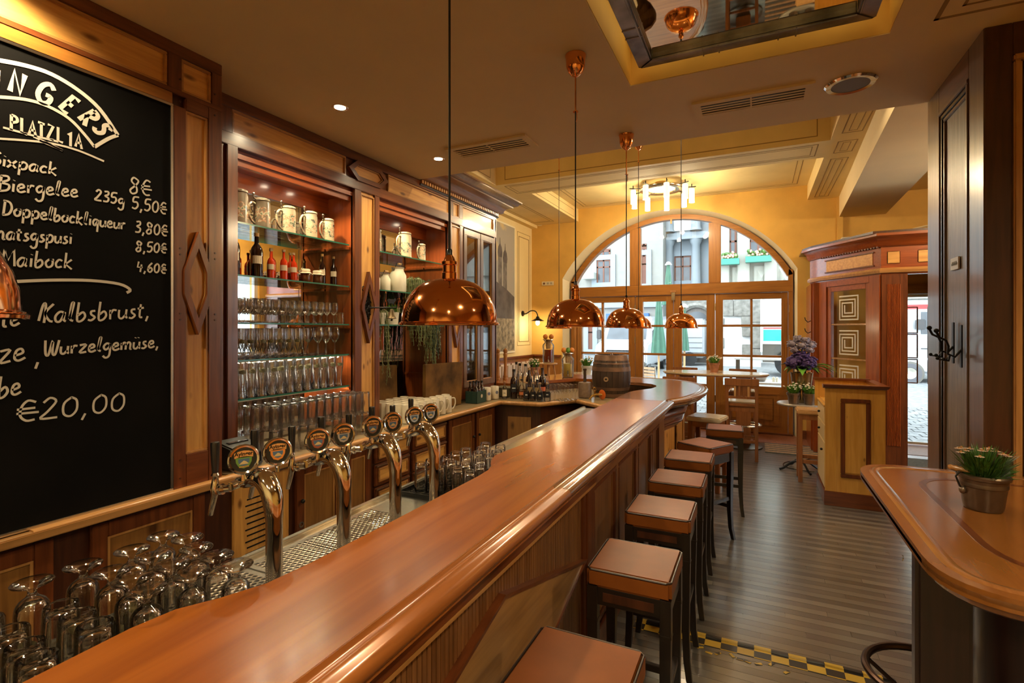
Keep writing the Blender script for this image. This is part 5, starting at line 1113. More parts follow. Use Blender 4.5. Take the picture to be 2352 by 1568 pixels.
# ------------------------------------------------------------------ beer taps
def tap(y, lab, colr, lbl=True):
    X = -1.33; t = thing('beer_tap', lab, 'beer tap', (X, y, .961), 'chrome swan-neck beer taps')
    pts = [(X, y, .961), (X, y, 1.05), (X, y, 1.15), (X-.002, y, 1.205), (X-.012, y, 1.252), (X-.040, y, 1.287), (X-.078, y, 1.292), (X-.110, y, 1.278), (X-.135, y, 1.268)]
    MB().tube(smooth3(pts), .0235, 16, rr=[.0245 if k < 9 else .0245+.0075*math.sin(min(1, (k-9)/9)*math.pi/2) if k < 21 else .032-.0135*(k-20)/12 for k in range(len(smooth3(pts)))]).build('swan_neck', chrome, t, smooth=60)
    MB().lathe([(.03, 0), (.03, .006), (.025, .01)], (X, y, .961), 20).build('base_ring', chrome, t)
    bx_ = X-.15; q = MB(); q.cyl((bx_, y-.035, 1.262), (bx_, y+.10, 1.275), .014, n=14); q.cyl((X-.12, y, 1.272), (bx_-.01, y, 1.265), .017, n=14); q.build('crossbar', chrome, t)
    for k, yy in enumerate((y-.055, y+.085)):
        zc = 1.257 if k == 0 else 1.27; q = MB(); f = thing('faucet', None, None) if 0 else None
        q.cyl((bx_, yy+.02, zc), (bx_-.055, yy, zc-.006), .012, n=12); q.cyl((bx_-.02, yy+.008, zc-.002), (bx_-.026, yy+.006, zc-.003), .017, n=14)
        q.lathe([(0, -.02), (.011, -.02), (.013, 0), (.010, .02), (.009, .035), (.012, .04), (.008, .05), (0, .05)], (bx_-.045, yy, zc), 14)
        q.cyl((bx_-.045, yy, zc-.015), (bx_-.062, yy-.004, zc-.085), .0095, .0075, 12)
        fo = q.build('faucet', chrome, t)
        MB().lathe([(0, .048), (.009, .048), (.0115, .08), (.0135, .135), (.0125, .143), (0, .145)], (bx_-.045, yy, zc), 14).build('tap_handle', rubber, fo)
        # round badge
        c_ = Vector((X-.085+.01*k, y-.04+.115*k, 1.355)); nv = Vector((1, -.42, .08)).normalized(); ex = Vector((0, 0, 1)).cross(nv).normalized(); ey = nv.cross(ex)
        MB().cyl((c_.x, c_.y, 1.29), (c_.x, c_.y, 1.315), .007, n=10).build('badge_post', chrome, t)
        d = MB().lathe([(0, -.009), (.040, -.009), (.0455, -.003), (.0455, .005), (.042, .009), (.037, .007), (.036, .003), (0, .003)], c_, 32, nv).build('badge_ring', chrome, t)
        MB().lathe([(0, .0036), (.0362, .0036)], c_, 32, nv).build('badge_face', plain('badge_black', (.012, .014, .012), .3) if 'badge_black' not in MATS else MATS['badge_black'], d, smooth=0)
        M = basis(c_+nv*.0042, ex, ey); col = colr[k]
        sh = [(-.023, .006), (.023, .006), (.022, -.008), (.014, -.022), (0, -.027), (-.014, -.022), (-.022, -.008)]
        MB().add([(a, b, 0) for a, b in sh], [tuple(range(7))]).xf(M).build('badge_shield', plain('shield_%s' % lab[:14]+str(k), col, .5), d, smooth=0)
        sh2 = [(a*.7, -.005+(b+.005)*.68, .0003) for a, b in sh]; MB().add(sh2, [tuple(range(7))]).xf(M).build('badge_scene', plain('scene_blue', (.05, .10, .16), .5) if 'scene_blue' not in MATS else MATS['scene_blue'], d, smooth=0)
        MB().add([(-.014, -.014, .0005), (.014, -.014, .0005), (.006, -.006, .0005), (0, -.003, .0005), (-.006, -.007, .0005)], [(0, 1, 2, 3, 4)]).xf(M).build('badge_hill', plain('hill_tan', (.45, .33, .14), .5) if 'hill_tan' not in MATS else MATS['hill_tan'], d, smooth=0)
        bn = [(-.026, .005), (-.013, .0085), (0, .0095), (.013, .0085), (.026, .005), (.027, .021), (.013, .0255), (0, .027), (-.013, .0255), (-.027, .021)]
        MB().add([(a, b, .0006) for a, b in bn], [tuple(range(10))]).xf(M).build('badge_banner', plain('banner_orange', (.50, .22, .05), .5) if 'banner_orange' not in MATS else MATS['banner_orange'], d, smooth=0)
        text_mesh('Ayinger', .0165, M @ Matrix.Translation((0, .012, .001)), 'CENTER', .0005).build('badge_name', rubber, d, smooth=0)
        if k == 0 and y < 1.3: text_mesh('MAIBOCK', .0062, M @ Matrix.Translation((0, -.0235, .001)), 'CENTER', .0002).build('badge_sort', MATS['banner_orange'], d, smooth=0)
    return t
def smooth3(P, n=4):
    out = []; P = [Vector(p) for p in P]
    for i in range(len(P)-1):
        p0, p1, p2, p3 = P[max(i-1, 0)], P[i], P[i+1], P[min(i+2, len(P)-1)]
        for k in range(n):
            t = k/n; out.append(.5*((2*p1)+(p2-p0)*t+(2*p0-5*p1+4*p2-p3)*t*t+(-p0+3*p1-3*p2+p3)*t**3))
    return out+[P[-1]]
grn, org, brn, grey_, blu = (.10, .20, .03), (.55, .18, .02), (.22, .05, .015), (.30, .25, .2), (.35, .38, .42)
tap(1.104, 'chrome beer tap nearest the camera with green and orange badges', (grn, org))
tap(1.397, 'second chrome beer tap, with brown and grey shields on its badges', (brn, grey_))
tap(1.686, 'third chrome beer tap, left of the last one', ((.15, .06, .03), (.45, .2, .08)))
tap(1.967, 'furthest chrome beer tap with silvery badges', (blu, (.4, .4, .45)))
# ================================================================== CEILING FITTINGS
def downlight(x, y, e, lab, z=3.15):
    t = thing('ceiling_spot', lab, 'ceiling light', (x, y, z), 'recessed ceiling spots')
    MB().lathe([(.036, -.001), (.048, -.004), (.052, 0), (.036, 0)], (x, y, z), 20, closed=True).build('bezel', steel, t)
    MB().lathe([(0, -.002), (.034, -.002), (.034, 0), (0, 0)], (x, y, z), 16).build('lit_lens', spotg, t)
    light('spot_light', 'SPOT', (x, y, z-.02), e, WARM, .04, (0, 0, 0), spot=R(150))
downlight(-2.376, 2.462, 40, 'small recessed ceiling spot above the left mirrored niche'); downlight(-2.362, 3.55, 40, 'small recessed ceiling spot beside the left ceiling vent')
downlight(-2.4, .78, 90, 'recessed ceiling spot over the chalkboard')
downlight(-1.2, -1.5, 130, 'added fill spot in the ceiling behind the viewer at left'); downlight(1.0, .3, 95, 'added unseen fill spot over the right high table'); downlight(.9, -1.6, 130, 'added fill spot in the ceiling behind the viewer at right'); downlight(2.3, 1.6, 70, 'added unseen fill spot in the ceiling far right')  # fill spots out of view, added to brighten the room
for x_, nm in ((.25, 'right'), (-1.5, 'middle'), (-2.9, 'left')): downlight(x_, 4.7, {'right': 60, 'middle': 60, 'left': 75}[nm], 'added fill spot hidden in the coffer above the bar, %s one' % nm, 4.2)  # added out of sight to light till cabinet, bar end and stools
def vent(pts, lab):
    x0 = min(p[0] for p in pts); x1 = max(p[0] for p in pts); y0 = min(p[1] for p in pts); y1 = max(p[1] for p in pts)
    t = thing('ceiling_vent', lab, 'air vent', ((x0+x1)/2, (y0+y1)/2, 3.15)); b_ = .045
    MB().box(x0, x1, y0, y0+b_, 3.135, 3.15).box(x0, x1, y1-b_, y1, 3.135, 3.15).box(x0, x0+b_, y0+b_, y1-b_, 3.135, 3.15).box(x1-b_, x1, y0+b_, y1-b_, 3.135, 3.15).build('frame', ceil_m, t, smooth=0)
    MB().box(x0+b_, x1-b_, y0+b_, y1-b_, 3.1475, 3.1495).build('dark_slot', rubber, t, smooth=0)
    w_ = (y1-y0-2*b_)/4.3
    for k in range(4): MB().box(x0+b_, x1-b_, y0+b_+(k+.5)*w_+.1*w_, y0+b_+(k+.5)*w_+.55*w_, 3.1352, 3.1372).build('blade', ceil_m, t, smooth=0)
    MB().box((x0+x1)/2-.004, (x0+x1)/2+.004, y0+b_, y1-b_, 3.135, 3.143).build('bridge', ceil_m, t, smooth=0)
vent(((-2.178, 3.36), (-1.50, 3.61)), 'slotted ceiling vent left of the first pendant cord'); vent(((-.366, 3.342), (.295, 3.589)), 'slotted ceiling vent right of the bar, beside the round speaker')
sp = thing('ceiling_speaker', 'round grey ceiling speaker with silver ring right of the vent', 'speaker', (.477, 3.468, 3.15))
MB().lathe([(.095, -.012), (.12, -.014), (.13, -.004), (.13, 0), (.095, 0)], (.477, 3.468, 3.15), 36, closed=True).build('silver_ring', chrome, sp); MB().lathe([(0, -.012), (.094, -.010), (.094, 0), (0, 0)], (.477, 3.468, 3.15), 36).build('grille', plain('speaker_grey', (.22, .21, .20), .6), sp)
p = atz(1246, 520, 3.82)
sp = thing('ceiling_speaker', 'round cream ceiling speaker in the corner above the wall lamp', 'speaker', tuple(p)); MB().lathe([(0, -.02), (.12, -.02), (.14, -.008), (.14, 0), (0, 0)], p, 28).build('cover', cream_m, sp)
# mirror panel in the ceiling recess
sf = thing('ceiling_mirror_panel', 'square mirrored ceiling panel in a riveted pewter frame inside the recess', 'ceiling panel', (-.05, 2.35, 3.25))
a0, a1, b0, b1 = -.598, .50, 1.81, 2.905; zf = 3.205
MB().box(a0+.07, a1-.07, b0+.07, b1-.07, zf+.03, zf+.036).build('mirror_pane', mirror_c, sf, smooth=0)
for k, (P0, P1, dv) in enumerate((((a0, b0), (a1, b0), (0, 1)), ((a1, b0), (a1, b1), (-1, 0)), ((a1, b1), (a0, b1), (0, -1)), ((a0, b1), (a0, b0), (1, 0)))):
    w_ = .085; d = Vector(P1)-Vector(P0); d.normalize(); dv = Vector(dv)
    q0 = Vector(P0); q1 = Vector(P1); i0 = q0+dv*w_+d*w_; i1 = q1+dv*w_-d*w_
    MB().hexa([(q0.x, q0.y, zf), (q1.x, q1.y, zf), (i1.x, i1.y, zf), (i0.x, i0.y, zf)], [(q0.x, q0.y, zf+.04), (q1.x, q1.y, zf+.04), (i1.x, i1.y, zf+.04), (i0.x, i0.y, zf+.04)]).build('frame_side', pewter, sf, bev=.006)
    MB().tube([(i0.x-dv.x*.012, i0.y-dv.y*.012, zf), (i1.x-dv.x*.012, i1.y-dv.y*.012, zf)], .006, 6).build('inner_bead', pewter, sf)
    L = (q1-q0).length
    for f in (.30, .37, .62, .69):
        c_ = q0+d*L*f; e_ = c_+dv*w_; MB().tube([(c_.x, c_.y, zf-.001), (e_.x, e_.y, zf-.001)], .004, 5).build('strap_ridge', pewter, sf)
for sx_ in (-1, 1):
    light('recess_light', 'AREA', (-.05+sx_*.50, 2.35, 3.40), .65, (1, .74, .28), .08, (0, 0, 0), size_y=1.0)
for yy in (1.83, 2.88): light('recess_light', 'AREA', (-.05, yy, 3.40), .65, (1, .74, .28), 1.0, (0, 0, 0), size_y=.08)

# ------------------------------------------------------------------ copper pendants
def pendant(lab):
    t = thing('pendant_lamp', lab, 'pendant lamp', (0, 0, 0), 'copper dome pendant lamps over the bar')
    sh = [(.150, .0), (.151, .004), (.146, .006), (.1445, .03), (.138, .055), (.125, .082), (.105, .106), (.080, .124), (.050, .134), (.026, .138)]
    inn = [(r-.003, z-.002) for r, z in reversed(sh[2:])]
    MB().lathe(sh+[(.02, .138)], (0, 0, 0), 48).build('shade', copper, t, smooth=50)
    MB().lathe([(.02, .135)]+inn+[(.149, .001)], (0, 0, 0), 48).build('shade_lining', copper_in, t, smooth=50)
    MB().lathe([(.143, .006), (.150, .003), (.1545, .0), (.1535, -.004), (.146, -.002)], (0, 0, 0), 48, closed=True).build('rim', copper, t)
    MB().lathe([(.024, .137), (.024, .155), (.021, .158), (.021, .178), (.025, .181), (.025, .190), (.019, .193), (.014, .205), (.008, .212), (0, .212)], (0, 0, 0), 20).build('socket_cup', copper, t)
    MB().lathe([(0, .205), (.009, .205), (.009, .225), (.006, .23), (0, .23)], (0, 0, 0), 12).build('cord_grip', rubber, t)
    MB().ball((0, 0, .075), .028, 12, 8).build('bulb', plain('bulb_soft', (1, .8, .5), .4, emit=5, ecol=(1, .7, .36)), t); return t
def hang(t, x, y, zc, canopy=True, rod=.16):
    z = 1.768; t.location = (x, y, z); cz = zc-z
    MB().tube([(x, y, z+.225), (x, y, zc-(.13+rod if canopy else 0))], .0035, 6).build('cord', cordm, t)
    if canopy:
        MB().lathe([(0, 0), (.052, 0), (.054, -.004), (.050, -.02), (.047, -.06), (.036, -.088), (.018, -.105), (.006, -.112), (0, -.112)], (x, y, zc), 28).build('ceiling_canopy', copper, t)
        MB().tube([(x, y, zc-.108), (x, y, zc-.13-rod)], .004, 8).build('rod', copper, t)
        MB().lathe([(0, 0), (.013, 0), (.013, .004), (0, .004)], (x, y, zc-.13-rod), 14).build('rod_ring', copper, t); MB().tube([(x+.006, y, zc-.13-rod), (x+.009, y, zc-.165-rod), (x+.002, y, zc-.18-rod)], .0025, 5).build('cord_loop', copper_in, t)
    light('pendant_bulb', 'POINT', (x, y, z+.03), 5, WARM, .03)
base = pendant('x')
plist = [(-.853, 1.343, 3.15, 'big copper dome pendant nearest the camera, over the bar'), (-.838, 2.51, 3.15, 'second copper dome pendant, left of the arched doors'), (-.85, 3.69, 3.15, 'third copper dome pendant, overlapping another one behind it'), (-.65, 5.07, 4.2, 'copper dome pendant hanging furthest right, before the middle door leaf'),
         (-1.245, 6.02, 4.2, 'copper dome pendant almost hidden behind the third one'), (-2.18, 5.9, 4.2, 'copper dome pendant whose rim shows just under the second one'), (-.905, .19, 3.15, 'copper dome pendant cut off at the left edge of the picture')]
protos = [base]+[dup(base, (0, 0, 0)) for _ in plist[1:]]
for t, (x, y, zc, lab) in zip(protos, plist):
    t['label'] = lab
    if zc > 4: hang(t, x, y, zc-.26 if 'furthest' not in lab else zc, 'furthest' not in lab, .12)
    else: hang(t, x, y, zc, True)
for x, y in ((-1.245, 6.02), (-2.18, 5.9)): MB().tube([(x, y, 3.93), (x, y, 4.2)], .012, 8).build('stem', copper, protos[4 if x > -2 else 5])
# ------------------------------------------------------------------ chandelier
cx0_, cy0_ = -1.36, 8.3
ch = thing('chandelier', 'round ceiling chandelier with lit frosted glass tubes', 'chandelier', (cx0_, cy0_, 4.06))
MB().lathe([(0, 0), (.1, 0), (.1, -.03), (0, -.03)], (cx0_, cy0_, 4.06), 24).build('ceiling_plate', bronze, ch)
MB().lathe([(.22, -.09), (.33, -.09), (.345, -.105), (.33, -.12), (.22, -.12)], (cx0_, cy0_, 4.06), 40, closed=True).build('metal_ring', bronze, ch, smooth=50)
MB().lathe([(0, -.10), (.21, -.10), (.21, -.108), (0, -.108)], (cx0_, cy0_, 4.06), 32).build('glass_disc', frost, ch)
for k in range(9):
    a = 2*math.pi*k/9+.15; c_, s_ = math.cos(a), math.sin(a); x, y = cx0_+.45*c_, cy0_+.45*s_
    ar = MB().tube([(cx0_+.2*c_, cy0_+.2*s_, 3.955), (x, y, 3.955), (x+.06*c_, y+.06*s_, 3.955)], .008, 6).tube([(x, y, 3.93), (x, y, 4.0)], .008, 6).build('arm', iron, ch)
    MB().lathe([(.042, -.21), (.042, 0), (.03, .01), (0, .01), (0, .002), (.036, -.004), (.036, -.21)], (x, y, 3.925), 16, closed=True).build('glass_tube', frost, ar, smooth=40)
    MB().ball((x, y, 3.80), .022, 8, 6).build('bulb', bulb, ar)
for k in range(0, 9, 2): a = 2*math.pi*k/9+.15; light('chandelier_light', 'POINT', (cx0_+.45*math.cos(a), cy0_+.45*math.sin(a), 3.68), 22, WARM, .04)
gl_ = thing('added_globe_lamp', 'added frosted globe lamp, unseen, in the right-hand part of the room', 'ceiling light', (2.45, 6.0, 3.82))  # lamp out of view, added to light beam box and porch front
MB().lathe([(0, 0), (.06, 0), (.05, -.04), (.02, -.05), (.02, -.12), (0, -.12)], (2.45, 6.0, 3.82), 20).build('ceiling_rose', bronze, gl_); MB().ball((2.45, 6.0, 3.62), .10, 20, 12).build('globe', frost, gl_); light('added_globe_fill', 'POINT', (2.45, 6.0, 3.44), 90, WARM, .08)
# ------------------------------------------------------------------ wall lamp
wlp = thing('wall_lamp', 'lit iron gooseneck wall lamp beside the wall painting', 'wall lamp', (XL, 9.0, 2.06))
MB().lathe([(0, 0), (.055, 0), (.05, .02), (0, .025)], (XL, 9.0, 2.06), 20, (1, 0, 0)).build('wall_plate', iron, wlp)
MB().tube(smooth3([(XL+.01, 9.0, 2.05), (XL+.08, 9.01, 2.06), (XL+.16, 9.03, 2.11), (XL+.25, 9.05, 2.10), (XL+.29, 9.06, 2.02), (XL+.29, 9.06, 1.98)]), .011, 8).build('gooseneck', iron, wlp)
MB().lathe([(0, .06), (.03, .05), (.035, .02), (.125, -.03), (.125, -.034), (.03, .01), (0, .01)], (XL+.29, 9.06, 1.95), 24).build('tin_shade', iron, wlp, smooth=40)
MB().ball((XL+.29, 9.06, 1.885), .04, 12, 8, (1, 1, 1.3)).build('bulb', bulb, wlp); light('wall_lamp_light', 'POINT', (XL+.29, 9.06, 1.84), 14, WARM, .04)

# ================================================================== STOOLS
def bar_stool():
    t = thing('bar_stool', 'x', 'bar stool', (0, 0, 0), 'leather bar stools along the bar'); h = .165
    q = MB().box(-h, h, -h, h, .725, .800); so_ = q.build('seat_cushion', leather, t, bev=.012, smooth=60)
    # crown the cushion a little
    for v in so_.data.vertices:
        if v.co.z > .79: v.co.z += .008*max(0, 1-(v.co.x/.14)**2)*max(0, 1-(v.co.y/.14)**2)
    MB().tube([(a*(h-.003), b*(h-.003), .7945) for a, b in ((-1, -.9), (-1, .9), (-.9, 1), (.9, 1), (1, .9), (1, -.9), (.9, -1), (-.9, -1))], .004, 6, closed=True).build('piping', piping, t)
    for sy in (-1, 1):
        MB().box(-.135, .135, sy*.145-.01, sy*.145+.01, .655, .725).build('apron', blackw, t, bev=.002); MB().box(-.10, .10, sy*.157, sy*.155, .672, .708).build('apron_inlay', dmah, t, bev=.002)
        MB().box(sy*.145-.01, sy*.145+.01, -.135, .135, .655, .725).build('apron', blackw, t, bev=.002)
    for sx_ in (-1, 1):
        for sy in (-1, 1):
            P = [(.142, .73, .021), (.142, .60, .021), (.140, .45, .020), (.140, .25, .0175), (.146, .10, .016), (.160, 0, .0145)]; q = MB(); vs = []; n_ = len(P)
            for d_, z_, w_ in P: vs += [(sx_*d_-w_, sy*d_-w_, z_), (sx_*d_+w_, sy*d_-w_, z_), (sx_*d_+w_, sy*d_+w_, z_), (sx_*d_-w_, sy*d_+w_, z_)]
            fs = [(0, 1, 2, 3), tuple(range(4*n_-4, 4*n_))]+[(4*k+i, 4*k+(i+1) % 4, 4*k+4+(i+1) % 4, 4*k+4+i) for k in range(n_-1) for i in range(4)]
            lg_ = q.add(vs, fs).build('leg', blackw, t, bev=.002)
            MB().box(sx_*.142-.0225, sx_*.142+.0225, sy*.142-.0225, sy*.142+.0225, .585, .600).build('leg_ring', blackw, lg_, bev=.003)
    for sy in (-1, 1): MB().box(-.13, .13, sy*.14-.011, sy*.14+.011, .26, .29).build('stretcher', blackw, t, bev=.002)
    for sx_ in (-1, 1): MB().box(sx_*.14-.011, sx_*.14+.011, -.13, .13, .33, .36).build('stretcher', blackw, t, bev=.002)
    return t
s0 = bar_stool(); s0['label'] = 'cognac leather bar stool nearest the camera, cut by the bottom edge'
s0.location = (-.462, 1.38, 0)
for x, y, rz, lab in ((-.455, 2.155, 0, 'leather bar stool second from the camera, with a dimple in its seat'), (-.465, 2.85, 0, 'leather bar stool third from the camera'), (-.462, 3.46, 0, 'leather bar stool fourth from the camera'), (-.462, 4.09, 0, 'leather bar stool fifth from the camera'),
    (-.40, 4.62, R(-30), 'leather bar stool turned at an angle, sixth from the camera'), (-.29, 5.43, R(3), 'dark leather bar stool standing out furthest into the aisle')): dup(s0, (x, y, 0), rz, lab)
# pale seated wooden stool behind the bar end
def plain_stool(x, y, rz, lab, ht=.80):
    t = thing('wooden_stool', lab, 'stool', (0, 0, 0)); MB().box(-.18, .18, -.17, .17, ht-.05, ht).build('seat', stone if 'white' in lab else light_w, t, bev=.012); MB().box(-.16, .16, -.15, .15, ht-.11, ht-.05).build('apron', chair_w, t, bev=.003)
    for a in (-1, 1):
        for b_ in (-1, 1): MB().box(a*.145-.022, a*.145+.022, b_*.135-.022, b_*.135+.022, 0, ht-.05).build('leg', chair_w, t, bev=.003)
        MB().box(a*.145-.012, a*.145+.012, -.12, .12, .28, .32).build('stretcher', chair_w, t, bev=.002); MB().box(-.12, .12, a*.135-.012, a*.135+.012, .22, .26).build('stretcher', chair_w, t, bev=.002)
    t.location = (x, y, 0); t.rotation_euler = (0, 0, rz); return t
plain_stool(-.50, 6.08, R(-12), 'white-topped wooden stool against the rounded bar end'); plain_stool(.59, 6.905, 0, 'brown wooden stool squeezed beside the yellow till cabinet', .83)
# ================================================================== HIGH TABLE AND CHAIRS
def bar_chair(x, y, rz, lab):
    t = thing('bar_chair', lab, 'chair', (0, 0, 0), 'high wooden chairs around the oval table')
    MB().box(-.20, .20, -.19, .19, .72, .765).build('seat', chair_w, t, bev=.008); MB().box(-.19, .19, -.17, .18, .765, .785).build('seat_pad', stone, t, bev=.008)
    MB().box(-.18, .18, -.17, .17, .65, .72).build('apron', chair_w, t, bev=.003)
    for a in (-1, 1):
        MB().hexa([(a*.18-.02, -.20, 0), (a*.18+.02, -.20, 0), (a*.18+.02, -.16, 0), (a*.18-.02, -.16, 0)], [(a*.18-.02, -.24, 1.10), (a*.18+.02, -.24, 1.10), (a*.18+.02, -.21, 1.10), (a*.18-.02, -.21, 1.10)]).build('back_leg', chair_w, t, bev=.003)
        MB().box(a*.18-.02, a*.18+.02, .15, .19, 0, .72).build('leg', chair_w, t, bev=.003); MB().box(a*.18-.01, a*.18+.01, -.17, .16, .30, .335).build('stretcher', chair_w, t, bev=.002)
    MB().box(-.21, .21, -.245, -.215, 1.0, 1.10).build('back_rail', chair_w, t, bev=.006); MB().box(-.17, .17, -.232, -.210, .83, .865).build('back_rail', chair_w, t, bev=.003)
    for k in range(4): MB().box(-.095+k*.055, -.070+k*.055, -.236, -.216, .86, 1.0).build('back_slat', light_w if k in (0, 3) else chair_w, t, bev=.002)
    for yy in (-.17, .165): MB().box(-.17, .17, yy-.01, yy+.01, .24, .275).build('stretcher', chair_w, t, bev=.002)
    t.location = (x, y, 0); t.rotation_euler = (0, 0, rz)
bar_chair(-.19, 7.72, 0, 'high slat-backed chair in front of the right glazed door'); bar_chair(-1.0, 7.62, R(4), 'high wooden chair half hidden behind the rounded bar end'); bar_chair(-.22, 9.1, R(180), 'high wooden chair behind the oval table at right'); bar_chair(-1.15, 9.1, R(176), 'high wooden chair behind the oval table at left')
ot = thing('oval_table', 'high oval table with pale top and wooden pedestal before the glazed doors', 'table', (-.6, 8.45, 0))
el = [(-.60+.76*math.cos(a*math.pi/20), 8.45+.40*math.sin(a*math.pi/20)) for a in range(40)]
MB().prism(el, 1.075, 1.10).build('table_top', marble, ot, smooth=30, bev=.006); MB().prism([(-.6+(x+.6)*.97, 8.45+(y-8.45)*.97) for x, y in el], 1.06, 1.075).build('table_edge', chair_w, ot)
for x in (-.19, -1.0):
    MB().box(x-.10, x+.10, 8.37, 8.53, .06, 1.06).build('pedestal', chair_w, ot, bev=.006); MB().lathe([(0, 0), (.26, 0), (.26, .02), (.1, .06), (0, .06)], (x, 8.45, 0), 28).build('foot_plate', steeld, ot)
    MB().tube([(x+.24*math.cos(a*math.pi/14), 8.45+.24*math.sin(a*math.pi/14), .34) for a in range(28)], .014, 8, closed=True).build('foot_ring', steel, ot)
    for a in (0, 90, 180, 270): MB().tube([(x+.09*math.cos(R(a)), 8.45+.07*math.sin(R(a)), .34), (x+.24*math.cos(R(a)), 8.45+.24*math.sin(R(a)), .34)], .008, 6).build('ring_spoke', steel, ot)
# ------------------------------------------------------------------ potted plants
def pot_plant(x, y, z, lab, s=1.0, potm=terrac, green=grass_m, flowers=petal_w, n=120, spread=.075, nf=26):
    t = thing('potted_plant', lab, 'plant', (x, y, z)); q = MB()
    q.lathe([(0, 0), (.036*s, 0), (.048*s, .075*s), (.053*s, .076*s), (.055*s, .095*s), (.049*s, .095*s), (.045*s, .08*s), (0, .08*s)], (x, y, z), 20); q.build('pot', potm, t)
    MB().lathe([(0, .082*s), (.044*s, .082*s)], (x, y, z), 12).build('soil', dmah, t)
    rnd = random.Random(int(x*1000+y*77)); g = MB(); f = MB()
    for k in range(n):
        a = rnd.uniform(0, 6.283); r_ = spread*s*math.sqrt(rnd.random()); hh = (.06+.045*rnd.random())*s*(1.15-.5*r_/(spread*s)); b = Vector((x+math.cos(a)*r_*.4, y+math.sin(a)*r_*.4, z+.08*s)); e = Vector((x+math.cos(a)*r_, y+math.sin(a)*r_, z+.08*s+hh)); m_ = (b+e)/2+Vector((0, 0, .012*s)); w_ = .006*s; sd_ = Vector((-math.sin(a), math.cos(a), 0))*w_
        g.add([b, m_-sd_, m_+sd_, e], [(0, 1, 3, 2)])
        if k < nf: f.ball(e+Vector((0, 0, .004)), .008*s*rnd.uniform(.7, 1.4), 6, 4, (1, 1, .6))
    tag(g.build('foliage', green, t, smooth=0), kind='stuff'); tag(f.build('blossoms', flowers, t), kind='stuff'); return t
pot_plant(-.60, 8.45, 1.10, 'small potted plant on the oval high table', 1.5)
p = atz(1830, 928, .84); ptab = (.48, 7.34)
rt = thing('side_table', 'small round grey table with iron foot carrying the flower vase', 'table', (ptab[0], ptab[1], 0))
MB().lathe([(0, .81), (.25, .81), (.26, .82), (.26, .832), (.25, .84), (0, .84)], (ptab[0], ptab[1], 0), 36).build('table_top', plain('grey_stone_top', (.30, .27, .24), .3), rt); MB().lathe([(.03, .08), (.022, .2), (.03, .25), (.02, .4), (.02, .75), (.05, .81), (0, .81)], (ptab[0], ptab[1], 0), 14).build('pedestal', iron, rt)
for k in range(4): a = k*math.pi/2+.4; MB().tube(smooth3([(ptab[0], ptab[1], .12), (ptab[0]+.1*math.cos(a), ptab[1]+.1*math.sin(a), .10), (ptab[0]+.2*math.cos(a), ptab[1]+.2*math.sin(a), .03), (ptab[0]+.25*math.cos(a), ptab[1]+.25*math.sin(a), .015)]), .014, 6).build('foot', iron, rt)
vz = thing('flower_vase', 'tall bronze vase of purple hydrangeas and broad leaves', 'vase', (.505, 7.30, .84)); X, Y, Z = .50, 7.38, .84
MB().lathe([(0, 0), (.075, 0), (.085, .05), (.105, .2), (.125, .36), (.130, .375), (.122, .375), (.10, .2), (.0, .1)], (X, Y, Z), 28).build('vase_body', bronze, vz)
rnd = random.Random(3)
def flower_head(cx, cy_, cz, r_, m_, n_=60):
    q = MB()
    for k in range(n_):
        u = rnd.uniform(-1, 1); a = rnd.uniform(0, 6.283); s_ = math.sqrt(1-u*u); q.ball((cx+r_*s_*math.cos(a), cy_+r_*s_*math.sin(a), cz+r_*u*.8), r_*.22, 5, 4, (1, 1, .7))
    q.ball((cx, cy_, cz), r_*.85, 10, 7, (1, 1, .8)); return q.build('flower_head', m_, vz)
for a in ((-.10, -.08, .50, .085), (.06, -.10, .49, .085), (.0, -.02, .57, .09), (.10, .02, .52, .07), (-.05, .05, .55, .07)): flower_head(X+a[0], Y+a[1], Z+a[2], a[3], petal_p)
for a in ((-.11, 0, .73, .06), (-.04, .02, .79, .06), (.04, 0, .78, .055), (.10, .02, .72, .06), (-.08, -.04, .66, .05), (0, -.05, .71, .055), (.08, -.04, .66, .05), (.0, .06, .69, .05)):
    flower_head(X+a[0], Y+a[1], Z+a[2], a[3], petal_g, 26); MB().tube([(X+a[0]*.3, Y+a[1]*.3, Z+.3), (X+a[0], Y+a[1], Z+a[2])], .004, 4).build('stem', leafd, vz)
def big_leaf(p0, p1, w_, m_, root, sag=.04):
    p0 = Vector(p0); p1 = Vector(p1); d = (p1-p0); side = d.cross(Vector((0, 0, 1)))
    if side.length < 1e-4: side = Vector((1, 0, 0))
    side.normalize(); vs = []; N = 7
    for i in range(N):
        t_ = i/(N-1); c_ = p0+d*t_+Vector((0, 0, sag*4*t_*(1-t_))); ww = w_*math.sin(math.pi*min(.98, max(.04, t_**.8))); vs += [c_-side*ww+Vector((0, 0, ww*.35)), c_, c_+side*ww+Vector((0, 0, ww*.35))]
    fs = []
    for i in range(N-1): fs += [(3*i, 3*i+1, 3*i+4, 3*i+3), (3*i+1, 3*i+2, 3*i+5, 3*i+4)]
    return MB().add(vs, fs).build('leaf', m_, root, smooth=60)
for k in range(16):
    a = k*6.283/16+rnd.uniform(-.15, .15); r_ = rnd.uniform(.17, .27); big_leaf((X+.05*math.cos(a), Y+.05*math.sin(a), Z+.40), (X+r_*math.cos(a), Y+r_*math.sin(a), Z+rnd.uniform(.30, .46)), .05, leafb if k % 3 == 0 else leafd, vz)
for k in range(5): big_leaf((X+.08, Y, Z+.44), (X+.36+.05*(k % 2), Y-.10+.06*k, Z+.42-.06*(k % 3)), .028, leafb, vz, .05)
pot_plant(.40, 7.19, .84, 'left of the two small potted plants below the flower vase', 1.45, tin); pot_plant(.57, 7.19, .84, 'right of the two small potted plants below the flower vase', 1.45, tin)
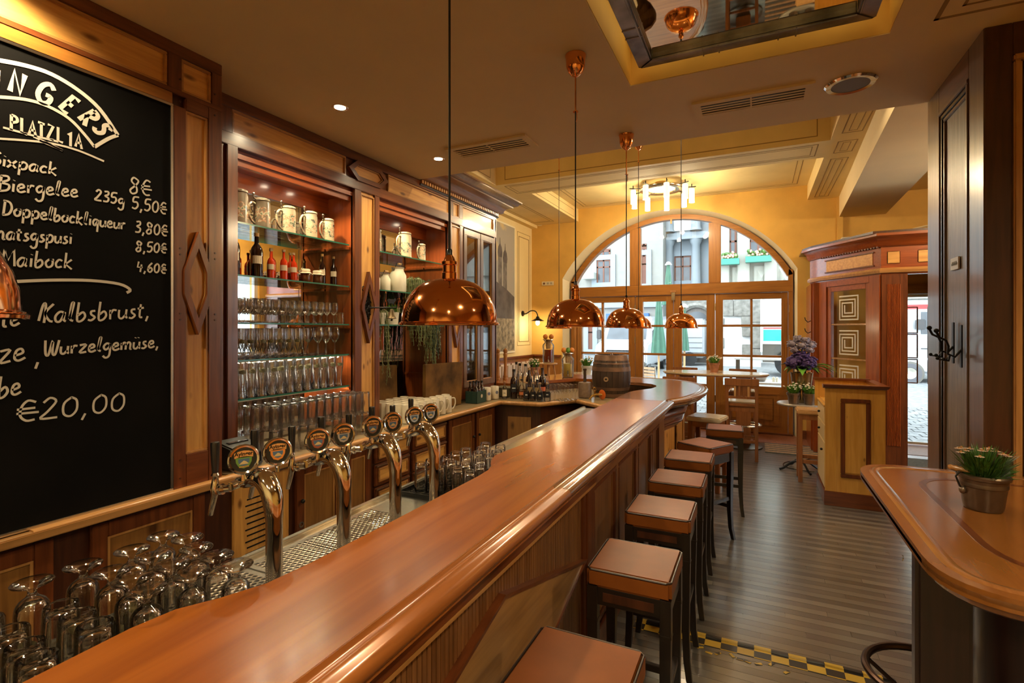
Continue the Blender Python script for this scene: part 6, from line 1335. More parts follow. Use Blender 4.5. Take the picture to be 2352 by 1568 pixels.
cbx = thing('power_cable', 'black cable coiled on the floor beneath the side table', 'cable', (.45, 7.0, 0)); P = [atz(a, b, .008) for a, b in ((1865, 1052), (1840, 1058), (1810, 1060), (1799, 1065), (1805, 1072), (1830, 1078), (1855, 1082), (1870, 1083))]
MB().tube(smooth3(P), .006, 6).build('cable', rubber, cbx)
# ================================================================== TILL CABINET
tc_ = thing('till_cabinet', 'yellow pine service cabinet with dark framed panel and drawers', 'cabinet', (.85, 6.3, 0)); x0, x1, y0, y1, zt_ = .612, 1.10, 6.0, 6.72, 1.205
hp = wood('yellow_pine', (.50, .25, .045), (.62, .34, .075), 'Z', .35, .4, knots=0); hk = wood('yellow_pine_knots', (.52, .27, .05), (.64, .36, .09), 'Z', .35, .4, knots=6)
MB().box(x0+.02, x1, y0+.02, y1, .14, 1.0).build('carcass', hp, tc_, smooth=0); MB().box(x0, x1+.01, y0, y0+.03, .14, 1.17).build('front_board', hp, tc_, bev=.003)
pb(MB(), 'y', y0, -1, x0+.165, x1-.175+.03, .34, 1.02, 0, .004).build('front_panel', hk, tc_, smooth=0)
outline_frame(MB(), 'y', y0, -1, x0+.13, x1-.11, .29, 1.07, .038, 0, .010).build('dark_moulding', dark['Z'], tc_, bev=.004)
for xx in (x0+.10, x1-.085): pb(MB(), 'y', y0, -1, xx-.001, xx+.001, .14, 1.15, 0, .0012).build('joint_line', gold['Z'], tc_, smooth=0)
MB().box(x1-.03, x1+.01, y0+.03, y1, 1.0, 1.17).build('side_board', hp, tc_, smooth=0); MB().box(x0-.03, x1, y1-.03, y1, .9, 1.19).build('rear_board', hp, tc_, smooth=0)
MB().sweep([(x0-.02, y0), (x1+.01, y0), (x1+.01, y1)], [(-.05, 1.17), (.01, 1.17), (.028, 1.19), (.03, 1.205), (-.05, 1.205)]).build('top_moulding', dark['X'], tc_); MB().box(x0-.05, x1, y1-.05, y1+.02, 1.19, 1.215).build('top_moulding', dark['X'], tc_, bev=.004)
MB().box(x0-.01, x1+.02, y0-.015, y1, 0, .14).build('plinth', dark['X'], tc_, bev=.004); MB().box(x0-.01, x0+.3, y0+.03, y1-.03, .97, .99).build('work_shelf', hp, tc_, bev=.003)
cream_w = wood('cream_wood', (.62, .45, .20), (.7, .52, .26), 'Z', .4, .3)
for k, (z0, z1) in enumerate(((.80, .965), (.62, .79), (.16, .61))):
    d = MB().box(x0-.004, x0+.02, y0+.05, y1-.05, z0, z1).build('drawer' if k < 2 else 'cupboard_door', cream_w, tc_, bev=.004); MB().ball((x0-.022, y0+.36 if k < 2 else y0+.12, z1-.08), .013).build('knob', iron, d)
# ================================================================== RIGHT HIGH TABLE
tr = thing('high_table', 'large high table with rounded varnished top at the right edge', 'table', (1.0, 2.4, 0))
tp_ = [(.60, 1.64), (2.1, 1.64), (2.1, 3.04), (.62, 3.04)]
def rounded(P, rs, n=8):
    out = []; N = len(P)
    for i in range(N):
        p = Vector(P[i]); a = (Vector(P[i-1])-p).normalized(); b = (Vector(P[(i+1) % N])-p).normalized(); r_ = rs[i]; s_ = p+a*r_; e = p+b*r_
        for k in range(n+1): t_ = k/n; out.append(tuple((1-t_)**2*s_+2*t_*(1-t_)*p+t_*t_*e))
    return out
TP = rounded([(.43, 1.64), (2.1, 1.60), (2.1, 3.04), (.43, 3.04)], [.22, .05, .05, .22])
MB().prism(TP, 1.062, 1.098).build('table_top', tab_w, tr, smooth=30)
MB().sweep(TP, [(-.09, 1.05), (-.09, 1.097), (-.07, 1.0975), (-.062, 1.1015), (-.04, 1.1015), (-.032, 1.097), (-.012, 1.096), (0, 1.085), (0, 1.072), (-.012, 1.062), (-.016, 1.045), (-.03, 1.035), (-.06, 1.035)][::-1], closed=True).build('edge_moulding', wood('table_edge', (.26, .10, .03), (.36, .15, .045), 'Y', .15, .7), tr, smooth=50)
TI = rounded([(.62, 1.83), (2.1, 1.80), (2.1, 2.85), (.62, 2.85)], [.22, .05, .05, .22]); MB().sweep(TI[::-1], [(-.012, 1.0975), (-.012, 1.0992), (.012, 1.0992), (.012, 1.0975)], closed=True).build('inlay_band', dark['Y'], tr, smooth=0)
slw = wood('slab_wood', (.018, .008, .006), (.035, .014, .010), 'Z', .35, .3)
MB().box(.448, .590, 2.00, 2.06, 0, 1.05).build('slab_leg', slw, tr, bev=.012)
MB().lathe([(0, 0), (.165, 0), (.165, .90), (.17, .91), (.19, .925), (.19, .945), (.175, .96), (.175, 1.05), (0, 1.05)], (.79, 2.12, 0), 36).build('round_leg', slw, tr)
rc = (.64, 2.62); bri = plain('brown_iron', (.06, .035, .025), .3, .8)
MB().tube([(rc[0]+.225*math.cos(a*math.pi/18), rc[1]+.225*math.sin(a*math.pi/18), .33) for a in range(36)], .016, 10, closed=True).build('foot_ring', bri, tr)
for a in (165, 75, 255, 345): MB().tube([(rc[0]+.03*math.cos(R(a)), rc[1]+.03*math.sin(R(a)), .20), (rc[0]+.12*math.cos(R(a)), rc[1]+.12*math.sin(R(a)), .26), (rc[0]+.22*math.cos(R(a)), rc[1]+.22*math.sin(R(a)), .33)], .009, 8).build('ring_spoke', bri, tr)
MB().lathe([(0, 0), (.045, 0), (.045, 1.05), (0, 1.05)], (rc[0], rc[1], 0), 18).build('ring_post', slw, tr)
# big pot on it
bp_ = thing('flower_pot', 'brown tin pot of pale daisies on the right high table', 'plant', (.742, 2.43, 1.10)); X, Y, Z = .742, 2.43, 1.10; bp_.scale = (.80, .80, .95)
MB().lathe([(0, 0), (.068, 0), (.072, .01), (.088, .115), (.096, .118), (.098, .128), (.092, .134), (.088, .128), (.08, .09), (0, .09)], (X, Y, Z), 40).build('tin_pot', btin, bp_)
MB().lathe([(.0835, .085), (.0865, .088), (.0868, .100), (.0855, .103)], (X, Y, Z), 40).build('pot_band', btin, bp_)
hn = Vector((-.93, -.35, 0)).normalized(); MB().tube([(X+hn.x*.085, Y+hn.y*.085, Z+.07), (X+hn.x*.10, Y+hn.y*.10, Z+.085), (X+hn.x*.105-.01, Y+hn.y*.105, Z+.12), (X+hn.x*.10, Y+hn.y*.10, Z+.14)], .004, 6).build('handle_wire', iron, bp_)
MB().lathe([(.006, -.04), (.011, -.03), (.009, -.02), (.012, -.01), (.009, 0), (.012, .01), (.009, .02), (.011, .03), (.006, .04)], (X-.09, Y-.01, Z+.145), 10, (1, -.15, -.12)).build('handle_grip', gold['Y'], bp_); MB().ball((X+hn.x*.088, Y+hn.y*.088, Z+.07), .015, 10, 6).build('handle_boss', tin, bp_)
rnd = random.Random(5); g = MB()
for k in range(420):
    a = rnd.uniform(0, 6.283); r0 = .06*math.sqrt(rnd.random()); r1 = r0*2.0+.012; h_ = rnd.uniform(.02, .125)*(1.2-r0*5); b = Vector((X+math.cos(a)*r0, Y+math.sin(a)*r0, Z+.10+h_*.4)); e = Vector((X+math.cos(a)*r1, Y+math.sin(a)*r1, Z+.115+h_)); s_ = Vector((-math.sin(a), math.cos(a), .3))*.0042; m_ = (b+e)/2+Vector((0, 0, .008)); g.add([b, m_-s_, m_+s_, e], [(0, 1, 3, 2)])
tag(g.build('foliage', leaf, bp_, smooth=0), kind='stuff')
for k in range(15):
    a = rnd.uniform(0, 6.283); r_ = .095*math.sqrt(rnd.random()); c_ = Vector((X+math.cos(a)*r_, Y+math.sin(a)*r_, Z+.235-r_*.35+rnd.uniform(0, .02))); q = MB()
    for j in range(11):
        b_ = j*6.283/11; d_ = Vector((math.cos(b_), math.sin(b_), -.05)); s_ = Vector((-math.sin(b_), math.cos(b_), 0))*.004; q.add([c_, c_+d_*.012-s_, c_+d_*.022, c_+d_*.012+s_], [(0, 1, 2, 3)])
    hd = q.build('daisy_petals', plain('blush_petal', (.72, .52, .42), .6) if 'blush_petal' not in MATS else MATS['blush_petal'], bp_, smooth=0); MB().ball(c_+Vector((0, 0, .002)), .006, 8, 5, (1, 1, .6)).build('daisy_eye', gold['Y'], hd); MB().tube([(c_.x, c_.y, c_.z), (X+(c_.x-X)*.5, Y+(c_.y-Y)*.5, Z+.1)], .0018, 4).build('stalk', leaf, hd)
# ================================================================== LEFT BENCH AND CAFE TABLES
bn_ = thing('leather_bench', 'pale tufted leather wall bench along the left wall', 'bench', (-3.9, 7.6, 0))
MB().box(XL+.04, XL+.14, 5.95, 9.3, .45, 1.18).build('back_board', chair_w, bn_, bev=.004); MB().box(XL+.04, XL+.50, 5.95, 9.3, 0, .40).build('bench_base', chair_w, bn_, bev=.004)
for k in range(15): MB().box(XL+.12, XL+.20, 6.0+k*.215, 6.208+k*.215, .52, 1.16).build('back_cushion', bench_m, bn_, bev=.03, smooth=60)
MB().box(XL+.14, XL+.52, 5.98, 9.28, .40, .50).build('seat_cushion', bench_m, bn_, bev=.03, smooth=60)
def cafe(x, y, lab, r_=.38, z=.95):
    t = thing('cafe_table', lab, 'table', (x, y, 0)); MB().lathe([(0, z-.035), (r_-.02, z-.035), (r_, z-.025), (r_, z-.008), (r_-.01, z), (0, z)], (x, y, 0), 40).build('table_top', marble, t)
    MB().lathe([(.03, .05), (.03, z-.04)], (x, y, 0), 12).build('pedestal', iron, t); MB().lathe([(0, 0), (.22, 0), (.2, .03), (.04, .06), (0, .06)], (x, y, 0), 24).build('foot_plate', iron, t)
cafe(-3.30, 7.55, 'round pale cafe table before the leather bench, nearer one', .42, .97); cafe(-2.75, 8.75, 'round pale cafe table by the left glazed door', .45, .97)
pot_plant(-3.35, 7.9, .97, 'small potted plant on the nearer cafe table behind the bottles', 1.7); pot_plant(-2.62, 8.45, .97, 'small potted plant on the cafe table by the left window', 1.8, white)
pot_plant(-3.2, 6.9, 1.10, 'x') if 0 else None

# ================================================================== THINGS ON THE LOWER COUNTER
ZC = .973
ba = thing('beer_barrel', 'dark oak beer barrel standing upright on the lower counter', 'barrel', (-1.55, 5.92, ZC)); X, Y, Z, Hh = -1.55, 5.95, ZC, .485
def br(t_): return .165+.058*math.sin(math.pi*(.08+.84*t_))+(-.0)
for k in range(20):
    a0_, a1_ = 2*math.pi*k/20+.006, 2*math.pi*(k+1)/20-.006; q = MB(); vs = []; N = 9
    for i in range(N):
        t_ = i/(N-1); r_ = br(t_)
        for a, rr in ((a0_, r_), ((a0_+a1_)/2, r_+.0015), (a1_, r_), (a1_, r_-.02), (a0_, r_-.02)): vs.append((X+rr*math.cos(a), Y+rr*math.sin(a), Z+t_*Hh))
    fs = [(5*i+j, 5*i+(j+1) % 5, 5*i+5+(j+1) % 5, 5*i+5+j) for i in range(N-1) for j in range(5)]+[(0, 1, 2, 3, 4), tuple(5*N-5+j for j in range(5))]
    q.add(vs, fs).build('stave', barrel_w, ba, smooth=40)
MB().lathe([(0, 0), (.17, 0), (.17, .01), (0, .01)], (X, Y, Z+Hh-.03), 28).build('barrel_head', barrel_w, ba); MB().lathe([(0, 0), (.17, 0), (.17, .01), (0, .01)], (X, Y, Z+.01), 28).build('barrel_head', barrel_w, ba)
for t0, t1 in ((.0, .09), (.17, .24), (.62, .72), (.87, 1.0), (.79, .82)):
    MB().lathe([(br(t0)+.002, t0*Hh), (br(t0)+.005, t0*Hh), (br(t1)+.005, t1*Hh), (br(t1)+.002, t1*Hh)], (X, Y, Z), 40, closed=True).build('hoop', plain('rusty_hoop', (.17, .10, .065), .45, .6, noise=.4) if 'rusty_hoop' not in MATS else MATS['rusty_hoop'], ba, smooth=50)
tv = (Vector((0, 0, 0))-Vector((X, Y, 0))).normalized(); av = Vector((tv.x*math.cos(-.25)-tv.y*math.sin(-.25), tv.x*math.sin(-.25)+tv.y*math.cos(-.25), 0)); c_ = Vector((X, Y, Z+.215))+av*.222
MB().lathe([(.012, -.004), (.028, -.004), (.028, .010), (.012, .010)], c_, 18, av, closed=True).build('bung_ring', cork, ba); MB().ball((X+.02, Y-.05, Z+Hh-.005), .02, 10, 6, (1, 1, 1.2)).build('cork_bung', dmah, ba)
tpz = thing('barrel_spigot', 'brass barrel tap with an orange-faced rosette leaning at the barrel foot', 'tap', (-1.62, 5.62, ZC)); c_ = aty(1383, 906, 5.6); dx = Vector((-1, -.45, 0)).normalized()
MB().lathe([(0, -.008), (.045, -.008), (.055, 0), (.045, .006), (0, .008)], c_, 24, (-.5, -.85, 0)).build('orange_rosette', plain('orange_glaze', (.5, .10, .01), .3), tpz)
MB().tube(smooth3([c_, c_+Vector((-.05, -.03, .005)), c_+Vector((-.09, -.045, -.005)), c_+Vector((-.13, -.06, -.05))]), .013, 10).build('spout', plain('brass', (.65, .42, .14), .2, 1), tpz); MB().cyl(c_+Vector((-.075, -.04, -.03)), c_+Vector((-.075, -.04, .045)), .010).build('tap_body', MATS['brass'], tpz)
MB().tube([c_+Vector((-.075+.017*math.cos(a*math.pi/6), -.04, .062+.02*math.sin(a*math.pi/6))) for a in range(12)], .005, 6, closed=True).build('tap_ring', MATS['brass'], tpz)
p = atz(1343, 914, ZC); jr = thing('stone_jar', 'grey brown stoneware jar with a wooden plunger handle', 'jar', tuple(p)); p = p+Vector((-.02, .07, 0))
MB().lathe([(0, 0), (.070, 0), (.076, .006), (.076, .16), (.072, .172), (.06, .176), (0, .176)], p, 28).build('jar_body', plain('brown_stoneware', (.17, .11, .07), .4, noise=.3, nscale=30, bump=.2), jr); MB().lathe([(0, .17), (.022, .17), (.017, .19), (.015, .30), (.021, .315), (.021, .33), (0, .335)], p, 16).build('plunger', barrel_w, jr)
# juice dispensers
def dispenser(px, py, z, lab, juice, fr_, s=1.0, Y=None):
    p = atz(px, py, z)+Vector((-.03, .09, 0)); t = thing('juice_dispenser', lab, 'drink dispenser', tuple(p))
    MB().lathe([(0, 0), (.070, 0), (.078, .01), (.079, .20), (.084, .235), (.080, .26), (.055, .285), (.050, .30), (.062, .315), (.062, .325), (.058, .325), (.052, .31), (.046, .30), (.05, .285), (.074, .258), (.078, .235), (.073, .20), (.072, .012), (0, .01)], p, 32).build('glass_jar', jgl, t, smooth=50)
    MB().lathe([(0, .012), (.069, .012), (.071, .03), (.072, .19), (0, .19)], p, 28).build('juice', juice, t); MB().lathe([(0, .20), (.03, .20), (.04, .325), (0, .33)], p, 18).build('cork_stopper', cork, t)
    MB().lathe([(0, .325), (.075, .325), (.08, .33), (.075, .335), (0, .335)], p, 24).build('lid_plate', steel, t)
    fd = (Vector((0, 0, 0))-p); fd.z = 0; fd.normalize(); c_ = p+fd*.078+Vector((0, 0, .05)); MB().tube([c_, c_+fd*.03, c_+fd*.04+Vector((0, 0, -.025))], .010, 8).build('spigot', chrome, t); MB().box(c_.x+fd.x*.03-.005, c_.x+fd.x*.03+.005, c_.y-.03, c_.y-.02, c_.z, c_.z+.05).build('spigot_lever', chrome, t)
    for k, (dx, m_) in enumerate(fr_):
        u = thing('citrus_fruit', '%s fruit on the lid of the %s dispenser, %s one' % ('green' if m_ is grass_m else 'orange', 'red tea' if juice is juice_r else 'yellow lemonade', ('left', 'right', 'middle')[k]), 'fruit', (p.x+dx*.9, p.y+dx*.4, p.z+.335)); MB().ball((p.x+dx*.9, p.y+dx*.4, p.z+.335+.036), .036, 16, 10).build('peel', m_, u); MB().ball((p.x+dx*.9, p.y+dx*.4, p.z+.335+.071), .004, 6, 4).build('stem_end', leafd, u)
    return p
fst = atz(1258, 864, 1.10)+Vector((-.03, .10, 0))
ft = thing('serving_stand', 'small wooden three-legged stand lifting the red tea dispenser', 'stand', tuple(fst)); MB().lathe([(0, .16), (.125, .16), (.13, .17), (.125, .18), (0, .18)], fst, 28).build('stand_top', light_w, ft)
for k in range(4): a = k*math.pi/2+.5; MB().cyl((fst.x+.10*math.cos(a), fst.y+.10*math.sin(a), 1.10), (fst.x+.07*math.cos(a), fst.y+.07*math.sin(a), 1.262), .009, .014, 10).build('leg', light_w, ft)
q_ = dispenser(1252, 838, 1.10, 'glass dispenser of red iced tea on the wooden stand', juice_r, [(-.042, orange_m), (.042, orange_m)])
# move onto the stand
for o in list(C.objects):
    if o.get('label', '').startswith('glass dispenser of red') or 'red tea dispenser,' in o.get('label', ''):
        o.location = o.location+(fst+Vector((0, 0, .18))-q_)
dispenser(1304, 868, 1.10, 'glass dispenser of cloudy yellow lemonade standing on the ledge', juice_y, [(-.055, orange_m), (.055, orange_m), (0.005, grass_m)])
# pepper mills
for px, h_, lab in ((1141, 79, 'nearer turned wooden pepper mill on the ledge end'), (1153, 76, 'second wooden pepper mill, just behind the first')):
    p = atz(px, 873, 1.10); p = p+Vector((0, .03 if px < 1145 else .10, 0)); t = thing('pepper_mill', lab, 'pepper mill', tuple(p)); s_ = .43
    MB().lathe([(0, 0), (.034, 0), (.034, .02), (.030, .03), (.033, .04), (.028, .06), (.020, .18), (.024, .30), (.030, .33), (.024, .345), (0, .345)], p, 20).build('mill_body', MATS.get('mill_wood') or wood('mill_wood', (.30, .12, .03), (.4, .18, .05), 'Z', .3, .4), t); MB().lathe([(0, .345), (.020, .345), (.030, .365), (.028, .39), (.012, .402), (.006, .41), (0, .418)], p, 20).build('mill_head', MATS['mill_wood'], t)
# bottles
def bottle(x, y, z, lab, h=.30, r=.038, body=dkliq, lbl=paper, cap=rubber, shape='wine', grp=None, txt=None, fill=None, lz=(.25, .5)):
    t = thing('bottle', lab, 'bottle', (x, y, z), grp)
    if shape == 'wine': pr = [(0, 0), (r*.95, 0), (r, .01), (r, h*.58), (r*.85, h*.66), (r*.38, h*.76), (r*.33, h*.96), (0, h*.96)]
    elif shape == 'square': pr = [(0, 0), (r*.95, 0), (r, .008), (r, h*.55), (r*.9, h*.62), (r*.35, h*.72), (r*.30, h*.92), (0, h*.92)]
    else: pr = [(0, 0), (r*.95, 0), (r, .01), (r, h*.42), (r*.8, h*.52), (r*.32, h*.66), (r*.28, h*.96), (0, h*.96)]
    MB().lathe(pr, (x, y, z), 8 if shape == 'square' else 20).build('glass_body', body, t, smooth=50)
    if fill: MB().lathe([(0, .01), (r*.9, .01), (r*.9, h*.40), (0, h*.40)], (x, y, z), 16).build('liquid', fill, t)
    MB().lathe([(0, h*.92), (r*.42, h*.92), (r*.42, h), (0, h)], (x, y, z), 14).build('stopper', cap, t)
    if lbl:
        fa = math.atan2(-y, -x); q = MB(); N = 7; vs = []
        for k in range(N): a = fa-.9+1.8*k/(N-1); vs += [(x+(r+.0012)*math.cos(a), y+(r+.0012)*math.sin(a), z+h*lz[0]), (x+(r+.0012)*math.cos(a), y+(r+.0012)*math.sin(a), z+h*lz[1])]
        lb = q.add(vs, [(2*k, 2*k+2, 2*k+3, 2*k+1) for k in range(N-1)]).build('label', lbl, t, smooth=0)
        if txt:
            ex = Vector((-math.sin(fa), math.cos(fa), 0)); c_ = Vector((x, y, 0))+Vector((math.cos(fa), math.sin(fa), 0))*(r+.0018); text_mesh(txt[0], txt[1], basis((c_.x, c_.y, z+h*(lz[0]+lz[1])/2-txt[1]*.35), ex, (0, 0, 1)), 'CENTER', .0006).build('label_print', txt[2], lb, smooth=0)
    return t
cg = real_glass('clear_bottle_glass', (.95, .96, .95)) if 0 else thin_glass('clear_bottle_glass', (.9, .9, .88), .9, .4, .06)
amber = plain('amber_spirit', (.20, .05, .01), .05, 0, .5); inkw = plain('label_ink', (.05, .06, .05), .6); blk = plain('label_black', (.01, .01, .012), .4); wht = plain('print_white', (.7, .7, .66), .6)
def at_c(px, back=0): p = atz(px, 925-0*back, ZC); return p
def onc(px, y): d = ray(px, 757); t_ = y/d.y; return d.x*t_, y
for px, y, kw, lab in ((1159, 5.20, dict(h=.20, r=.030, body=cg, fill=dkliq, lbl=paper, cap=cork, shape='square', txt=('SVILL', .011, inkw), lz=(.15, .52)), 'small squat bottle with white label at the left end of the row'),
    (1180, 5.28, dict(h=.33, r=.040, body=dkliq, lbl=blk, txt=('CREAM', .012, wht), lz=(.22, .5)), 'tall black cream liqueur bottle left of the others'),
    (1198, 5.30, dict(h=.22, r=.036, body=cg, fill=amber, lbl=plain('label_red', (.5, .14, .04), .6), cap=rubber, shape='square', lz=(.2, .35)), 'clear bottle with amber spirit and small red label'),
    (1209, 5.20, dict(h=.20, r=.036, body=cg, fill=dkliq, lbl=blk, cap=cork, shape='flask', txt=('502', .016, wht), lz=(.12, .5)), 'round-shouldered dark bottle, first of the four with black labels'),
    (1224, 5.20, dict(h=.20, r=.036, body=cg, fill=dkliq, lbl=blk, cap=cork, shape='flask', txt=('502', .016, wht), lz=(.12, .5)), 'round-shouldered dark bottle, second of the four with black labels'),
    (1240, 5.20, dict(h=.20, r=.036, body=cg, fill=dkliq, lbl=blk, cap=cork, shape='flask', txt=('502', .016, wht), lz=(.12, .5)), 'round-shouldered dark bottle, third of the four with black labels'),
    (1257, 5.21, dict(h=.20, r=.038, body=cg, lbl=blk, cap=cork, shape='flask', txt=('502', .016, wht), lz=(.22, .55)), 'clear round-shouldered bottle, last of the four with black labels'),
    (1186, 5.50, dict(h=.40, r=.036, body=cg, lbl=None), 'tall clear bottle behind the black cream liqueur'), (1194, 5.56, dict(h=.38, r=.042, body=cg, lbl=paper, lz=(.2, .4)), 'clear schnapps bottle at the back left'), (1207, 5.62, dict(h=.37, r=.042, body=cg, lbl=paper, lz=(.2, .4)), 'clear schnapps bottle at the back centre'),
    (1215, 5.45, dict(h=.34, r=.040, body=dkliq, lbl=blk, cap=cork, txt=('XO', .014, wht), lz=(.2, .45)), 'dark brandy bottle with a cork stopper'), (1221, 5.68, dict(h=.36, r=.034, body=cg, lbl=None), 'slim clear bottle with black neck at the back'),
    (1230, 5.58, dict(h=.30, r=.045, body=cg, lbl=None, cap=cork, shape='flask'), 'bulbous clear decanter among the bottles'), (1232, 5.72, dict(h=.36, r=.034, body=cg, lbl=None), 'slim clear bottle behind the decanter'),
    (1246, 5.50, dict(h=.34, r=.042, body=dkliq, lbl=plain('label_seal', (.5, .12, .05), .6), lz=(.22, .36)), 'dark square-shouldered bottle with a round red seal'), (1254, 5.60, dict(h=.26, r=.036, body=cg, lbl=None, cap=rubber), 'clear bottle behind the last black label'),
    (1234, 5.34, dict(h=.22, r=.036, body=dkliq, lbl=plain('label_brass', (.30, .2, .08), .5), lz=(.3, .6)), 'dark bottle with brass label behind the four flasks'), (1218, 5.34, dict(h=.22, r=.036, body=dkliq, lbl=MATS['label_brass'] if 'label_brass' in MATS else None, lz=(.3, .6)), 'dark bottle with oval label behind the first flasks')):
    x, yy = onc(px, y); bottle(x, yy, ZC, lab, grp='spirit bottles on the lower counter', **kw)
# ------------------------------------------------------------------ glasses
def wall(outer_, th=.0014): return outer_
PR = {
 'shot': [(0, .002), (.022, 0), (.022, .002), (.004, .008), (.0032, .075), (.016, .09), (.022, .11), (.020, .145), (.0165, .17)],
 'stem': [(0, .002), (.030, 0), (.030, .002), (.005, .006), (.0035, .060), (.012, .068), (.030, .09), (.033, .11), (.031, .14), (.028, .155)],
 'wine': [(0, .002), (.034, 0), (.034, .002), (.005, .008), (.0035, .085), (.012, .093), (.034, .125), (.038, .15), (.035, .18), (.030, .205)],
 'pils': [(0, .002), (.032, 0), (.032, .002), (.010, .010), (.008, .03), (.014, .045), (.026, .075), (.031, .12), (.033, .16), (.031, .195)],
 'weiss': [(0, .012), (.030, 0), (.031, .004), (.026, .02), (.023, .05), (.026, .10), (.034, .15), (.036, .18), (.033, .225)],
 'tumb': [(0, .012), (.029, 0), (.031, .004), (.032, .02), (.034, .12), (.0355, .15)],
 'jug': [(0, .008), (.034, 0), (.036, .004), (.034, .03), (.030, .07), (.033, .085)]}
def glass(kind, lab, grp, cat='glass', mat=tgl, n=16, badge=None):
    t = thing({'shot': 'schnapps_glass', 'stem': 'stemmed_glass', 'wine': 'wine_glass', 'pils': 'beer_goblet', 'weiss': 'wheat_beer_glass', 'tumb': 'tumbler', 'jug': 'glass_jug'}[kind], lab, cat, (0, 0, 0), grp)
    P = PR[kind]; MB().lathe(P, (0, 0, 0), n).build('glass_wall', mat, t, smooth=50)
    top = P[-1]; MB().lathe([(top[0]-.0012, top[1]), (top[0], top[1]+.001), (top[0]+.0008, top[1]-.001)], (0, 0, 0), n, closed=True).build('rim', tgl2, t)
    if kind in ('tumb', 'weiss'): MB().lathe([(0, .002), (P[1][0]-.002, .002), (P[1][0]-.002, .011), (0, .011)], (0, 0, 0), n).build('thick_base', tgl2, t)
    else: MB().lathe([(0, 0), (P[2][0], .0), (P[2][0], .0025), (.006, .007), (0, .009)], (0, 0, 0), n).build('foot', tgl2, t)
    if badge:
        r_ = badge[1]; N = 6; vs = []
        for k in range(N): a = -.6+1.2*k/(N-1); vs += [(r_*math.cos(a), r_*math.sin(a), badge[2]-badge[3]*(1-abs(a)*.7)), (r_*math.cos(a), r_*math.sin(a), badge[2]+badge[3]*(1-abs(a)*.5))]
        MB().add(vs, [(2*k, 2*k+2, 2*k+3, 2*k+1) for k in range(N-1)]).build('printed_badge', badge[0], t, smooth=0)
    return t
tgl2 = thin_glass('thick_glass', (.97, .98, .95), 1.0, .5, .34)
bdg = plain('green_gold_badge', (.10, .09, .04), .5, noise=.7, nscale=150); bdr = plain('red_badge', (.5, .08, .03), .5)
def spread(proto, pts, flip=False, lab=None):
    first = True
    for x, y, z in pts:
        o = proto if first else dup(proto, (0, 0, 0)); first = False
        o.location = (x, y, z); o.rotation_euler = (math.pi if flip else 0, 0, random.uniform(-.4, .4)-.3)
        if lab: o['label'] = lab(pts.index((x, y, z)))
J = lambda a: random.uniform(-a, a)
spread(glass('shot', 'small stemmed schnapps glass standing on the lower counter by the jar', 'schnapps glasses right of the bottles', mat=jgl, n=12), [(-2.055+i*.055+j*.02, 5.30+j*.06, ZC) for j in range(4) for i in range(4)], lab=lambda k: 'schnapps glass beside the stone jar, %s row, %s from the left' % (ORD[k//4], ORD[k % 4]))
g1 = glass('stem', 'small stemmed glass standing in rows on the third glass shelf', 'stemmed glasses on the third shelf', n=14)
spread(g1, [(XF-.043-j*.061+J(.002), 2.165+i*.0655+J(.004), 1.797) for j in range(4) for i in range(13)], lab=lambda k: 'small stemmed glass on the third glass shelf, %s row, %s from the left' % (('front', 'second', 'third', 'fourth')[k//13], ORD[k % 13]))
g2 = glass('pils', 'footed beer goblet standing in rows on the fourth glass shelf', 'goblets on the fourth shelf', n=14, badge=(bdg, .0325, .11, .012))
spread(g2, [(XF-.048-j*.07+J(.004), 2.17+i*.073+J(.004), 1.564) for j in range(3) for i in range(8)], lab=lambda k: 'footed beer goblet on the fourth glass shelf, %s row, %s from the left' % (('front', 'second', 'third')[k//8], ORD[k % 8]))
g2w = glass('wine', 'tall wine glass at the right end of the fourth glass shelf', 'wine glasses on the fourth shelf', n=16)
spread(g2w, [(XF-.05-j*.09+J(.004), 2.80+i*.085+J(.004), 1.564) for j in range(2) for i in range(3)], lab=lambda k: 'tall wine glass right of the goblets, %s row, %s from the left' % (('front', 'back')[k//3], ORD[k % 3]))
for k, (y, lab) in enumerate(((3.045, 'small round glass jug at the right end of the third shelf'),)):
    t = glass('jug', lab, None, 'jug', n=18); t.location = (XF-.07, y, 1.797); MB().tube([(.03, 0, .07), (.055, 0, .065), (.058, 0, .04), (.034, 0, .03)], .004, 6).build('handle', tgl2, t); t.rotation_euler = (0, 0, 1.2)
g3 = glass('weiss', 'tall slim wheat beer glass in rows on the lowest glass shelf', 'wheat beer glasses on the lowest shelf', n=16, badge=(bdg, .0362, .165, .014))
spread(g3, [(XF-.050-j*.078+J(.004), 2.17+i*.0765+J(.004), 1.32) for j in range(3) for i in range(12)], lab=lambda k: 'slim wheat beer glass on the lowest glass shelf, %s row, %s from the left' % (('front', 'second', 'third')[k//12], ORD[k % 12]))
g4 = glass('tumb', 'upturned straight tumbler in the bottom layer on the back counter', 'upturned tumblers on the back counter, bottom layer', n=16)
pts = [(XF+.17-j*.078+J(.003), 2.17+i*.0745+J(.003)) for j in range(3) for i in range(13)][1:]
TL = lambda lay: (lambda k: 'upturned tumbler in the %s layer on the back counter, %s row, %s from the left' % (lay, ('front', 'second', 'third')[(k+1)//13], ORD[(k+1) % 13]))
g5 = dup(g4, (0, 0, 0)); spread(g4, [(x, y, ZC+.152) for x, y in pts], True, TL('bottom'))
g5['group'] = 'upturned tumblers on the back counter, top layer'
spread(g5, [(x+J(.002), y+J(.002), ZC+.304) for x, y in pts], True, TL('top'))
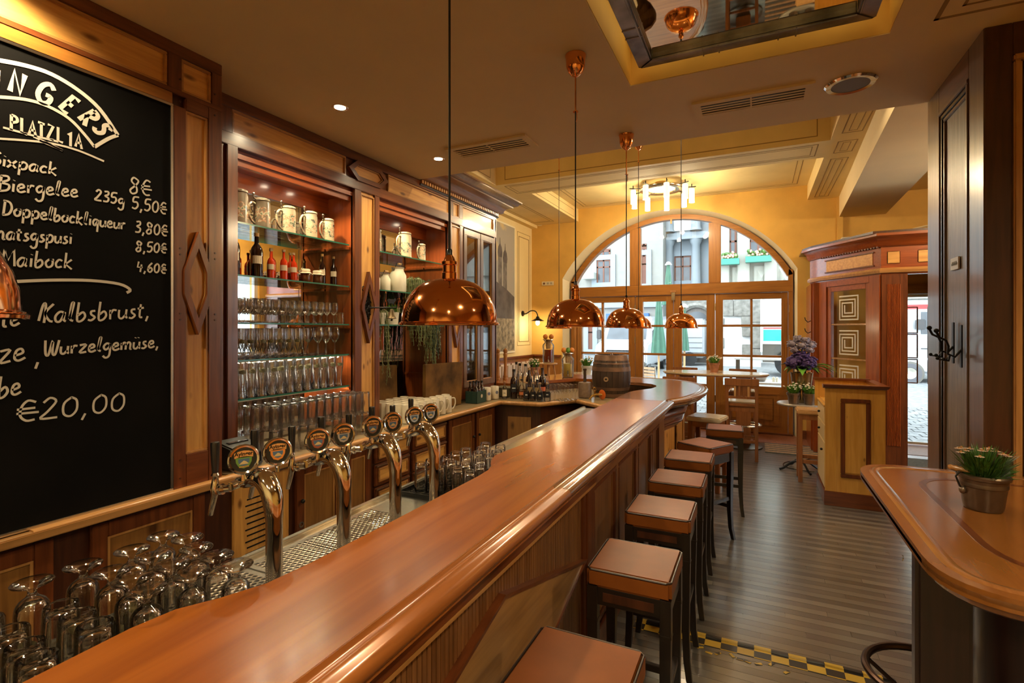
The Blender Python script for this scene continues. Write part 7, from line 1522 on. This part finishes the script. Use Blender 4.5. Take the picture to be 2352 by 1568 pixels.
# upturned goblets near the camera, real thick glass
def goblet():
    t = thing('upturned_goblet', 'footed beer glass standing upside down behind the bar at lower left', 'glass', (0, 0, 0), 'upturned footed beer glasses beside the taps')
    o_ = [(0, .196), (.038, .194), (.041, .1915), (.040, .189), (.022, .184), (.010, .176), (.0085, .166), (.013, .158), (.024, .150), (.032, .138), (.034, .12), (.0345, .06), (.0335, 0)]
    i_ = [(.0315, 0), (.0325, .06), (.0318, .118), (.028, .134), (.018, .143), (0, .146)]
    MB().lathe(o_+i_, (0, 0, 0), 32).build('glass_body', ngl, t, smooth=60)
    N = 7; vs = []
    for k in range(N): a = -.5+1.0*k/(N-1); vs += [(.0348*math.cos(a), .0348*math.sin(a), .055-.020*(1-(a/.6)**2)), (.0348*math.cos(a), .0348*math.sin(a), .055+.016*(1-(a/.7)**2))]
    MB().add(vs, [(2*k, 2*k+2, 2*k+3, 2*k+1) for k in range(N-1)]).build('printed_badge', plain('blue_gold_badge', (.22, .2, .1), .5, noise=.8, nscale=120), t, smooth=0); return t
gb = goblet(); pts = [(-1.57, .92), (-1.474, .931), (-1.386, .899), (-1.289, .891), (-1.195, .877), (-1.531, .816), (-1.432, .814), (-1.339, .808), (-1.246, .798), (-1.544, .71), (-1.439, .721), (-1.351, .719), (-1.262, .704), (-1.548, .61)]
GP = {0: 'rearmost row, first', 1: 'rearmost row, second', 2: 'rearmost row, third', 3: 'rearmost row, fourth', 4: 'rearmost row, rightmost and', 5: 'second row from the rear, first', 6: 'second row from the rear, second', 7: 'second row from the rear, third', 8: 'second row from the rear, fourth', 9: 'third row from the rear, first', 10: 'third row from the rear, second', 11: 'third row from the rear, third', 12: 'third row from the rear, fourth', 13: 'nearest the left edge, first'}
for k, (x, y) in enumerate(pts):
    o = gb if k == 0 else dup(gb, (0, 0, 0)); o['label'] = 'upside-down footed beer glass, '+GP[k].replace(' and', ', fifth')+' from the left'; o.location = (x, y, .956+(.006 if y > .53 and x > -1.56 else 0)); o.rotation_euler = (0, 0, R(-35)+J(.5))
def tumb2(lab, grp, h=.155, r=.036):
    t = thing('upturned_tumbler', lab, 'glass', (0, 0, 0), grp)
    MB().lathe([(0, h-.002), (r*.80, h-.001), (r*.86, h-.006), (r*.87, h-.03), (r, 0), (r-.002, 0), (r*.80, h-.028), (r*.6, h-.018), (0, h-.015)], (0, 0, 0), 28).build('glass_body', ngl, t, smooth=60)
    MB().lathe([(r*.55, h), (r*.62, h+.0015), (r*.70, h)], (0, 0, 0), 24, closed=True).build('base_ring', ngl, t); return t
tb = tumb2('thick upturned tumbler at the bottom left corner behind the bar', 'upturned tumblers at the lower left', .16, .040); pts = [(-1.44, .62), (-1.36, .615), (-1.28, .61), (-1.53, .52), (-1.43, .525), (-1.335, .515), (-1.262, .505), (-1.49, .43), (-1.39, .425), (-1.30, .42), (-1.45, .335), (-1.36, .33), (-1.27, .33)]
TB = ['first', 'second', 'third']
tbl = ['farthest row, %s from the left' % o for o in TB]+['second row back, %s from the left' % o for o in TB+['fourth']]+['third row back, %s from the left' % o for o in TB]+['nearest row, %s from the left' % o for o in TB]
for k, (x, y) in enumerate(pts): o = tb if k == 0 else dup(tb, (0, 0, 0)); o['label'] = 'thick upturned tumbler at bottom left, '+tbl[k]; o.location = (x, y, .956+(.006 if y > .56 else 0)); o.rotation_euler = (0, 0, J(3))
tb2 = tumb2('thick upturned tumbler draining behind the furthest beer tap', 'upturned tumblers behind the last tap', .135, .034); pts = [(-1.481, 2.074), (-1.446, 2.252), (-1.45, 2.345), (-1.442, 2.436), (-1.413, 2.606), (-1.309, 2.591), (-1.378, 2.50), (-1.346, 2.40), (-1.27, 2.47), (-1.265, 2.37), (-1.358, 2.30), (-1.375, 2.18), (-1.262, 2.275), (-1.291, 2.176), (-1.205, 2.165), (-1.38, 2.08), (-1.277, 2.08), (-1.20, 2.06), (-1.48, 2.16)]
srt = sorted(range(len(pts)), key=lambda k: pts[k][1])
for k, (x, y) in enumerate(pts): o = tb2 if k == 0 else dup(tb2, (0, 0, 0)); o['label'] = 'upturned tumbler behind the last beer tap, %s counted from the tap' % (ORD+['seventeenth', 'eighteenth', 'nineteenth'])[srt.index(k)]; o.location = (x, y, .966); o.rotation_euler = (0, 0, J(3))
# ------------------------------------------------------------------ steins
def stein(x, y, z, lab, h=.19, r=.048, m_=None, hang_=-1, lid=True):
    t = thing('beer_stein', lab, 'beer stein', (0, 0, 0)); q = MB().lathe([(0, 0), (r*1.06, 0), (r*1.08, .006), (r, .018), (r, h*.80), (r*.93, h*.86), (r*.93, h*.90), (r*1.0, h*.915), (r*.96, h*.97), (r*.7, h*1.0), (0, h*1.01)], (0, 0, 0), 28); q.build('stein_body', m_, t, smooth=40)
    MB().tube(smooth3([(0, hang_*r*.95, h*.78), (0, hang_*r*1.5, h*.80), (0, hang_*r*1.95, h*.62), (0, hang_*r*1.85, h*.36), (0, hang_*r*1.3, h*.18), (0, hang_*r*.95, h*.16)]), .0075, 8).build('handle', m_, t)
    MB().lathe([(r*.97, h*.905), (r*1.03, h*.915), (r*.97, h*.925)], (0, 0, 0), 28, closed=True).build('rim_band', tin, t)
    if lid: MB().tube([(0, hang_*r*1.0, h*.93), (0, hang_*r*1.25, h*1.0), (0, hang_*r*1.2, h*1.08)], .005, 6).build('thumb_rest', tin, t); MB().ball((0, hang_*r*1.2, h*1.1), .009, 8, 6).build('thumb_knob', tin, t)
    t.location = (x, y, z)
sm1, sm2, sm3 = stein_mat('stein_print_a', 1.3), stein_mat('stein_print_b', 4.1), stein_mat('stein_print_c', 7.7); smg = stein_mat('stein_print_grey', 2.2, (.20, .16, .11))
zt = 2.42
stein(-2.99, 2.215, zt, 'dark grey stein at the left end of the top shelf', .225, .055, smg); stein(-2.99, 2.385, zt, 'second grey relief stein on the top shelf', .205, .052, smg); stein(-2.99, 2.60, zt, 'cream stein with a windmill scene, third on the left top shelf', .20, .05, sm1); stein(-2.99, 2.80, zt, 'tall lidded cream stein fourth on the left top shelf', .205, .048, sm2); stein(-2.99, 2.975, zt, 'smaller lidded stein at the right end of the left top shelf', .185, .044, sm3)
stein(-2.99, 3.52, zt, 'grey stein at the left end of the right niche top shelf', .20, .05, smg); stein(-2.99, 3.93, zt, 'large relief stein in the middle of the right niche top shelf', .245, .062, sm2); stein(-2.99, 4.20, zt, 'slender lidded stein at the right end of the right niche', .175, .038, sm1)
# liqueur bottles and jars on the second shelf
gz = 2.094
for x, y, h, r, m_, sh, lab in ((-2.97, 2.165, .30, .036, dkliq, 'wine', 'tall dark liqueur bottle at the left end of the second shelf'), (-2.97, 2.33, .29, .038, dkliq, 'wine', 'tall dark liqueur bottle with cream label, second from left'), (-3.05, 2.255, .19, .020, redliq, 'square', 'small red bottle between the two dark bottles'),
    (-2.96, 2.43, .20, .024, redliq, 'square', 'slim red liqueur bottle right of the dark bottles'), (-3.04, 2.50, .22, .030, redliq, 'square', 'broader red liqueur bottle in the second row'), (-2.96, 2.535, .21, .026, redliq, 'square', 'red liqueur bottle in the centre front'), (-2.96, 2.62, .20, .024, redliq, 'square', 'red liqueur bottle left of the jars'), (-3.04, 2.66, .21, .024, redliq, 'square', 'red liqueur bottle behind the jars'),
    (-2.98, 2.905, .23, .024, dkliq, 'square', 'small dark bottle right of the jars'), (-2.98, 3.02, .225, .026, dkliq, 'square', 'small dark bottle at the right end of the second shelf'), (-3.05, 2.965, .20, .022, dkliq, 'square', 'small dark bottle set back at the right end')):
    bottle(x, y, gz, lab, h, r, m_, paper, cork if 'red' in lab else gold['Z'], sh, 'liqueur bottles on the second shelf', lz=(.3, .48))
def jam(x, y, lab):
    t = thing('jam_jar', lab, 'jar', (x, y, gz), 'jam jars with paper covers'); MB().lathe([(0, 0), (.030, 0), (.034, .006), (.034, .06), (.028, .075), (.028, .085), (0, .085)], (x, y, gz), 20).build('jar_body', plain('jam_dark', (.10, .03, .01), .1, 0, .5) if 'jam_dark' not in MATS else MATS['jam_dark'], t)
    vs = []; N = 24
    for k, (r_, z_) in enumerate(((.0, .096), (.030, .094), (.034, .088), (.033, .076), (.043, .062))): vs += [(x+(r_+(.004*math.sin(5*i) if k == 4 else 0))*math.cos(6.283*i/N), y+(r_+(.004*math.sin(5*i) if k == 4 else 0))*math.sin(6.283*i/N), gz+z_) for i in range(N)]
    MB().add(vs, [(k*N+i, k*N+(i+1) % N, (k+1)*N+(i+1) % N, (k+1)*N+i) for k in range(4) for i in range(N)]+[tuple(range(N))]).build('paper_cover', paper, t, smooth=60); MB().lathe([(.0335, .072), (.036, .074), (.0335, .078)], (x, y, gz), 18, closed=True).build('twine', cork, t)
jam(-2.95, 2.715, 'paper-covered jam jar, left front'); jam(-3.03, 2.775, 'paper-covered jam jar set back between two others'); jam(-2.95, 2.83, 'paper-covered jam jar, right front')
# milk cans and plants in the right niche
def can(x, y, z, lab, s=1.0):
    t = thing('milk_can', lab, 'milk can', (x, y, z)); MB().lathe([(0, 0), (.058*s, 0), (.062*s, .01*s), (.062*s, .12*s), (.045*s, .15*s), (.042*s, .165*s), (.048*s, .178*s), (.044*s, .178*s), (.038*s, .165*s), (0, .15*s)], (x, y, z), 26).build('can_body', enamel, t)
    MB().tube([(x, y-.045*s, z+.15*s), (x+.02, y-.03*s, z+.21*s), (x+.02, y+.03*s, z+.21*s), (x, y+.045*s, z+.15*s)], .003, 5).build('wire_handle', iron, t); MB().cyl((x+.02, y-.022, z+.205*s), (x+.02, y+.022, z+.205*s), .008, n=8).build('handle_grip', light_w, t)
can(-2.97, 3.48, gz, 'small cream milk can at the left end of the right niche', .80); can(-2.99, 3.64, gz, 'cream milk can with trailing grass, right niche', .85); can(-2.97, 3.80, gz, 'large cream enamel milk can with wooden grip', 1.25)
def hanging(x, y, z, lab, n, ln, m_, potm, r_=.07, up=.05):
    t = thing('hanging_plant', lab, 'plant', (x, y, z)); MB().lathe([(0, 0), (.05, 0), (.062, .10), (.058, .10), (.05, .09), (0, .09)], (x, y, z), 22).build('pot', potm, t); rnd = random.Random(int(y*100)); q = MB()
    for k in range(n):
        a = rnd.uniform(-1.9, 1.9); L = ln*rnd.uniform(.25, 1)**1.2; o_ = rnd.uniform(.05, r_+.02); cl_ = round(a/.7)*.7; dx = math.cos(a); dy = math.sin(a)
        pt_ = [(x+.02*dx, y+.02*dy, z+.09), (x+.045*dx, y+.045*dy, z+.10+up*rnd.uniform(.3, 1)), (x+o_*dx, y+o_*dy, z+.10+up*.5)]
        zz = z+.08; xx, yy = x+(o_+.01)*dx, y+(o_+.01)*dy; ty_ = y+.085*math.sin(cl_)
        while zz > z+.08-L: xx = min(XF+.05, xx+rnd.uniform(-.004, .008)); yy += rnd.uniform(-.008, .008)+(ty_-yy)*.15; pt_.append((xx, yy, zz)); zz -= .035
        q.tube(pt_, .0028, 4)
        for (ax, ay, az) in pt_[2:]:
            for _ in range(2): e = (ax+rnd.uniform(-.012, .012), ay+rnd.uniform(-.014, .014), az-rnd.uniform(.008, .024)); q.add([(ax, ay, az), (e[0], e[1]+.003, (az+e[2])/2), e, (e[0], e[1]-.003, (az+e[2])/2)], [(0, 1, 2, 3)])
    tag(q.build('trailing_stems', m_, t), kind='stuff')
hanging(-2.955, 4.02, gz, 'olive trailing plant spilling over behind the big copper lamp', 90, .60, rhip, enamel, .075, .06); hanging(-2.96, 4.26, gz, 'dark green trailing plant at the right end of the niche', 70, .75, leafd, enamel, .07, .05)
hanging(-2.955, 3.52, 1.797, 'thin trailing plant on the left of the lowest niche shelf', 16, .62, rhip, enamel, .06, .03); hanging(-2.955, 4.22, 1.797, 'long trailing plant hanging down before the wooden boards', 60, .55, rhip, enamel, .075, .04)
def bushy(x, y, z, lab, n=420):
    t = thing('bushy_plant', lab, 'plant', (x, y, z)); MB().lathe([(0, 0), (.052, 0), (.062, .11), (.058, .11), (.05, .10), (0, .10)], (x, y, z), 22).build('pot', enamel, t); rnd = random.Random(9); q = MB()
    for k in range(n):
        a = rnd.uniform(0, 6.283); e = rnd.uniform(-.2, 1.2); r_ = rnd.uniform(.06, .12); b = Vector((x, y, z+.12)); d_ = Vector((math.cos(a)*math.cos(e), math.sin(a)*math.cos(e), math.sin(e)*.7)); p1 = b+d_*r_; p1.x = min(p1.x, XF+.04); s_ = Vector((-math.sin(a), math.cos(a), .2))*.002; q.add([b+d_*r_*.4-s_, b+d_*r_*.4+s_, p1], [(0, 1, 2)])
    tag(q.build('foliage', leafb, t, smooth=0), kind='stuff')
bushy(-2.97, 3.72, 1.797, 'bright green feathery plant beside the brass bell')
# bell on iron bracket
bl = thing('wall_bell', 'aged brass bell on a cow-shaped iron bracket on the niche pilaster', 'bell', (XF+.1, 3.30, 1.93)); yb_ = 3.36
MB().tube([(XF+.02, 3.27, 1.93), (XF+.10, 3.32, 1.93), (XF+.20, 3.40, 1.93)], .006, 8).build('bracket_arm', iron, bl)
bx_ = Vector((XF+.17, 3.375, 1.93)); MB().lathe([(0, -.01), (.012, -.012), (.018, -.03), (.024, -.06), (.036, -.085), (.040, -.088), (.036, -.090), (.02, -.06), (0, -.03)], bx_, 24).build('bell_body', plain('old_brass', (.13, .09, .045), .45, .9, noise=.3), bl); MB().ball(bx_+Vector((0, 0, -.10)), .009, 8, 6).build('clapper', iron, bl)
poly_plate(MB(), 'x', XF+.165, 1, [(3.325, 1.985), (3.335, 2.0), (3.41, 2.0), (3.42, 2.01), (3.432, 1.998), (3.42, 1.985), (3.405, 1.97), (3.40, 1.95), (3.392, 1.965), (3.35, 1.965), (3.345, 1.95), (3.335, 1.968)], 0, .005).build('cow_figure', iron, bl, smooth=0); MB().cyl((XF+.168, 3.37, 1.93), (XF+.168, 3.37, 1.97), .003, n=6).build('figure_post', iron, bl)
# cream stoneware mugs
mg = thing('stoneware_mug', 'tall cream stoneware mug in the block of mugs before the wooden boards', 'mug', (0, 0, 0), 'cream mugs on the back counter'); r_ = .042; h_ = .152
MB().lathe([(0, 0), (r_*.98, 0), (r_, .006), (r_*.97, h_-.004), (r_*.94, h_), (r_*.87, h_-.004), (r_*.86, .02), (0, .015)], (0, 0, 0), 22).build('mug_body', stone, mg, smooth=50); MB().tube(smooth3([(0, r_*.95, h_*.86), (0, r_*1.7, h_*.84), (0, r_*1.85, h_*.55), (0, r_*1.45, h_*.25), (0, r_*.95, h_*.2)]), .0065, 8).build('handle', stone, mg)
first = True
for i in range(8):
    for j in range(5):
        y_ = 3.50+i*.103; x_ = -2.64-j*.086
        if (i == 7 and j < 1) or (i == 7 and j > 3) or (y_ > 3.92 and x_ < -2.75): continue
        o = mg if first else dup(mg, (0, 0, 0)); first = False; o['label'] = 'cream stoneware mug in the block of mugs, %s column from the left, %s row back' % (ORD[i], ORD[j]); o.location = (x_, y_, ZC); o.rotation_euler = (0, 0, J(.15) if i == 7 else R(-38)+J(.2))
# boards
def board(y0, y1, xb, xt, zt_, lab):
    t = thing('leaning_board', lab, 'wooden board', ((xb+xt)/2, (y0+y1)/2, ZC)); th = .035
    MB().hexa([(xb, y0, ZC), (xb, y1-.03, ZC), (xb+th, y1-.03, ZC), (xb+th, y0, ZC)], [(xt, y0, zt_), (xt, y1, zt_-.01), (xt+th, y1, zt_-.01), (xt+th, y0, zt_)]).build('plank', board_w, t, bev=.005)
    y_ = (y0+y1)/2; MB().hexa([(xb+.001, y0+.05, ZC+.03), (xb+.001, y0+.09, ZC+.03), (xb-.02, y0+.09, ZC+.03), (xb-.02, y0+.05, ZC+.03)], [(xt+.001, y0+.05, zt_-.05), (xt+.001, y0+.09, zt_-.05), (xt-.02, y0+.09, zt_-.05), (xt-.02, y0+.05, zt_-.05)]).build('back_batten', board_w, t)
board(3.42, 3.90, -3.06, -3.09, 1.43, 'dark wooden board leaning at the back of the right niche'); board(3.98, 4.66, -2.83, -2.825, 1.425, 'big dark wooden board leaning before the niche pilaster')
# six-pack, mugs, tub
sx_ = thing('bottle_carrier', 'dark green cardboard carrier of black beer bottles on the back counter', 'bottle carrier', (-2.72, 4.80, ZC)); x0, x1, y0, y1 = -2.80, -2.66, 4.72, 4.93
outline_ = MB(); [outline_.box(*a, ZC, ZC+.125) for a in ((x0, x1, y0, y0+.004), (x0, x1, y1-.004, y1), (x0, x0+.004, y0, y1), (x1-.004, x1, y0, y1), ((x0+x1)/2-.002, (x0+x1)/2+.002, y0, y1))]; outline_.build('carton', plain('carton_green', (.012, .04, .03), .5), sx_, smooth=0); MB().lathe([(0, 0), (.02, 0)], (x1+.001, (y0+y1)/2, ZC+.07), 16, (1, 0, 0)).build('carton_crest', paper, sx_, smooth=0)
for i in range(3):
    for j in range(2): x, y = x0+.036+j*.068, y0+.036+i*.068; bottle(x, y, ZC+.002, 'black beer bottle in the green carrier, %s row, %s' % (('left', 'right')[j], ('nearest the boards', 'in the middle', 'nearest the mugs')[i]), .225, .029, dkliq, None, rubber, 'wine', 'beer bottles in the carrier')
def mug2(x, y, lab, s=1):
    t = thing('souvenir_mug', lab, 'mug', (x, y, ZC)); MB().lathe([(0, 0), (.048, 0), (.05, .006), (.05, .13), (.045, .142), (.03, .145), (0, .145)], (x, y, ZC), 24).build('mug_body', stone, t); MB().tube([(x, y+.048, ZC+.11), (x+.01, y+.075, ZC+.10), (x+.01, y+.075, ZC+.05), (x, y+.048, ZC+.035)], .006, 6).build('handle', stone, t)
    nv = Vector((.85, -.5, 0)).normalized(); MB().lathe([(0, 0), (.018, 0)], Vector((x, y, ZC+.075))+nv*.0505, 18, nv).build('blue_crest', plain('blue_grey_print', (.12, .13, .2), .5) if 'blue_grey_print' not in MATS else MATS['blue_grey_print'], t, smooth=0)
mug2(-2.70, 5.01, 'cream mug with a round blue crest right of the bottle carrier'); mug2(-2.68, 5.16, 'second cream mug beside the crested one')
tbx = thing('plastic_tub', 'olive plastic tub under the ledge in the counter corner', 'tub', (-2.62, 5.42, ZC)); MB().hexa([(-2.75, 5.34, ZC), (-2.58, 5.34, ZC), (-2.58, 5.50, ZC), (-2.75, 5.50, ZC)], [(-2.77, 5.32, ZC+.1), (-2.56, 5.32, ZC+.1), (-2.56, 5.52, ZC+.1), (-2.77, 5.52, ZC+.1)]).build('tub_body', plain('olive_plastic', (.10, .09, .05), .5), tbx, bev=.006); outline_ = MB().box(-2.78, -2.55, 5.31, 5.53, ZC+.1, ZC+.108).build('tub_rim', MATS['olive_plastic'], tbx)
# receipt printer
rp_ = thing('receipt_printer', 'dark grey receipt printer on the back counter left of the tumblers', 'printer', (-2.66, 1.98, ZC)); MB().hexa([(-2.76, 1.88, ZC), (-2.59, 1.88, ZC), (-2.59, 2.08, ZC), (-2.76, 2.08, ZC)], [(-2.76, 1.89, ZC+.15), (-2.61, 1.89, ZC+.12), (-2.61, 2.07, ZC+.12), (-2.76, 2.07, ZC+.15)]).build('housing', plain('printer_grey', (.035, .035, .03), .4), rp_, bev=.008)
MB().box(-2.70, -2.67, 1.92, 2.04, ZC+.128, ZC+.14).build('paper_slot', rubber, rp_); MB().box(-2.60, -2.585, 1.90, 2.06, ZC+.02, ZC+.08).build('front_cover', rubber, rp_, bev=.003)
# glassware inside the glazed cabinet
g6 = glass('stem', 'glass standing inside the glazed cabinet behind the door panes', 'glasses inside the glazed cabinet', n=12); spread(g6, [(-2.95, 4.84+i*.09, z) for z in (1.31, 1.63, 1.96) for i in range(7)], lab=lambda k: 'glass inside the glazed cabinet, %s shelf, %s from the left' % (('lower', 'middle', 'upper')[k//7], ORD[k % 7]))
# ------------------------------------------------------------------ hazard tape
hz = thing('hazard_tape', 'worn yellow and black hazard tape across the floor', 'floor tape', (-.1, 3.1, 0)); q = MB()
MB().box(-.66, .62, 3.035, 3.155, 0, .0015).build('tape_strip', tape_m, hz, smooth=0); MB().tube([(-.66+.08*k, 3.125+.004*math.sin(k*1.7), .002) for k in range(17)], .008, 6, flat=1).build('tape_ridge', tape_m, hz)
for k in range(9): x = -.28+k*.05+J(.02); a = J(1.2); MB().box(-.018, .018, -.008, .008, 0, .0012).xf(Matrix.Translation((x, 3.0+J(.03), .001)) @ Matrix.Rotation(a, 4, 'Z')).build('torn_piece', tape_m, hz, smooth=0)
